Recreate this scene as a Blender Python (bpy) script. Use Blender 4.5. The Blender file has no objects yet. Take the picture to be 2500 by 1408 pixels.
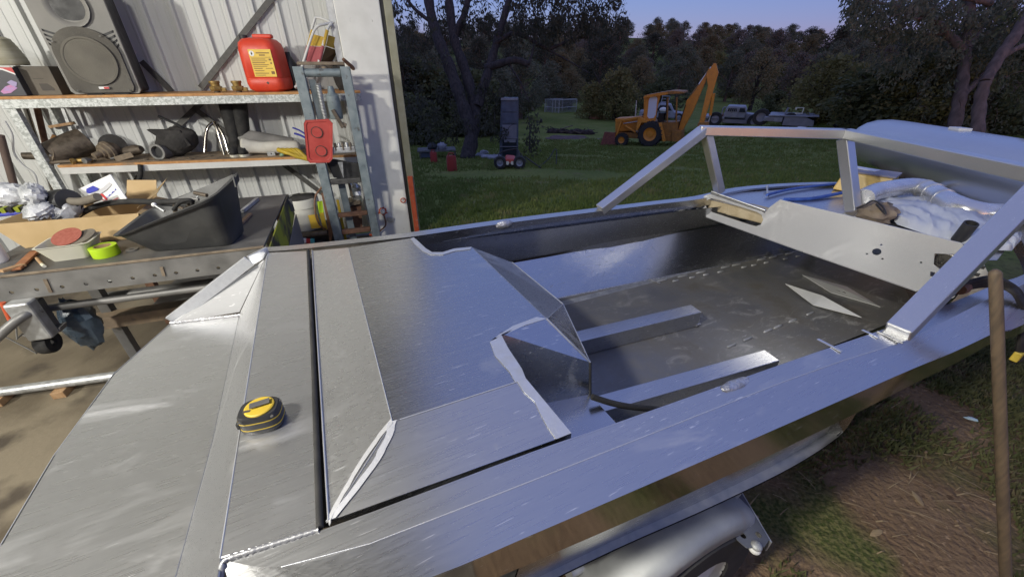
import bpy, bmesh, math, random
from mathutils import Vector as V, Matrix
from mathutils.geometry import tessellate_polygon
random.seed(7)
R = math.radians
sc = bpy.context.scene
col = sc.collection

# ---------------------------------------------------------------- camera, sky, lamps, exposure
CAM_H = 1.65
TILT = R(29.8)
cd = bpy.data.cameras.new('camera')
cd.sensor_width = 36.0
cd.lens = 36.0 * 942 / 2500
cd.clip_start = 0.02
cd.clip_end = 2000
cam = bpy.data.objects.new('camera', cd)
cam.location = (0, 0, CAM_H)
cam.rotation_euler = (R(90) - TILT, 0, 0)
col.objects.link(cam)
sc.camera = cam

w = bpy.data.worlds.new('World')
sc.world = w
w.use_nodes = True
nt = w.node_tree
bg = nt.nodes['Background']
sky = nt.nodes.new('ShaderNodeTexSky')
sky.sky_type = 'NISHITA'
sky.sun_disc = False
sky.sun_elevation = R(5)
sky.sun_rotation = R(180)
sky.altitude = 200
sky.dust_density = 0.5
sky.ozone_density = 3.0
# dusk: the low western glow of the Sky Texture over a lavender-blue sky, brightened overhead to lift the ambient light
def wnode(t): return nt.nodes.new(t)
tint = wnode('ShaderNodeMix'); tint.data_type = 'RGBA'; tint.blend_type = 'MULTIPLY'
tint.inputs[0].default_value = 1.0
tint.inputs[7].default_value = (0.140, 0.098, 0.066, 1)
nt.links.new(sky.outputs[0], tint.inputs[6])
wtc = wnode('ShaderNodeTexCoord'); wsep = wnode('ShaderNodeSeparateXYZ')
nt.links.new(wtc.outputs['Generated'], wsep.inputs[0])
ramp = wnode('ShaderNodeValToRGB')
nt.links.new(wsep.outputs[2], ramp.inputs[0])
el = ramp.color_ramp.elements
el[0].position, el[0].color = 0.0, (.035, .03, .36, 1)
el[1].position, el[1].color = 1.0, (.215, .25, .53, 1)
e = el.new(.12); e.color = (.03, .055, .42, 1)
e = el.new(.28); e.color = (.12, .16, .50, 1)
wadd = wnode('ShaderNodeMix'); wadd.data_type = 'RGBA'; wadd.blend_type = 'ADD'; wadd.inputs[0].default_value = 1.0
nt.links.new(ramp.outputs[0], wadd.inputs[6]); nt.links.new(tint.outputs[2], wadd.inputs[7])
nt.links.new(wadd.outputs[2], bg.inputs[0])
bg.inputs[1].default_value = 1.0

vs = sc.view_settings
vs.view_transform = 'Standard'
vs.look = 'None'
vs.exposure = 0.0
vs.gamma = 1.0
sc.render.engine = 'CYCLES'
sc.cycles.max_bounces = 6
sc.cycles.glossy_bounces = 4
sc.cycles.sample_clamp_indirect = 6.0
sc.cycles.use_denoising = True

LAMPS = [((-4.6, -2.2, 2.95), (-1.6, 3.4, 1.1), 240), ((-1.45, -0.45, 2.95), (-0.6, 0.9, 0.0), 92)]
for i, (p, aim, e) in enumerate(LAMPS):
    ld = bpy.data.lights.new('flood_lamp_light', 'AREA')
    ld.shape = 'RECTANGLE'
    ld.size, ld.size_y = 0.30, 0.22
    ld.energy = e
    ld.color = (1.0, 0.965, 0.885)
    lo = bpy.data.objects.new('flood_lamp_light', ld)
    lo.location = p
    lo.rotation_euler = (V(aim) - V(p)).to_track_quat('-Z', 'Y').to_euler()
    col.objects.link(lo)

# ---------------------------------------------------------------- helpers
CT, ST = math.cos(TILT), math.sin(TILT)
def ray(u, v):
    """direction of sight for a point measured on the photograph (2500 x 1408)"""
    dx, dy = (u - 1250) / 942.0, (704 - v) / 942.0
    return V((dx, CT + dy * ST, -ST + dy * CT))
def P(u, v, z):
    """survey a point that lies at height z"""
    r = ray(u, v)
    return V((0, 0, CAM_H)) + r * ((z - CAM_H) / r.z)
def L(u, v, t):
    """survey a point at depth t"""
    return V((0, 0, CAM_H)) + ray(u, v) * t
def PL(u, v, p, n):
    """survey a point on a plane"""
    r = ray(u, v); n = V(n)
    return V((0, 0, CAM_H)) + r * ((V(p) - V((0, 0, CAM_H))).dot(n) / r.dot(n))
W0, WD, WN = V((-2.06, 4.0, 0)), V((.944, .33, 0)).normalized(), V((.33, -.944, 0)).normalized()
def W(s, off, z):                      # shed wall frame: along the wall, out from it, up
    return W0 + WD * s + WN * off + V((0, 0, z))
def WP(u, v, off):
    return PL(u, v, W0 + WN * off, WN)
def WS(u, v, off):
    p = WP(u, v, off)
    return (p - W0).dot(WD), p.z
AX, AY = V((.898, .439, 0)), V((-.439, .898, 0))
def B(a, b, z):                        # boat frame: towards the bow, across, up
    return AX * a + AY * b + V((0, 0, z))
def sst(a, b, x):
    t = min(1, max(0, (x - a) / (b - a)))
    return t * t * (3 - 2 * t)
def tz(x, y):                          # the lie of the land
    d = max(0.0, y - 4.2)
    k = 0.122
    dr = k * d if d < 18 else k * 18 + .9 * (1 - math.exp(-(d - 18) / 7.4))
    dr *= 1 - .55 * sst(8, 17, x) * (1 - sst(25, 45, y))
    h = -dr
    if y > 72:
        h += (min(y, 230) - 72) * 0.098 * sst(72, 110, y) + 2.5 * math.sin(x * .02 + 1) * sst(90, 200, y)
    h += .04 * math.sin(x * 1.3 + y * .7) * sst(5, 9, y)
    return h
def G(u, v):
    r = ray(u, v); t = 1.0
    while t < 400:
        p = V((0, 0, CAM_H)) + r * t
        if p.z < tz(p.x, p.y):
            break
        t += 0.02 + t * .002
    return V((p.x, p.y, tz(p.x, p.y)))

class MB:
    def __init__(s):
        s.v, s.f = [], []
    def add(s, vs, fs):
        o = len(s.v)
        s.v += [V(q) for q in vs]
        s.f += [tuple(i + o for i in f) for f in fs]
        return s
    def box(s, c, size, rot=None, top=1.0):
        c = V(c); x, y, z = [k / 2 for k in size]
        pts = [V((i * x * (top if k > 0 else 1), j * y * (top if k > 0 else 1), k * z)) for k in (-1, 1) for i, j in ((-1, -1), (1, -1), (1, 1), (-1, 1))]
        if rot is not None:
            pts = [rot @ p for p in pts]
        return s.add([p + c for p in pts], [(3, 2, 1, 0), (4, 5, 6, 7), (0, 1, 5, 4), (1, 2, 6, 5), (2, 3, 7, 6), (3, 0, 4, 7)])
    def bar(s, p, q, w, h, up=(0, 0, 1)):
        p, q = V(p), V(q); d = (q - p); ln = d.length; d.normalize()
        x = d.cross(V(up)).normalized(); y = x.cross(d).normalized()
        m = Matrix((x, d, y)).transposed()
        return s.box((p + q) / 2, (w, ln, h), m)
    def tube(s, pts, r, n=8, cap=True):
        pts = [V(p) for p in pts]
        rs = r if isinstance(r, (list, tuple)) else [r] * len(pts)
        vs, fs = [], []
        ref = None
        for i, p in enumerate(pts):
            d = (pts[min(i + 1, len(pts) - 1)] - pts[max(i - 1, 0)])
            if d.length < 1e-9:
                d = V((0, 0, 1))
            d.normalize()
            if ref is None:
                ref = d.orthogonal().normalized()
            ref = (ref - d * ref.dot(d))
            ref = ref.normalized() if ref.length > 1e-6 else d.orthogonal().normalized()
            b = d.cross(ref)
            for k in range(n):
                a = 2 * math.pi * k / n
                vs.append(p + (ref * math.cos(a) + b * math.sin(a)) * rs[i])
        for i in range(len(pts) - 1):
            for k in range(n):
                k2 = (k + 1) % n
                fs.append((i * n + k, i * n + k2, (i + 1) * n + k2, (i + 1) * n + k))
        if cap:
            fs.append(tuple(reversed(range(n))))
            fs.append(tuple((len(pts) - 1) * n + k for k in range(n)))
        return s.add(vs, fs)
    def lathe(s, prof, o, axis=(0, 0, 1), n=20, caps=True):
        o, axis = V(o), V(axis).normalized()
        x = axis.orthogonal().normalized(); y = axis.cross(x)
        vs, fs = [], []
        for r, h in prof:
            for k in range(n):
                a = 2 * math.pi * k / n
                vs.append(o + axis * h + (x * math.cos(a) + y * math.sin(a)) * r)
        for i in range(len(prof) - 1):
            for k in range(n):
                k2 = (k + 1) % n
                fs.append((i * n + k, i * n + k2, (i + 1) * n + k2, (i + 1) * n + k))
        if caps:
            fs.append(tuple(reversed(range(n)))); fs.append(tuple((len(prof) - 1) * n + k for k in range(n)))
        return s.add(vs, fs)
    def prism(s, loop, vec):
        n = len(loop); vec = V(vec); loop = [V(p) for p in loop]
        nrm = V((0, 0, 0))
        for i in range(n):
            nrm += loop[i].cross(loop[(i + 1) % n])
        if nrm.dot(vec) > 0:
            loop = loop[::-1]
        fs = [tuple(range(n)), tuple(reversed(range(n, 2 * n)))]
        fs += [(i, i + n, (i + 1) % n + n, (i + 1) % n) for i in range(n)]
        return s.add(loop + [p + vec for p in loop], fs)
    def plate(s, outer, holes, o, ux, uy, thick):
        o, ux, uy = V(o), V(ux), V(uy); nn = ux.cross(uy).normalized() * thick
        loops = [[V((x, y, 0)) for x, y in q] for q in [outer] + list(holes)]
        flat = [p for q in loops for p in q]
        tri = tessellate_polygon(loops)
        w3 = [o + ux * p.x + uy * p.y for p in flat]; m = len(flat)
        fs = []
        for t in tri:
            a, b, c = t
            cr = (flat[b] - flat[a]).cross(flat[c] - flat[a]).z
            if cr < 0:
                t = (a, c, b)
            fs.append(tuple(i + m for i in t)); fs.append(tuple(reversed(t)))
        k = 0
        for q in loops:
            n = len(q)
            for i in range(n):
                fs.append((k + i, k + (i + 1) % n, m + k + (i + 1) % n, m + k + i))
            k += n
        return s.add(w3 + [p + nn for p in w3], fs)
    def ball(s, c, r, nu=12, nv=8, rot=None, jit=0.0):
        c = V(c); r = V(r) if isinstance(r, (tuple, list, V)) else V((r, r, r))
        vs, fs = [], []
        for i in range(nv + 1):
            t = math.pi * i / nv
            for k in range(nu):
                a = 2 * math.pi * k / nu
                d = V((math.sin(t) * math.cos(a), math.sin(t) * math.sin(a), math.cos(t)))
                j = 1 + random.uniform(-jit, jit) if 0 < i < nv else 1
                p = V((d.x * r.x, d.y * r.y, d.z * r.z)) * j
                vs.append(c + (rot @ p if rot is not None else p))
        for i in range(nv):
            for k in range(nu):
                k2 = (k + 1) % nu
                fs.append((i * nu + k, (i + 1) * nu + k, (i + 1) * nu + k2, i * nu + k2))
        return s.add(vs, fs)
    def build(s, name, m, parent=None, smooth=None, bevel=0.0, bseg=2, origin=None, clean=False):
        if parent is None:
            if origin is None:
                lo = V([min(p[i] for p in s.v) for i in range(3)]); hi = V([max(p[i] for p in s.v) for i in range(3)])
                origin = V(((lo.x + hi.x) / 2, (lo.y + hi.y) / 2, lo.z))
        else:
            origin = ROOT[parent]
        me = bpy.data.meshes.new(name)
        me.from_pydata([tuple(p - origin) for p in s.v], [], s.f)
        if clean:
            bm = bmesh.new(); bm.from_mesh(me)
            bmesh.ops.remove_doubles(bm, verts=bm.verts, dist=1e-5)
            bmesh.ops.recalc_face_normals(bm, faces=bm.faces)
            bm.to_mesh(me); bm.free()
        me.update()
        me.materials.append(m)
        if smooth is not None:
            me.shade_smooth()
            me.set_sharp_from_angle(angle=R(smooth))
        o = bpy.data.objects.new(name, me)
        col.objects.link(o)
        if parent is None:
            o.location = origin
        else:
            o.parent = parent
        ROOT[o] = V(origin)
        if bevel:
            b = o.modifiers.new('bevel', 'BEVEL')
            b.width = bevel; b.segments = bseg; b.limit_method = 'ANGLE'; b.angle_limit = R(35)
        return o
ROOT = {}
def tag(o, label, cat, group=None):
    o['label'] = label; o['category'] = cat
    if group:
        o['group'] = group
    return o
def thing(name, loc, label, cat, group=None):
    o = bpy.data.objects.new(name, None)
    o.empty_display_size = .1
    o.location = loc
    col.objects.link(o)
    ROOT[o] = V(loc)
    return tag(o, label, cat, group)
def kind(o, k):
    o['kind'] = k
    return o
def kids(o):
    return [c for c in bpy.data.objects if c.parent == o]
def copy_tree(o, parent=None, children=None):
    c = o.copy(); col.objects.link(c); ROOT[c] = ROOT[o]
    if parent is not None:
        c.parent = parent
    for ch in (children[o] if children else kids(o)):
        copy_tree(ch, c, None)
    return c
def circ(cx, cy, r, n=16):
    return [(cx + r * math.cos(2 * math.pi * i / n), cy + r * math.sin(2 * math.pi * i / n)) for i in range(n)]
def rrect(x0, y0, x1, y1, r, n=5):
    pts = []
    for cx, cy, a0 in ((x1 - r, y1 - r, 0), (x0 + r, y1 - r, 90), (x0 + r, y0 + r, 180), (x1 - r, y0 + r, 270)):
        for i in range(n + 1):
            a = R(a0 + 90 * i / n); pts.append((cx + r * math.cos(a), cy + r * math.sin(a)))
    return pts
def spline(pts, n=6):
    pts = [V(p) for p in pts]; out = []
    for i in range(len(pts) - 1):
        p0, p1, p2, p3 = pts[max(i - 1, 0)], pts[i], pts[i + 1], pts[min(i + 2, len(pts) - 1)]
        for k in range(n):
            t = k / n
            out.append(.5 * ((2 * p1) + (p2 - p0) * t + (2 * p0 - 5 * p1 + 4 * p2 - p3) * t * t + (3 * p1 - p0 - 3 * p2 + p3) * t ** 3))
    return out + [pts[-1]]

# ---------------------------------------------------------------- materials
def mat(name, c1, c2=None, scale=8.0, rough=.6, rough2=None, metal=0.0, bump=0.0, bscale=None, stretch=(1, 1, 1), lo=.35, hi=.65, detail=6, c3=None, s3=40, a3=.5, dist=0.0):
    m = bpy.data.materials.new(name)
    m.use_nodes = True
    t = m.node_tree; b = t.nodes['Principled BSDF']
    N, K = t.nodes.new, t.links.new
    c2 = c2 or c1
    tc = N('ShaderNodeTexCoord'); mp = N('ShaderNodeMapping')
    mp.inputs['Scale'].default_value = stretch
    K(tc.outputs['Object'], mp.inputs[0])
    no = N('ShaderNodeTexNoise'); no.inputs['Scale'].default_value = scale; no.inputs['Detail'].default_value = detail
    no.inputs['Distortion'].default_value = dist
    K(mp.outputs[0], no.inputs['Vector'])
    rp = N('ShaderNodeMapRange'); rp.inputs[1].default_value = lo; rp.inputs[2].default_value = hi
    K(no.outputs[0], rp.inputs[0])
    mx = N('ShaderNodeMix'); mx.data_type = 'RGBA'
    mx.inputs[6].default_value = (*c1, 1); mx.inputs[7].default_value = (*c2, 1)
    K(rp.outputs[0], mx.inputs[0])
    out = mx.outputs[2]
    if c3:
        n3 = N('ShaderNodeTexNoise'); n3.inputs['Scale'].default_value = s3; n3.inputs['Detail'].default_value = 4
        K(tc.outputs['Object'], n3.inputs['Vector'])
        r3 = N('ShaderNodeMapRange'); r3.inputs[1].default_value = a3; r3.inputs[2].default_value = a3 + .12
        K(n3.outputs[0], r3.inputs[0])
        m3 = N('ShaderNodeMix'); m3.data_type = 'RGBA'
        K(r3.outputs[0], m3.inputs[0]); K(out, m3.inputs[6]); m3.inputs[7].default_value = (*c3, 1)
        out = m3.outputs[2]
    K(out, b.inputs['Base Color'])
    b.inputs['Metallic'].default_value = metal
    if rough2 is None:
        b.inputs['Roughness'].default_value = rough
    else:
        rr = N('ShaderNodeMapRange'); rr.inputs[1].default_value = lo; rr.inputs[2].default_value = hi
        rr.inputs[3].default_value = rough; rr.inputs[4].default_value = rough2
        K(no.outputs[0], rr.inputs[0]); K(rr.outputs[0], b.inputs['Roughness'])
    if bump:
        nb = N('ShaderNodeTexNoise'); nb.inputs['Scale'].default_value = bscale or scale * 4; nb.inputs['Detail'].default_value = 5
        K(mp.outputs[0], nb.inputs['Vector'])
        bp = N('ShaderNodeBump'); bp.inputs['Strength'].default_value = bump; bp.inputs['Distance'].default_value = .01
        K(nb.outputs[0], bp.inputs['Height']); K(bp.outputs[0], b.inputs['Normal'])
    return m
def alu(name, base=.58, r=.20, smear=.5, dirt=None, dirt_at=.6, seed=0.0, met=1.0, scratch=.5):
    """mill finish aluminium sheet: fine grain along the hull, sparse wiped smears, scratches"""
    m = bpy.data.materials.new(name)
    m.use_nodes = True
    t = m.node_tree; b = t.nodes['Principled BSDF']
    N, K = t.nodes.new, t.links.new
    tc = N('ShaderNodeTexCoord')
    mp = N('ShaderNodeMapping'); mp.inputs['Rotation'].default_value = (0, 0, R(-26)); mp.inputs['Location'].default_value = (seed, seed * .7, 0)
    K(tc.outputs['Object'], mp.inputs[0])
    def noise(scale, stretch=(1, 1, 1), rot=0.0, detail=5, rough=.55, dist=0.0):
        st = N('ShaderNodeMapping'); st.inputs['Scale'].default_value = stretch; st.inputs['Rotation'].default_value = (0, 0, R(rot))
        K(mp.outputs[0], st.inputs[0])
        n = N('ShaderNodeTexNoise'); n.inputs['Scale'].default_value = scale; n.inputs['Detail'].default_value = detail
        n.inputs['Roughness'].default_value = rough; n.inputs['Distortion'].default_value = dist
        K(st.outputs[0], n.inputs['Vector']); return n.outputs[0]
    def rng(x, a, b_, c=0.0, d=1.0):
        q = N('ShaderNodeMapRange'); q.inputs[1].default_value = a; q.inputs[2].default_value = b_; q.inputs[3].default_value = c; q.inputs[4].default_value = d
        K(x, q.inputs[0]); return q.outputs[0]
    def math_(op, x, y):
        q = N('ShaderNodeMath'); q.operation = op
        for i, k in enumerate((x, y)):
            if isinstance(k, float): q.inputs[i].default_value = k
            else: K(k, q.inputs[i])
        return q.outputs[0]
    def mix(f, c1, c2):
        q = N('ShaderNodeMix'); q.data_type = 'RGBA'; K(f, q.inputs[0])
        for c, i in ((c1, 6), (c2, 7)):
            if isinstance(c, tuple): q.inputs[i].default_value = (*c, 1)
            else: K(c, q.inputs[i])
        return q.outputs[2]
    grain = noise(9, (1, 30, 30), detail=3)
    wipe = noise(3.2, (1, 2.4, 1.5), 20, 8, .62, .8)            # wiped, hand-smeared zones
    gate = noise(1.3, detail=2)
    smr = math_('MULTIPLY', rng(wipe, .56, .70), rng(gate, .42, .60))
    fing = math_('MULTIPLY', rng(noise(38, (1, 1.5, 1), 40, 2), .66, .72), rng(noise(2.1, detail=2), .52, .6))   # finger marks
    s1 = rng(noise(5, (2.5, 60, 20), 31, 2), .715, .74)
    s2 = rng(noise(4, (3, 70, 20), -48, 2), .725, .75)
    s3 = math_('MULTIPLY', rng(noise(26, (1, 9, 5), 12, 2), .68, .72), rng(gate, .5, .56))
    scr = math_('MAXIMUM', math_('MAXIMUM', s1, s2), s3)
    ro = math_('ADD', rng(grain, .3, .7, r - .03, r + .04), math_('MULTIPLY', smr, .16 * smear))
    ro = math_('ADD', ro, math_('MULTIPLY', fing, .12))
    K(ro, b.inputs['Roughness'])
    lowf = noise(.9, detail=3)
    c = mix(rng(lowf, .3, .7), (base * .95, base * .955, base * .97), (base * 1.04, base * 1.045, base * 1.05))
    c = mix(rng(grain, .35, .7, 0, .3), c, (base * 1.15, base * 1.15, base * 1.15))
    c = mix(math_('MULTIPLY', smr, .35 * smear), c, (min(.9, base * 1.3), min(.9, base * 1.3), min(.9, base * 1.3)))
    c = mix(math_('MULTIPLY', scr, scratch), c, (.9, .9, .9))
    mo = rng(smr, 0, 1, met, met * (1 - .22 * smear))
    mo = math_('SUBTRACT', mo, math_('MULTIPLY', scr, .35 * scratch))
    if dirt:
        dr = rng(noise(3.2, detail=9, rough=.7), dirt_at - .12, dirt_at + .12)
        d2 = math_('MULTIPLY', rng(noise(5, (1, 2.2, 1), 35, 9, .74, 1.6), .54, .66), rng(gate, .40, .55))
        c = mix(dr, c, dirt); c = mix(math_('MULTIPLY', d2, .75), c, (.42, .41, .37))
        q = N('ShaderNodeMath'); q.operation = 'SUBTRACT'; q.use_clamp = True
        K(mo, q.inputs[0]); K(math_('MULTIPLY', math_('MAXIMUM', dr, d2), .7), q.inputs[1]); mo = q.outputs[0]
    K(c, b.inputs['Base Color']); K(mo, b.inputs['Metallic'])
    bp = N('ShaderNodeBump'); bp.inputs['Strength'].default_value = .04; bp.inputs['Distance'].default_value = .001
    K(grain, bp.inputs['Height']); K(bp.outputs[0], b.inputs['Normal'])
    return m
M = {}
M['alu'] = alu('aluminium_deck', .60, .29, .9, met=.90)
M['alu_top'] = alu('aluminium_hatch', .48, .27, 1.0, seed=2, met=.985)
M['alu_bar'] = alu('aluminium_bar', .60, .33, .4, seed=17, met=.92)
M['alu2'] = alu('aluminium_rail', .53, .29, 1.0, seed=3, met=.94)
M['alu3'] = alu('aluminium_hull', .52, .24, .7, seed=5)
M['alu_mirror'] = alu('aluminium_hull_side', .50, .08, .1, seed=6)
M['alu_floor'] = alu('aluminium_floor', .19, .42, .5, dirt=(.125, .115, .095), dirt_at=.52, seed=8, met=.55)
M['alu_dash'] = alu('aluminium_dash', .76, .32, 1.0, seed=11, met=.74)
M['alu_dull'] = alu('aluminium_gusset', .42, .45, .3, seed=14, met=.5)
M['weld'] = mat('weld_metal', (.66, .66, .67), (.36, .36, .38), 60, .3, .55, .9, .6, 120)
M['brush'] = mat('linished_metal', (.66, .67, .69), (.54, .55, .57), 30, .36, .5, .8, .06, 150)
M['galv'] = mat('galvanised_steel', (.42, .43, .43), (.58, .59, .59), 30, .38, .6, .75, .05, 60)
M['galv_lip'] = mat('spangled_galvanised', (.36, .38, .36), (.66, .68, .66), 45, .5, .6, .25, 0, dist=1.0, lo=.4, hi=.6)
M['guard'] = mat('dull_galvanised', (.30, .31, .305), (.40, .41, .405), 9, .5, .66, .5, .04, 80, c3=(.35, .34, .32), s3=14, a3=.62)
M['black'] = mat('black_plastic', (.018, .018, .019), (.03, .03, .031), 20, .45, .6, bump=.05)
M['rubber'] = mat('black_rubber', (.012, .012, .012), (.03, .028, .026), 25, .8)
M['tubpl'] = mat('grey_black_plastic', (.045, .046, .047), (.08, .08, .076), 7, .42, .6, bump=.05, bscale=60)
M['white'] = mat('white_paint', (.66, .66, .63), (.58, .58, .55), 6, .45)
M['wallp'] = mat('cream_wall_sheet', (.56, .57, .555), (.60, .61, .595), 3, .42, .5, stretch=(1, 1, .3), c3=(.47, .47, .43), s3=5, a3=.66)
M['post'] = mat('white_post_paint', (.76, .755, .70), (.68, .675, .62), 7, .45, c3=(.38, .36, .31), s3=22, a3=.70)
M['steel'] = mat('dark_mill_steel', (.10, .098, .095), (.17, .165, .155), 9, .45, .65, .5, .05, 60, c3=(.22, .17, .12), s3=7, a3=.66)
M['steelL'] = mat('grey_steel', (.17, .168, .162), (.23, .225, .215), 11, .45, .6, .4, .03, 80, c3=(.25, .19, .13), s3=5, a3=.67)
M['rust'] = mat('rusty_steel', (.13, .065, .04), (.21, .11, .065), 25, .8, bump=.2)
M['board'] = mat('orange_particle_board', (.42, .20, .07), (.55, .29, .11), 30, .7, c3=(.26, .18, .11), s3=9, a3=.6)
M['dustboard'] = mat('dusty_board', (.22, .17, .12), (.34, .25, .16), 14, .8, c3=(.16, .13, .10), s3=20, a3=.6)
M['darkbar'] = mat('dark_brace_steel', (.07, .068, .066), (.11, .108, .10), 30, .5, .6, .4)
M['concrete'] = mat('stained_concrete', (.10, .078, .05), (.21, .175, .12), 1.9, .6, .85, bump=.25, bscale=40, detail=11, c3=(.07, .055, .038), s3=3.1, a3=.54, lo=.38, hi=.62, dist=.5)
M['card'] = mat('brown_cardboard', (.44, .31, .15), (.50, .36, .19), 8, .8)
M['carddk'] = mat('grey_carton', (.12, .105, .085), (.16, .14, .11), 8, .75)
M['red'] = mat('red_plastic', (.62, .045, .02), (.72, .07, .03), 8, .4, .5, c3=(.42, .04, .025), s3=6, a3=.62)
M['redtray'] = mat('red_tray_paint', (.42, .05, .04), (.50, .075, .06), 12, .45)
M['redpr'] = mat('red_print', (.55, .05, .05), None, 5, .5)
M['yellow'] = mat('yellow_paint', (.56, .39, .03), (.44, .31, .03), 15, .55)
M['label'] = mat('yellow_label', (.78, .53, .06), (.70, .46, .05), 10, .5)
M['print'] = mat('dark_print', (.06, .05, .04), None, 5, .6)
M['whitepr'] = mat('white_print', (.78, .78, .76), None, 5, .5)
M['bluepr'] = mat('blue_print', (.05, .06, .38), None, 5, .5)
M['brass'] = mat('dull_brass', (.40, .27, .09), (.26, .17, .06), 30, .45, .6, .6)
M['clutter'] = mat('greasy_metal', (.075, .06, .045), (.16, .13, .10), 25, .5, .7, .5, .2)
M['dust'] = mat('dusty_brown_metal', (.16, .125, .09), (.26, .21, .15), 25, .6, .8, .3, .2)
M['press'] = mat('blue_grey_press_paint', (.16, .20, .215), (.25, .29, .30), 16, .5, .65, .2, .06, 60, c3=(.09, .085, .08), s3=26, a3=.62)
M['cloth'] = mat('cream_cloth', (.62, .60, .53), (.50, .48, .42), 9, .9, bump=.4, bscale=30)
M['greycloth'] = mat('grey_cloth', (.17, .165, .155), (.24, .23, .215), 9, .9, bump=.3)
M['blackcloth'] = mat('black_cloth', (.022, .02, .019), (.045, .042, .04), 12, .85, bump=.5)
M['sheet'] = mat('white_plastic_sheet', (.52, .54, .56), (.44, .46, .49), 7, .35, .5, bump=.15, bscale=14)
M['clear'] = mat('crumpled_clear_plastic', (.62, .63, .65), (.30, .31, .32), 16, .12, .35, bump=.9, bscale=26)
M['chrome'] = mat('chrome_tube', (.45, .42, .37), (.25, .23, .2), 14, .12, .3, 1.0)
M['foil'] = mat('silver_duct_foil', (.74, .74, .73), (.62, .62, .62), 9, .24, .34, .72, .05, 30, stretch=(1, 1, 1))
M['lime'] = mat('lime_tape', (.42, .62, .01), (.36, .55, .01), 10, .5)
M['tray'] = mat('stained_white_tray', (.55, .53, .43), (.62, .60, .50), 9, .6, c3=(.42, .44, .14), s3=12, a3=.6)
M['disc'] = mat('red_brown_abrasive', (.26, .07, .045), (.32, .10, .07), 80, .9)
M['wood'] = mat('weathered_wood', (.30, .17, .08), (.40, .26, .14), 12, .75, stretch=(4, 4, 1))
M['polewood'] = mat('grubby_pole_wood', (.13, .092, .056), (.08, .058, .038), 14, .7, stretch=(6, 6, .6), c3=(.07, .045, .03), s3=7, a3=.6, bump=.1)
M['orange'] = mat('orange_machine_paint', (.62, .25, .025), (.54, .21, .025), 6, .5, c3=(.26, .12, .04), s3=9, a3=.64)
M['orangedk'] = mat('grubby_orange_paint', (.38, .17, .03), (.25, .12, .03), 7, .6)
M['glass'] = mat('pale_cab_glass', (.62, .66, .74), None, 5, .15)
M['tyre'] = mat('tractor_tyre_rubber', (.018, .018, .019), (.035, .033, .031), 14, .85)
M['bark'] = mat('gum_bark', (.018, .015, .014), (.055, .045, .040), 6, .9, stretch=(3, 3, .5), bump=.5, bscale=20)
M['barkL'] = mat('pale_gum_bark', (.17, .118, .095), (.085, .06, .05), 4, .9, stretch=(2, 2, .5), bump=.4, bscale=18)
def leaf(name, c1, c2, c3, sc_=.55, s3=1.6, tr=.42):
    m = mat(name, c1, c2, sc_, .75, c3=c3, s3=s3, a3=.55, lo=.3, hi=.7)
    t = m.node_tree; b = t.nodes['Principled BSDF']
    tl = t.nodes.new('ShaderNodeBsdfTranslucent'); mx = t.nodes.new('ShaderNodeMixShader')
    mx.inputs[0].default_value = tr
    src = b.inputs['Base Color'].links[0].from_socket
    t.links.new(src, tl.inputs[0])
    t.links.new(b.outputs[0], mx.inputs[1]); t.links.new(tl.outputs[0], mx.inputs[2])
    t.links.new(mx.outputs[0], t.nodes['Material Output'].inputs[0])
    return m
M['leafA'] = leaf('dark_gum_leaves', (0.048, 0.051, 0.032), (0.088, 0.085, 0.051), (0.120, 0.107, 0.071))
M['leafB'] = leaf('olive_leaves', (0.151, 0.138, 0.043), (0.259, 0.223, 0.076), (0.284, 0.223, 0.089))
M['leafC'] = leaf('rusty_brown_leaves', (0.183, 0.144, 0.067), (0.250, 0.201, 0.098), (0.213, 0.189, 0.098))
M['leafD'] = leaf('grey_green_leaves', (0.116, 0.120, 0.073), (0.189, 0.189, 0.112), (0.220, 0.195, 0.128))
M['leafE'] = leaf('mauve_brown_leaves', (0.171, 0.137, 0.100), (0.220, 0.173, 0.134), (0.165, 0.144, 0.088))
M['leafF'] = leaf('deep_green_shrub_leaves', (0.076, 0.084, 0.032), (0.128, 0.135, 0.054), (0.160, 0.146, 0.063))

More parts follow.
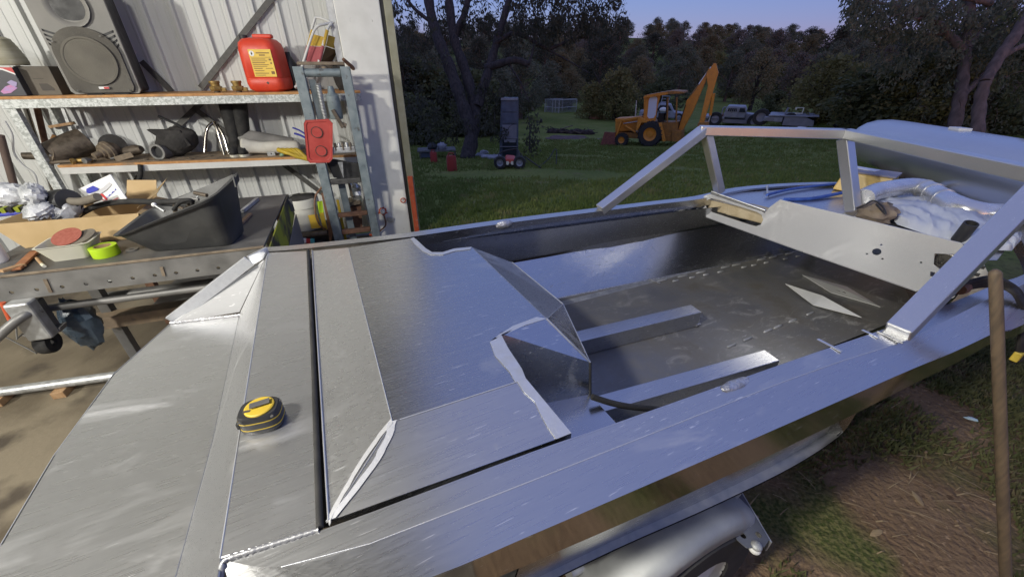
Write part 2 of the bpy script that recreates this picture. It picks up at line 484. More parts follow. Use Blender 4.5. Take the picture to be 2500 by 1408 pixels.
# ---------------------------------------------------------------- the ground
def ground_mat():
    m = bpy.data.materials.new('field_ground'); m.use_nodes = True
    t = m.node_tree; b = t.nodes['Principled BSDF']; N, K = t.nodes.new, t.links.new
    tc = N('ShaderNodeTexCoord')
    def noise(s, d=6, dist=0):
        n = N('ShaderNodeTexNoise'); n.inputs['Scale'].default_value = s; n.inputs['Detail'].default_value = d; n.inputs['Distortion'].default_value = dist
        K(tc.outputs['Object'], n.inputs['Vector']); return n.outputs[0]
    def rng(x, a, b_, c=0, d=1):
        r = N('ShaderNodeMapRange'); r.inputs[1].default_value = a; r.inputs[2].default_value = b_; r.inputs[3].default_value = c; r.inputs[4].default_value = d
        K(x, r.inputs[0]); return r.outputs[0]
    def mix(f, c1, c2):
        x = N('ShaderNodeMix'); x.data_type = 'RGBA'
        K(f, x.inputs[0])
        for c, i in ((c1, 6), (c2, 7)):
            if isinstance(c, tuple): x.inputs[i].default_value = (*c, 1)
            else: K(c, x.inputs[i])
        return x.outputs[2]
    grass = mix(rng(noise(.35, 8), .35, .65), (.13, .165, .035), (.20, .215, .06))
    grass = mix(rng(noise(14, 4), .5, .75), grass, (.045, .066, .018))
    grass = mix(rng(noise(2.2, 5), .58, .72), grass, (.19, .17, .07))
    dirt = mix(rng(noise(2.0, 8), .35, .65), (.145, .092, .054), (.225, .152, .09))
    dirt = mix(rng(noise(45, 4), .60, .70), dirt, (.32, .22, .13))
    dirt = mix(rng(noise(26, 5), .62, .75), dirt, (.10, .06, .034))
    dirt = mix(rng(noise(1.7, 8), .50, .62), dirt, mix(rng(noise(60, 3), .4, .6), (.06, .075, .022), (.15, .14, .055)))
    sep = N('ShaderNodeSeparateXYZ'); K(tc.outputs['Object'], sep.inputs[0])
    wob = N('ShaderNodeMath'); wob.operation = 'MULTIPLY_ADD'; wob.inputs[1].default_value = 1.6
    K(noise(1.1, 7), wob.inputs[0]); K(sep.outputs[1], wob.inputs[2])
    f = rng(wob.outputs[0], 3.1, 4.3)
    sx = rng(sep.outputs[0], 3.5, 5.5)
    mm = N('ShaderNodeMath'); mm.operation = 'MAXIMUM'; K(f, mm.inputs[0]); K(sx, mm.inputs[1])
    c = mix(mm.outputs[0], dirt, grass)
    K(c, b.inputs['Base Color']); b.inputs['Roughness'].default_value = .95
    b.inputs['Specular IOR Level'].default_value = .1
    bp = N('ShaderNodeBump'); bp.inputs['Strength'].default_value = .7; bp.inputs['Distance'].default_value = .03
    K(noise(38, 6), bp.inputs['Height']); K(bp.outputs[0], b.inputs['Normal'])
    return m
M['ground'] = ground_mat()
xs = [-160 + 6 * i for i in range(20)] + [-40 + 1.0 * i for i in range(90)] + [50 + 6 * i for i in range(60)]
ys = [-30 + 3 * i for i in range(10)] + [0 + .5 * i for i in range(80)] + [40 + 3 * i for i in range(80)] + [280 + 60 * i for i in range(8)]
g = MB()
g.v = [V((x, y, tz(x, y))) for y in ys for x in xs]
nx = len(xs)
g.f = [(j * nx + i, j * nx + i + 1, (j + 1) * nx + i + 1, (j + 1) * nx + i) for j in range(len(ys) - 1) for i in range(nx - 1)]
kind(g.build('ground', M['ground'], smooth=60, origin=V((0, 0, 0))), 'structure')

# ---------------------------------------------------------------- the shed
S_END = WS(850, 300, .0)[0]
floor = MB()
door0 = W(S_END + .35, 0, 0)
q = [W(-6, 0, .006), W(S_END + .3, 0, .006), W(S_END + .3, 7.6, .006), W(-6, 7.6, .006)]
floor.prism([p - V((0, 0, .08)) for p in q], (0, 0, .08))
fo = kind(floor.build('floor', M['concrete']), 'structure')
# corrugated back wall: ribbed sheets, each a piece of the wall
wall = thing('shed_wall', W(-2.2, 0, 0), 'cream ribbed steel wall of the shed behind the shelves', 'wall')
PITCH = .19
def ribsheet(s0, n, z0, z1):
    prof = []
    for i in range(n):
        a = s0 + i * PITCH
        prof += [(a, 0), (a + .05, 0), (a + .054, .003), (a + .066, .003), (a + .070, 0), (a + .115, 0), (a + .119, .003), (a + .131, .003), (a + .135, 0), (a + .150, 0), (a + .160, .027), (a + .180, .027)]
    prof.append((s0 + n * PITCH, 0)); prof.append((s0 + n * PITCH + .004, -.002))
    m = MB()
    k = len(prof)
    m.v = [W(s, o, z) for z in (z0, z1) for s, o in prof]
    m.f = [(i, i + 1, k + i + 1, k + i) for i in range(k - 1)]
    return m
s0 = S_END - PITCH * 4 * 8 + .02
for i in range(8):
    ribsheet(s0 + i * PITCH * 4, 4, .03, 3.35).build('wall_sheet', M['wallp'], wall)
gt = MB(); gt.box(W(-2.0, -.06, 2.35), (7.0, .06, .1), Matrix((WD, -WN, V((0, 0, 1)))).transposed())
gt.build('wall_girt', M['galv'], wall)
# roof, far side walls (they shade and light the boat; most lie out of the picture)
rf = MB(); rf.prism([W(-6.2, -.05, 3.36), W(S_END + .25, -.05, 3.36), W(S_END + .25, 7.7, 3.46), W(-6.2, 7.7, 3.46)], (0, 0, .05))
kind(rf.build('roof', M['wallp']), 'structure')
ws = MB(); ws.prism([W(-6.05, 0, 0), W(-6.05, 7.6, 0), W(-6.05, 7.6, 3.36), W(-6.05, 0, 3.36)], -WD * .04)
kind(ws.build('wall', M['wallp']), 'structure')
ws = MB(); ws.prism([W(-6.05, 7.62, 0), W(S_END + .2, 7.62, 0), W(S_END + .2, 7.62, 3.46), W(-6.05, 7.62, 3.46)], WN * .04)
kind(ws.build('wall', M['wallp']), 'structure')
# lamp housings
for i, (p, aim, e) in enumerate(LAMPS):
    d = (V(aim) - V(p)).normalized()
    xx = d.cross(V((0, 0, 1))).normalized(); yy = xx.cross(d)
    mt = Matrix((xx, d, yy)).transposed()
    fl = thing('flood_lamp', p, ['work flood lamp high at the back of the shed', 'work flood lamp hung over the stern of the boat'][i], 'lamp')
    MB().box(V(p) - d * .05, (.34, .06, .26), mt).build('housing', M['black'], fl)
    MB().bar(V(p) - d * .08, V(p) + V((0, 0, .45)) - d * .08, .03, .03, up=(1, 0, 0)).build('bracket', M['galv'], fl)

# door post: a tall white box column standing at the mouth of the shed
po = .32
sl, sr = WS(868, 300, po)[0], WS(967, 300, po)[0]
post = thing('door_post', W((sl + sr) / 2, po / 2, 0), 'tall white steel post at the edge of the shed doorway', 'post')
m = MB(); m.prism([W(sl, .03, 0), W(sl, po, 0), W(sr, po, 0), W(sr, .03, 0)], (0, 0, 3.36)); m.build('column', M['post'], post, bevel=.008)
m = MB(); m.prism([W(sl - .055, po - .10, 0), W(sl - .055, po - .03, 0), W(sl - .003, po - .03, 0), W(sl - .003, po - .10, 0)], (0, 0, 3.34)); m.build('return_flange', M['galv'], post)
s1 = WS(972, 300, po)[0]
m = MB(); m.prism([W(sr + .004, po - .12, 0), W(sr + .004, po - .02, 0), W(sr + .030, po - .02, 0), W(sr + .030, po - .12, 0)], (0, 0, 3.34)); m.build('rubber_seal', M['black'], post)
M['khaki'] = mat('grubby_olive_trim', (.26, .25, .16), (.34, .33, .24), 8, .5)
m = MB(); m.prism([W(sr + .032, po - .14, 0), W(sr + .032, po + .01, 0), W(sr + .10, po + .01, 0), W(sr + .10, po - .14, 0)], (0, 0, 3.34)); m.build('door_track', M['khaki'], post, bevel=.004)
M['orangebar'] = mat('chipped_orange_paint', (.52, .085, .03), (.60, .12, .05), 18, .5, c3=(.4, .3, .25), s3=30, a3=.62)
za, zb = WS(985, 430, po)[1], WS(1003, 555, po)[1]
m = MB(); m.prism([W(sr + .036, po + .014, zb - .6), W(sr + .036, po + .040, zb - .6), W(sr + .085, po + .040, zb - .6), W(sr + .085, po + .014, zb - .6)], (0, 0, za - zb + .6)); m.build('door_bar', M['orangebar'], post, bevel=.003)
kx, kz = WS(986, 487, po)
r_ = MB(); r_.tube([W(kx - .01 + .024 * math.cos(a * .5236), po + .03, kz + .024 * math.sin(a * .5236)) for a in range(13)], .006, 6, cap=False); r_.build('ring', M['orangebar'], post)
# sprayed red patch, latch and hanging lever
ks, kz = WS(934, 515, po)
m = MB(); pts = []
for i in range(22):
    a = i / 22 * 6.283; rr = random.uniform(.035, .062)
    pts.append((ks + rr * math.cos(a), kz + rr * .9 * math.sin(a)))
m.plate([(x - ks, z - kz) for x, z in pts], [], W(ks, po + .001, kz), WD, V((0, 0, 1)), -.0015); m.build('paint_patch', M['orangebar'], post)
m = MB(); m.lathe([(.026, 0), (.026, .02), (.014, .022), (.014, .05)], W(ks, po + .002, kz), WN, 14); m.build('latch_boss', M['white'], post, 40)
la, lz = WS(936, 520, po); lb, lz2 = WS(926, 572, po)
m = MB(); m.tube(spline([W(la, po + .04, lz), W(la + .004, po + .045, (lz + lz2) / 2), W(lb + .01, po + .045, lz2 + .05), W(lb - .02, po + .04, lz2)], 4), .008, 6); m.build('latch_lever', M['rust'], post, 50)
m = MB(); m.bar(W(lb - .10, po + .02, lz2 + .02), W(lb, po + .03, lz2 - .02), .02, .02); m.build('latch_clip', M['orangebar'], post, bevel=.003)
m = MB(); m.box(W(la + .06, po + .02, lz - .07), (.07, .012, .05), Matrix((WD, -WN, V((0, 0, 1)))).transposed() @ Matrix.Rotation(R(20), 3, 'Y')); m.build('latch_plate', M['galv'], post, bevel=.002)

# ---------------------------------------------------------------- the boat
ZD = 1.0
M['dashw2'] = mat('grey_weld', (.40, .40, .405), (.30, .30, .305), 80, .4, .55, .6, .12, 160)
boat = thing('jet_boat', B(.9, 1.0, .5), 'unpainted aluminium jet boat on its trailer half out of the shed', 'boat')
T_ = .004
def sheet(pts, name, m, thick=T_, vec=None, bevel=.0015, clean=False):
    n = V((0, 0, 0)); k = len(pts)
    for i in range(k):
        n += V(pts[i]).cross(V(pts[(i + 1) % k]))
    n.normalize()
    if vec is None:
        vec = n * -thick if n.z > 0 else n * thick
    return MB().prism(pts, vec).build(name, m, boat, bevel=bevel)
def bead(pts, r=.006, name='weld_bead', m=None, wob=.35):
    pts = spline(pts, 1)
    o = []
    for i in range(len(pts) - 1):
        n = max(2, int((pts[i + 1] - pts[i]).length / (r * 1.1)))
        for k in range(n):
            o.append(pts[i].lerp(pts[i + 1], k / n))
    o.append(pts[-1])
    rs = [r * (1 + wob * (1 if i % 2 else -1) * random.uniform(.4, 1)) for i in range(len(o))]
    return MB().tube(o, rs, 6).build(name, m or M['weld'], boat, 60)
ZS = .80
# stern step plate, low; the slope up to the deck; the narrow deck strip
stern = [P(585, 765, ZS), P(415, 790, ZS), P(277, 912, ZS), P(130, 1112, ZS), P(0, 1330, ZS), P(-90, 1480, ZS), P(-150, 1600, ZS), P(300, 1800, ZS), P(370, 1600, ZS), P(430, 1405, ZS), P(518, 1080, ZS)]
sheet(stern, 'stern_plate', M['alu'])
st_edge = stern[1:7]
m = MB()
for a, b_ in zip(st_edge, st_edge[1:]):
    m.prism([a, b_, b_ - V((0, 0, .10)), a - V((0, 0, .10))], (b_ - a).cross(V((0, 0, 1))).normalized() * -.004)
m.build('stern_skirt', M['alu3'], boat)
bead([p + V((0, 0, -.001)) for p in st_edge], .0016, 'edge_bead', M['brush'], .1)
fR0, fR1 = P(654, 617, ZD), P(537, 1362, ZD)
d_ = (fR1 - fR0)
slope = [P(612, 636, .985), fR0, fR0 + d_ * .5, fR1, P(470, 1600, .985), P(370, 1600, ZS), P(430, 1405, ZS), P(518, 1080, ZS), P(585, 765, ZS)]
slope = [fR0, fR0 + d_ * 1.25, P(430, 1405, ZS) + (P(430, 1405, ZS) - P(518, 1080, ZS)) * .5, P(430, 1405, ZS), P(518, 1080, ZS), P(585, 765, ZS)]
sheet(slope, 'transom_slope', M['alu2'])
bead([fR0 + d_ * 0.02, fR0 + d_ * 1.0], .0014, 'fold_bead', M['brush'], .1)
sheet([fR0, P(752, 612, ZD), P(781, 1288, ZD), fR1], 'deck_strip', M['alu'], .02)
# far gusset beside the stern step
ga, gb, gc, gd = P(415, 790, ZS), P(585, 765, ZS), fR0 + (P(585, 765, ZS) - fR0) * .12, fR0
sheet([ga, P(585, 762, ZS), gc], 'gusset', M['alu_dull'], vec=AY * .004)
m = MB(); m.bar(ga + V((0, .01, .006)), P(609, 636, .99), .012, .045); m.bar(P(609, 636, .99), P(655, 613, 1.0), .012, .04); m.build('gusset_edge', M['brush'], boat, bevel=.002)
bead([ga + V((0, 0, .004)), P(590, 768, ZS + .004)], .005)
# deck slot with its rubber and channel
sl_ = [P(752, 612, .93), P(781, 1288, .93), P(806, 1284, .93), P(766, 610, .93)]
sheet(sl_, 'slot_channel', M['black'], .003)
m = MB(); m.tube([P(752, 612, ZD + .002), P(766, 900, ZD + .002), P(781, 1288, ZD + .002)], .006, 8); m.build('rubber_seal', M['rubber'], boat, 60)
# engine hatch
ZH = 1.028
hA, hB, hC = P(762, 612, ZD), P(803, 1272, ZD), P(1395, 1058, ZD)
hD, hE, hF = P(850, 604, ZH), P(958, 1030, ZH), P(1284, 925, ZH)
hG, hH, hI = P(1222, 814, ZH), P(1335, 778, ZH), P(1152, 603, ZH)
hJ = [P(1110, 607, ZH), P(1080, 616, ZH), P(1055, 616, ZH), P(1040, 607, ZH), P(1022, 590, ZH), P(1010, 580, ZH)]
hatch = MB().prism([hD, hE, hF, P(1274, 900, ZH), P(1242, 852, ZH), hG, hH, hI] + hJ, (0, 0, -.006)).build('engine_hatch', M['alu_top'], boat, bevel=.002)
def hsheet(pts, name, m, vec=(0, 0, -.006), bevel=.0015):
    return MB().prism(pts, vec).build(name, m, boat, bevel=bevel)
hsheet([hA, hB, hE, hD], 'hatch_slope', M['alu'])
hsheet([hB, hC, hF, hE], 'hatch_slope', M['alu2'])
m = MB(); m.prism([hB, hC, hC - V((0, 0, .05)), hB - V((0, 0, .05))], AY * .004); m.build('hatch_lip', M['alu3'], boat)
m = MB(); m.prism([hA, hB, hB - V((0, 0, .05)), hA - V((0, 0, .05))], AX * .004); m.build('hatch_lip', M['brush'], boat)
bead([hE.lerp(hB, .02), hE.lerp(hB, .98)], .0016, m=M['dashw2'], wob=.1)
M['seam'] = mat('ground_seam_pale_glint', (.74, .74, .745), (.56, .56, .57), 45, .36, .5, .6, .05, 90)  # ground weld metal, its glint put into a pale base colour
def ground_seam(pts, wd_):
    q = MB(); k = len(pts)
    for i, (p, n_) in enumerate(pts):
        j = random.uniform(-.003, .003)
        q.v += [p + n_ * (-wd_ / 2 + j), p + n_ * (wd_ / 2 + j * .6)]
    q.f = [(2 * i, 2 * i + 1, 2 * i + 3, 2 * i + 2) for i in range(k - 1)]
    n = len(q.v); q.v += [p - V((0, 0, .004)) for p in q.v]; q.f += [tuple(n + i for i in f[::-1]) for f in q.f]
    return q.build('ground_seam', M['seam'], boat)
dv_ = (hB - hE).normalized(); nS, nN = (hD - hE).normalized(), (hF - hE).normalized()
ground_seam([(hE.lerp(hB, t / 14) + nS * .013 * math.sin(math.pi * (t + .6) / 15.2) + V((0, 0, .0032)), nS) for t in range(15)], .014)
ground_seam([(hE.lerp(hB, t / 14) + nN * .020 * math.sin(math.pi * (t + .6) / 15.2) + V((0, 0, .0032)), nN) for t in range(15)], .016)
bead([hA + V((0, 0, .003)), hB + V((0, 0, .003))], .0018, 'edge_bead', M['brush'], .1)
bead([hE.lerp(hF, .05) + V((0, 0, .001)), hF + V((0, 0, .001))], .0012, 'fold_bead', M['brush'], .1)
bead([hD.lerp(hE, .02) + V((0, 0, .001)), hE + V((0, 0, .001))], .0012, 'fold_bead', M['brush'], .1)
# linished border round the cut-outs
def border(name, pts, offs, z):
    a = [P(u, v, z) for u, v in pts]; b_ = [P(u + du, v + dv, z) for (u, v), (du, dv) in zip(pts, offs)]
    m = MB()
    for i in range(len(a) - 1):
        m.prism([a[i], a[i + 1], b_[i + 1], b_[i]], (0, 0, .0012))
    return m.build(name, M['brush'], boat)
border('linished_edge', [(1335, 778), (1280, 795), (1222, 814), (1242, 852), (1274, 900), (1284, 925)],
       [(-25, -4), (-30, 2), (-26, 20), (-34, 16), (-30, 8), (-26, 8)], ZH + .001)
fC = [hF.lerp(hC, t) + V((0, 0, .0012)) for t in (0, .2, .4, .6, .8, 1)]
fI = [p + (hE - hF).normalized() * w_ for p, w_ in zip(fC, (.022, .026, .020, .028, .034, .036))]
m = MB()
for i in range(5): m.prism([fC[i], fC[i + 1], V((fI[i + 1].x, fI[i + 1].y, fC[i + 1].z)), V((fI[i].x, fI[i].y, fC[i].z))], (0, 0, .001))
m.build('linished_edge', M['brush'], boat)
border('linished_edge', [(1010, 580), (1022, 590), (1040, 607), (1055, 616), (1080, 616), (1110, 607), (1152, 603)],
       [(-8, 3), (-10, 6), (-9, 6), (-5, 6), (2, 6), (2, 6), (-4, 6)], ZH + .001)
# front faces of the engine box
hM, hN = P(1375, 742, .93), P(1250, 640, .95)
hO = P(1441, 884, .90)
hQ, hV = P(1441, 962, .80), P(1300, 935, .90)
sheet([hI, hH, hM, hN], 'box_front_slope', M['alu2'])
sheet([hH, hO, hM], 'box_corner', M['alu3'])
m = MB(); m.prism([hG, hH, hO, hQ, P(1250, 1000, .80), P(1225, 950, .83)], AY * .004); m.build('box_side', M['alu3'], boat)
sheet([hQ, P(1505, 1032, .80), P(1400, 1075, .80), P(1200, 1080, .80), P(1225, 960, .80)], 'box_ledge', M['alu3'])
m = MB(); m.prism([hO, hM, P(1375, 860, .60), hQ - V((0, 0, .2))], AX * -.004); m.build('box_front', M['alu3'], boat)
bead([hH, hO], .003, 'edge_bead', M['brush'], .1); bead([hO, hQ], .004, 'edge_bead', M['black'], .1)
bead([hM, hN], .002, 'edge_bead', M['brush'], .1); bead([hH, hM], .0015, 'edge_bead', M['brush'], .1); bead([hM, hO], .0015, 'edge_bead', M['brush'], .1)
# near gunwale
inn = [P(640, 1335, ZD), P(778, 1296, ZD), P(1300, 1102, ZD), P(1503, 1032, ZD), P(1933, 880, ZD), P(2153, 805, ZD), P(2270, 760, ZD), P(2420, 698, ZD), P(2520, 652, ZD), B(2.75, .46, ZD), B(3.02, .56, ZD), B(3.28, .71, ZD), B(3.50, .90, ZD)]
cre = [P(543, 1368, ZD), P(780, 1366, ZD - .004), P(1300, 1172, ZD - .004), P(1679, 1023, ZD - .004), P(1986, 904, ZD - .004), P(2213, 830, ZD - .004), P(2320, 777, ZD - .004), P(2420, 726, ZD - .004), P(2520, 676, ZD - .004), B(2.78, .40, ZD - .004), B(3.05, .51, ZD - .004), B(3.33, .68, ZD - .004), B(3.55, .88, ZD - .004)]
inn[0] = P(545, 1362, ZD)
inn2, cre2 = spline(inn, 4), spline(cre, 4)
low = []
lowk = [P(600, 1560, .95), P(1052, 1408, .95), P(1300, 1304, .95), P(1580, 1183, .95), P(1850, 1066, .95), P(2100, 956, .95), P(2240, 895, .95), P(2326, 860, .95), P(2420, 816, .95), P(2520, 768, .95), B(2.82, .36, .955), B(3.08, .47, .96), B(3.36, .64, .965), B(3.60, .86, .965)]
low2 = spline(lowk, 4)
def strip(A, C, name, m, parent=None, vec=(0, 0, -.004), smooth=25):
    q = MB(); n = min(len(A), len(C))
    q.v = list(A[:n]) + list(C[:n]); q.f = [(i, i + 1, n + i + 1, n + i) for i in range(n - 1)]
    q2 = MB(); q2.v = [p + V(vec) for p in q.v]; q2.f = [f[::-1] for f in q.f]
    q.add(q2.v, q2.f)
    return q.build(name, m, parent or boat, smooth)
strip(inn2, cre2, 'gunwale_top', M['alu2'])
strip(cre2, low2, 'gunwale_face', M['alu2'])
strip(inn2, [p - V((0, 0, .05)) for p in inn2], 'gunwale_inner', M['alu3'], vec=AY * -.004)
bead([p + V((0, 0, .0)) for p in cre2[3:20:2]], .0012, 'crease_bead', M['brush'], .3)
m = MB(); m.prism([P(541, 1364, ZD - .003), cre2[0] + V((0, 0, -.003)), low2[0], low2[0] + V((0, .0, -.1)), P(470, 1500, .92)], AX * .005); m.build('gunwale_end', M['alu3'], boat)
bead([P(541, 1412, .985), P(543, 1372, ZD + .002), P(556, 1362, ZD + .003), P(778, 1292, ZD + .001)], .0042, m=M['dashw2'], wob=.28)
# hull side below the gunwale, chine and bottom
side_lo = spline([P(700, 1640, .865), P(1052, 1478, .86), P(1300, 1372, .86), P(1580, 1250, .86), P(1850, 1125, .865), P(2100, 1003, .875), P(2240, 932, .885), P(2330, 888, .89), P(2420, 838, .90), P(2520, 784, .91), B(2.82, .38, .925), B(3.08, .49, .935), B(3.35, .66, .945), B(3.58, .88, .955)], 4)
strip(low2, side_lo, 'hull_side', M['alu_mirror'], vec=AY * .004)
czs = [.62, .62, .63, .64, .66, .70, .75, .85]
chA = spline([P(u, v, z) for (u, v), z in zip([(1250, 1440), (1500, 1318), (1700, 1228), (1841, 1160), (1931, 1112), (2010, 1064), (2060, 1030), (2092, 1000)], czs)], 3)
chB = spline([P(u, v, z) for (u, v), z in zip([(1250, 1462), (1500, 1340), (1700, 1252), (1841, 1186), (1931, 1140), (2010, 1092), (2060, 1052), (2092, 1006)], czs)], 3)
hi_ = []
for p in chA:
    a_ = p.dot(AX); q_ = min(side_lo, key=lambda k: abs(k.dot(AX) - a_)); hi_.append(B(a_, q_.dot(AY) + .02, q_.z - .008))
strip(hi_, chA, 'hull_lower_side', M['alu3'], vec=AY * .004)
strip(chA, chB, 'chine', M['galv'], vec=AY * .004)
cbB = [B(p.dot(AX), max(.42, p.dot(AY) + .03), .50) for p in chB]
strip([p + V((0, 0, -.003)) for p in chB], cbB, 'hull_bottom', M['alu3'])
strip(cbB, [B(p.dot(AX), 1.0, .42) for p in chB], 'hull_bottom', M['alu3'])
# far gunwale
fin = spline([P(1003, 578, ZD), P(1233, 545, ZD), P(1455, 517, ZD), P(1600, 499, ZD), P(1714, 485, ZD), B(2.3, 1.49, ZD), B(2.7, 1.41, ZD), B(3.0, 1.29, ZD), B(3.3, 1.1, ZD), B(3.48, .93, ZD)], 4)
fout = []
for i, p in enumerate(fin):
    a = fin[min(i + 1, len(fin) - 1)] - fin[max(i - 1, 0)]
    fout.append(p + a.normalized().cross(V((0, 0, 1))) * -.055)
back = spline([P(650, 614, ZD), P(750, 606, ZD), fin[0]], 3)
bout = [p + AY * .05 for p in back]
strip(back[:-1] + fin, bout[:-1] + fout, 'gunwale_top', M['alu2'])
strip(fin, [p - V((0, 0, .048)) for p in fin], 'gunwale_inner', M['alu3'], vec=AY * .004)
FO = bout[:-1] + fout
strip(FO, [p - V((0, 0, .05)) for p in FO], 'gunwale_face', M['alu2'], vec=AY * -.004)
strip([p - V((0, 0, .05)) + AY * .015 for p in FO], [p - V((0, 0, .42)) + AY * .03 for p in FO], 'hull_side', M['alu3'], vec=AY * -.004)
m = MB(); m.ball(P(1232, 548, ZD - .006), (.045, .012, .02), 10, 6, Matrix.Rotation(R(26), 3, 'Z'), .12); m.build('weld_lump', M['weld'], boat, 60)
m = MB(); m.ball(P(1795, 937, ZD + .000), (.045, .014, .006), 10, 6, Matrix.Rotation(R(26), 3, 'Z'), .15); m.build('weld_lump', M['weld'], boat, 60)
for u, v, l in ((1985, 860, .06), (2085, 832, .04)):
    p = P(u + 40, v - 18, ZD + .0015)
    m = MB(); m.box(p, (.009, l, .0012), Matrix.Rotation(R(26), 3, 'Z')); m.build('linished_mark', M['brush'], boat)
# inside: far side in two strakes, floor, stringers
cr_l = spline([P(900, 690, .75), P(1250, 641, .75), P(1567, 583, .76), P(1900, 525, .83), B(2.9, 1.25, .84)], 4)
tp_l = spline([P(900, 610, .955), P(1250, 570, .955), P(1500, 538, .955), P(1712, 510, .955), B(2.9, 1.25, .955)], 4)
fl_l = spline([P(800, 860, .55), P(1060, 803, .55), P(1370, 727, .55), P(1950, 612, .55), B(3.05, 1.28, .55)], 4)
strip(tp_l, cr_l, 'inner_side', M['alu3'], vec=AY * .004)
strip([p - AY * .010 for p in cr_l], fl_l, 'inner_side', M['alu3'], vec=AY * .004)
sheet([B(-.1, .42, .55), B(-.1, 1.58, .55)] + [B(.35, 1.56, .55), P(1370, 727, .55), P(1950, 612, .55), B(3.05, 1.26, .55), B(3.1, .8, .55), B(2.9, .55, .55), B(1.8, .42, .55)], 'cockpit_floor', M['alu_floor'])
nin = [B(-.1, .43, .95), B(1.0, .40, .95), B(1.9, .36, .95), B(2.5, .46, .95), B(3.0, .75, .95)]
strip(nin, [V((p.x, p.y, .55)) + AY * .06 for p in nin], 'inner_side', M['alu3'], vec=AY * -.004)
bead(fl_l[5:14], .005, 'floor_seam', M['weld'])
for (p, q, z) in ((P(1405, 822, .635), P(1700, 752, .635), .635), (P(1462, 985, .635), P(1885, 866, .635), .635)):
    d = (q - p).normalized(); n = d.cross(V((0, 0, 1)))
    m = MB(); m.prism([p - n * .036 - d * .1, q - n * .036, q + n * .036, p + n * .036 - d * .1], (0, 0, -.083)); m.build('floor_stringer', M['alu2'], boat, bevel=.003)
    m = MB(); m.box(q + V((0, 0, -.075)) + n * .03, (.03, .02, .012), Matrix.Rotation(R(26), 3, 'Z')); m.build('weld_bead', M['weld'], boat, bevel=.003)
M['dashw'] = mat('dull_weld', (.36, .36, .35), (.46, .46, .45), 60, .5, .6, .4)
def dashes(u0, v0, u1, v1, n, l, z=.5525, rad=.0062):
    a, b_ = P(u0, v0, z), P(u1, v1, z)
    d = (b_ - a).normalized()
    for i in range(n):
        c = a.lerp(b_, (i + random.uniform(.2, .8)) / n)
        MB().tube([c - d * l / 2, c - d * l * .4, c, c + d * l * .4, c + d * l / 2], [.002, rad, rad * .9, rad, .002], 6).build('weld_bead', M['dashw'], boat, 60)
dashes(1590, 690, 1950, 614, 8, .075)
dashes(1625, 690, 1965, 622, 9, .045)
dashes(1770, 850, 1985, 762, 6, .06)
MB().bar(P(1585, 681, .556), P(1612, 691, .556), .01, .004).build('weld_bead', M['weld'], boat)
# dash panel with its openings
dA, dB = B(1.97, 1.5, 0), B(2.21, .45, 0)
dU = (dB - dA).normalized(); dN = dU.cross(V((0, 0, 1))).normalized()
if dN.dot(dA) > 0: dN = -dN
def DP(u, v):
    p = PL(u, v, dA, dN); return ((p - dA).dot(dU), p.z)
dash_o = [DP(*q) for q in ((1697, 518), (1712, 482), (1732, 473), (1868, 520), (1880, 505), (1905, 487), (2080, 528), (2345, 592), (2400, 640), (2425, 690), (2400, 745), (2320, 738), (2240, 709), (1960, 612))]
def rr_px(q):
    return [DP(*k) for k in q]
slot = rr_px([(1738, 484), (1727, 488), (1722, 500), (1727, 511), (1740, 518), (1830, 548), (1846, 552), (1858, 548), (1864, 536), (1860, 524), (1848, 517), (1760, 489)])
hc = DP(2141, 614)
holes = [slot, circ(*hc, .0155, 16)] + [circ(*DP(*q), .0042, 8) for q in ((2152, 597), (2117, 619), (2155, 631), (2249, 640))]
holes += [rr_px([(2282, 618), (2340, 620), (2336, 662), (2300, 660), (2280, 645)]), rr_px([(2272, 662), (2283, 664), (2283, 676), (2271, 673)])]
m = MB().plate(dash_o, holes, dA, dU, V((0, 0, 1)), .004)
dash = m.build('dash_panel', M['alu_dash'], boat)
def dp3(u, v, off=0.0):
    x, z = DP(u, v); return dA + dU * x + V((0, 0, z)) + dN * off
fl = MB()
for a, b_ in (((1697, 519), (1960, 613)), ((1960, 613), (2240, 710))):
    fl.bar(dp3(*a, -.005), dp3(*b_, -.005), .012, .012)
fl.build('dash_flange', M['brush'], dash and boat, bevel=.003)
m = MB(); m.bar(dp3(1868, 517, -.004), dp3(1735, 470, -.004), .014, .02); m.build('shelf_rim', M['alu2'], boat, bevel=.003)
M['foam'] = mat('tan_foam', (.36, .29, .18), (.44, .37, .25), 18, .9, bump=.3)
for (a, b_) in (((1722, 488), (1768, 522)), ((1770, 495), (1812, 540)), ((1814, 506), (1862, 552))):
    p, q = dp3(*a, -.05), dp3(*b_, -.05)
    c = (p + q) / 2
    m = MB(); m.box(c - dN * .02, (abs((q - p).dot(dU)), .06, .08), Matrix((dU, dN, V((0, 0, 1)))).transposed()); m.build('foam_block', M['foam'], boat, bevel=.01)
m = MB(); m.box(dp3(2310, 640, -.02), (.07, .012, .06), Matrix((dU, dN, V((0, 0, 1)))).transposed()); m.build('switch_panel', M['chrome'], boat, bevel=.003)
for q in ((2355, 655), (2395, 650), (2382, 668)):
    m = MB(); m.box(dp3(*q, .004), (.022, .01, .014), Matrix((dU, dN, V((0, 0, 1)))).transposed()); m.build('switch', M['black'], boat, bevel=.002)
# foredeck behind the dash
fd = [dA + V((0, 0, .985)) + AX * .03, B(2.3, 1.485, .985), B(2.7, 1.40, .985), B(3.0, 1.28, .985), B(3.3, 1.09, .985), B(3.47, .92, .985), B(3.25, .70, .985), B(2.95, .54, .985), B(2.65, .445, .985), B(2.35, .40, .985), dB + V((0, 0, .985)) + AX * .03]
sheet(fd, 'foredeck', M['alu2'])
m = MB(); m.tube([P(1875, 478, .985), P(1873, 462, 1.0), P(1873, 455, 1.01)], [.008, .005, .009], 8); m.build('deck_pin', M['galv'], boat, 50)
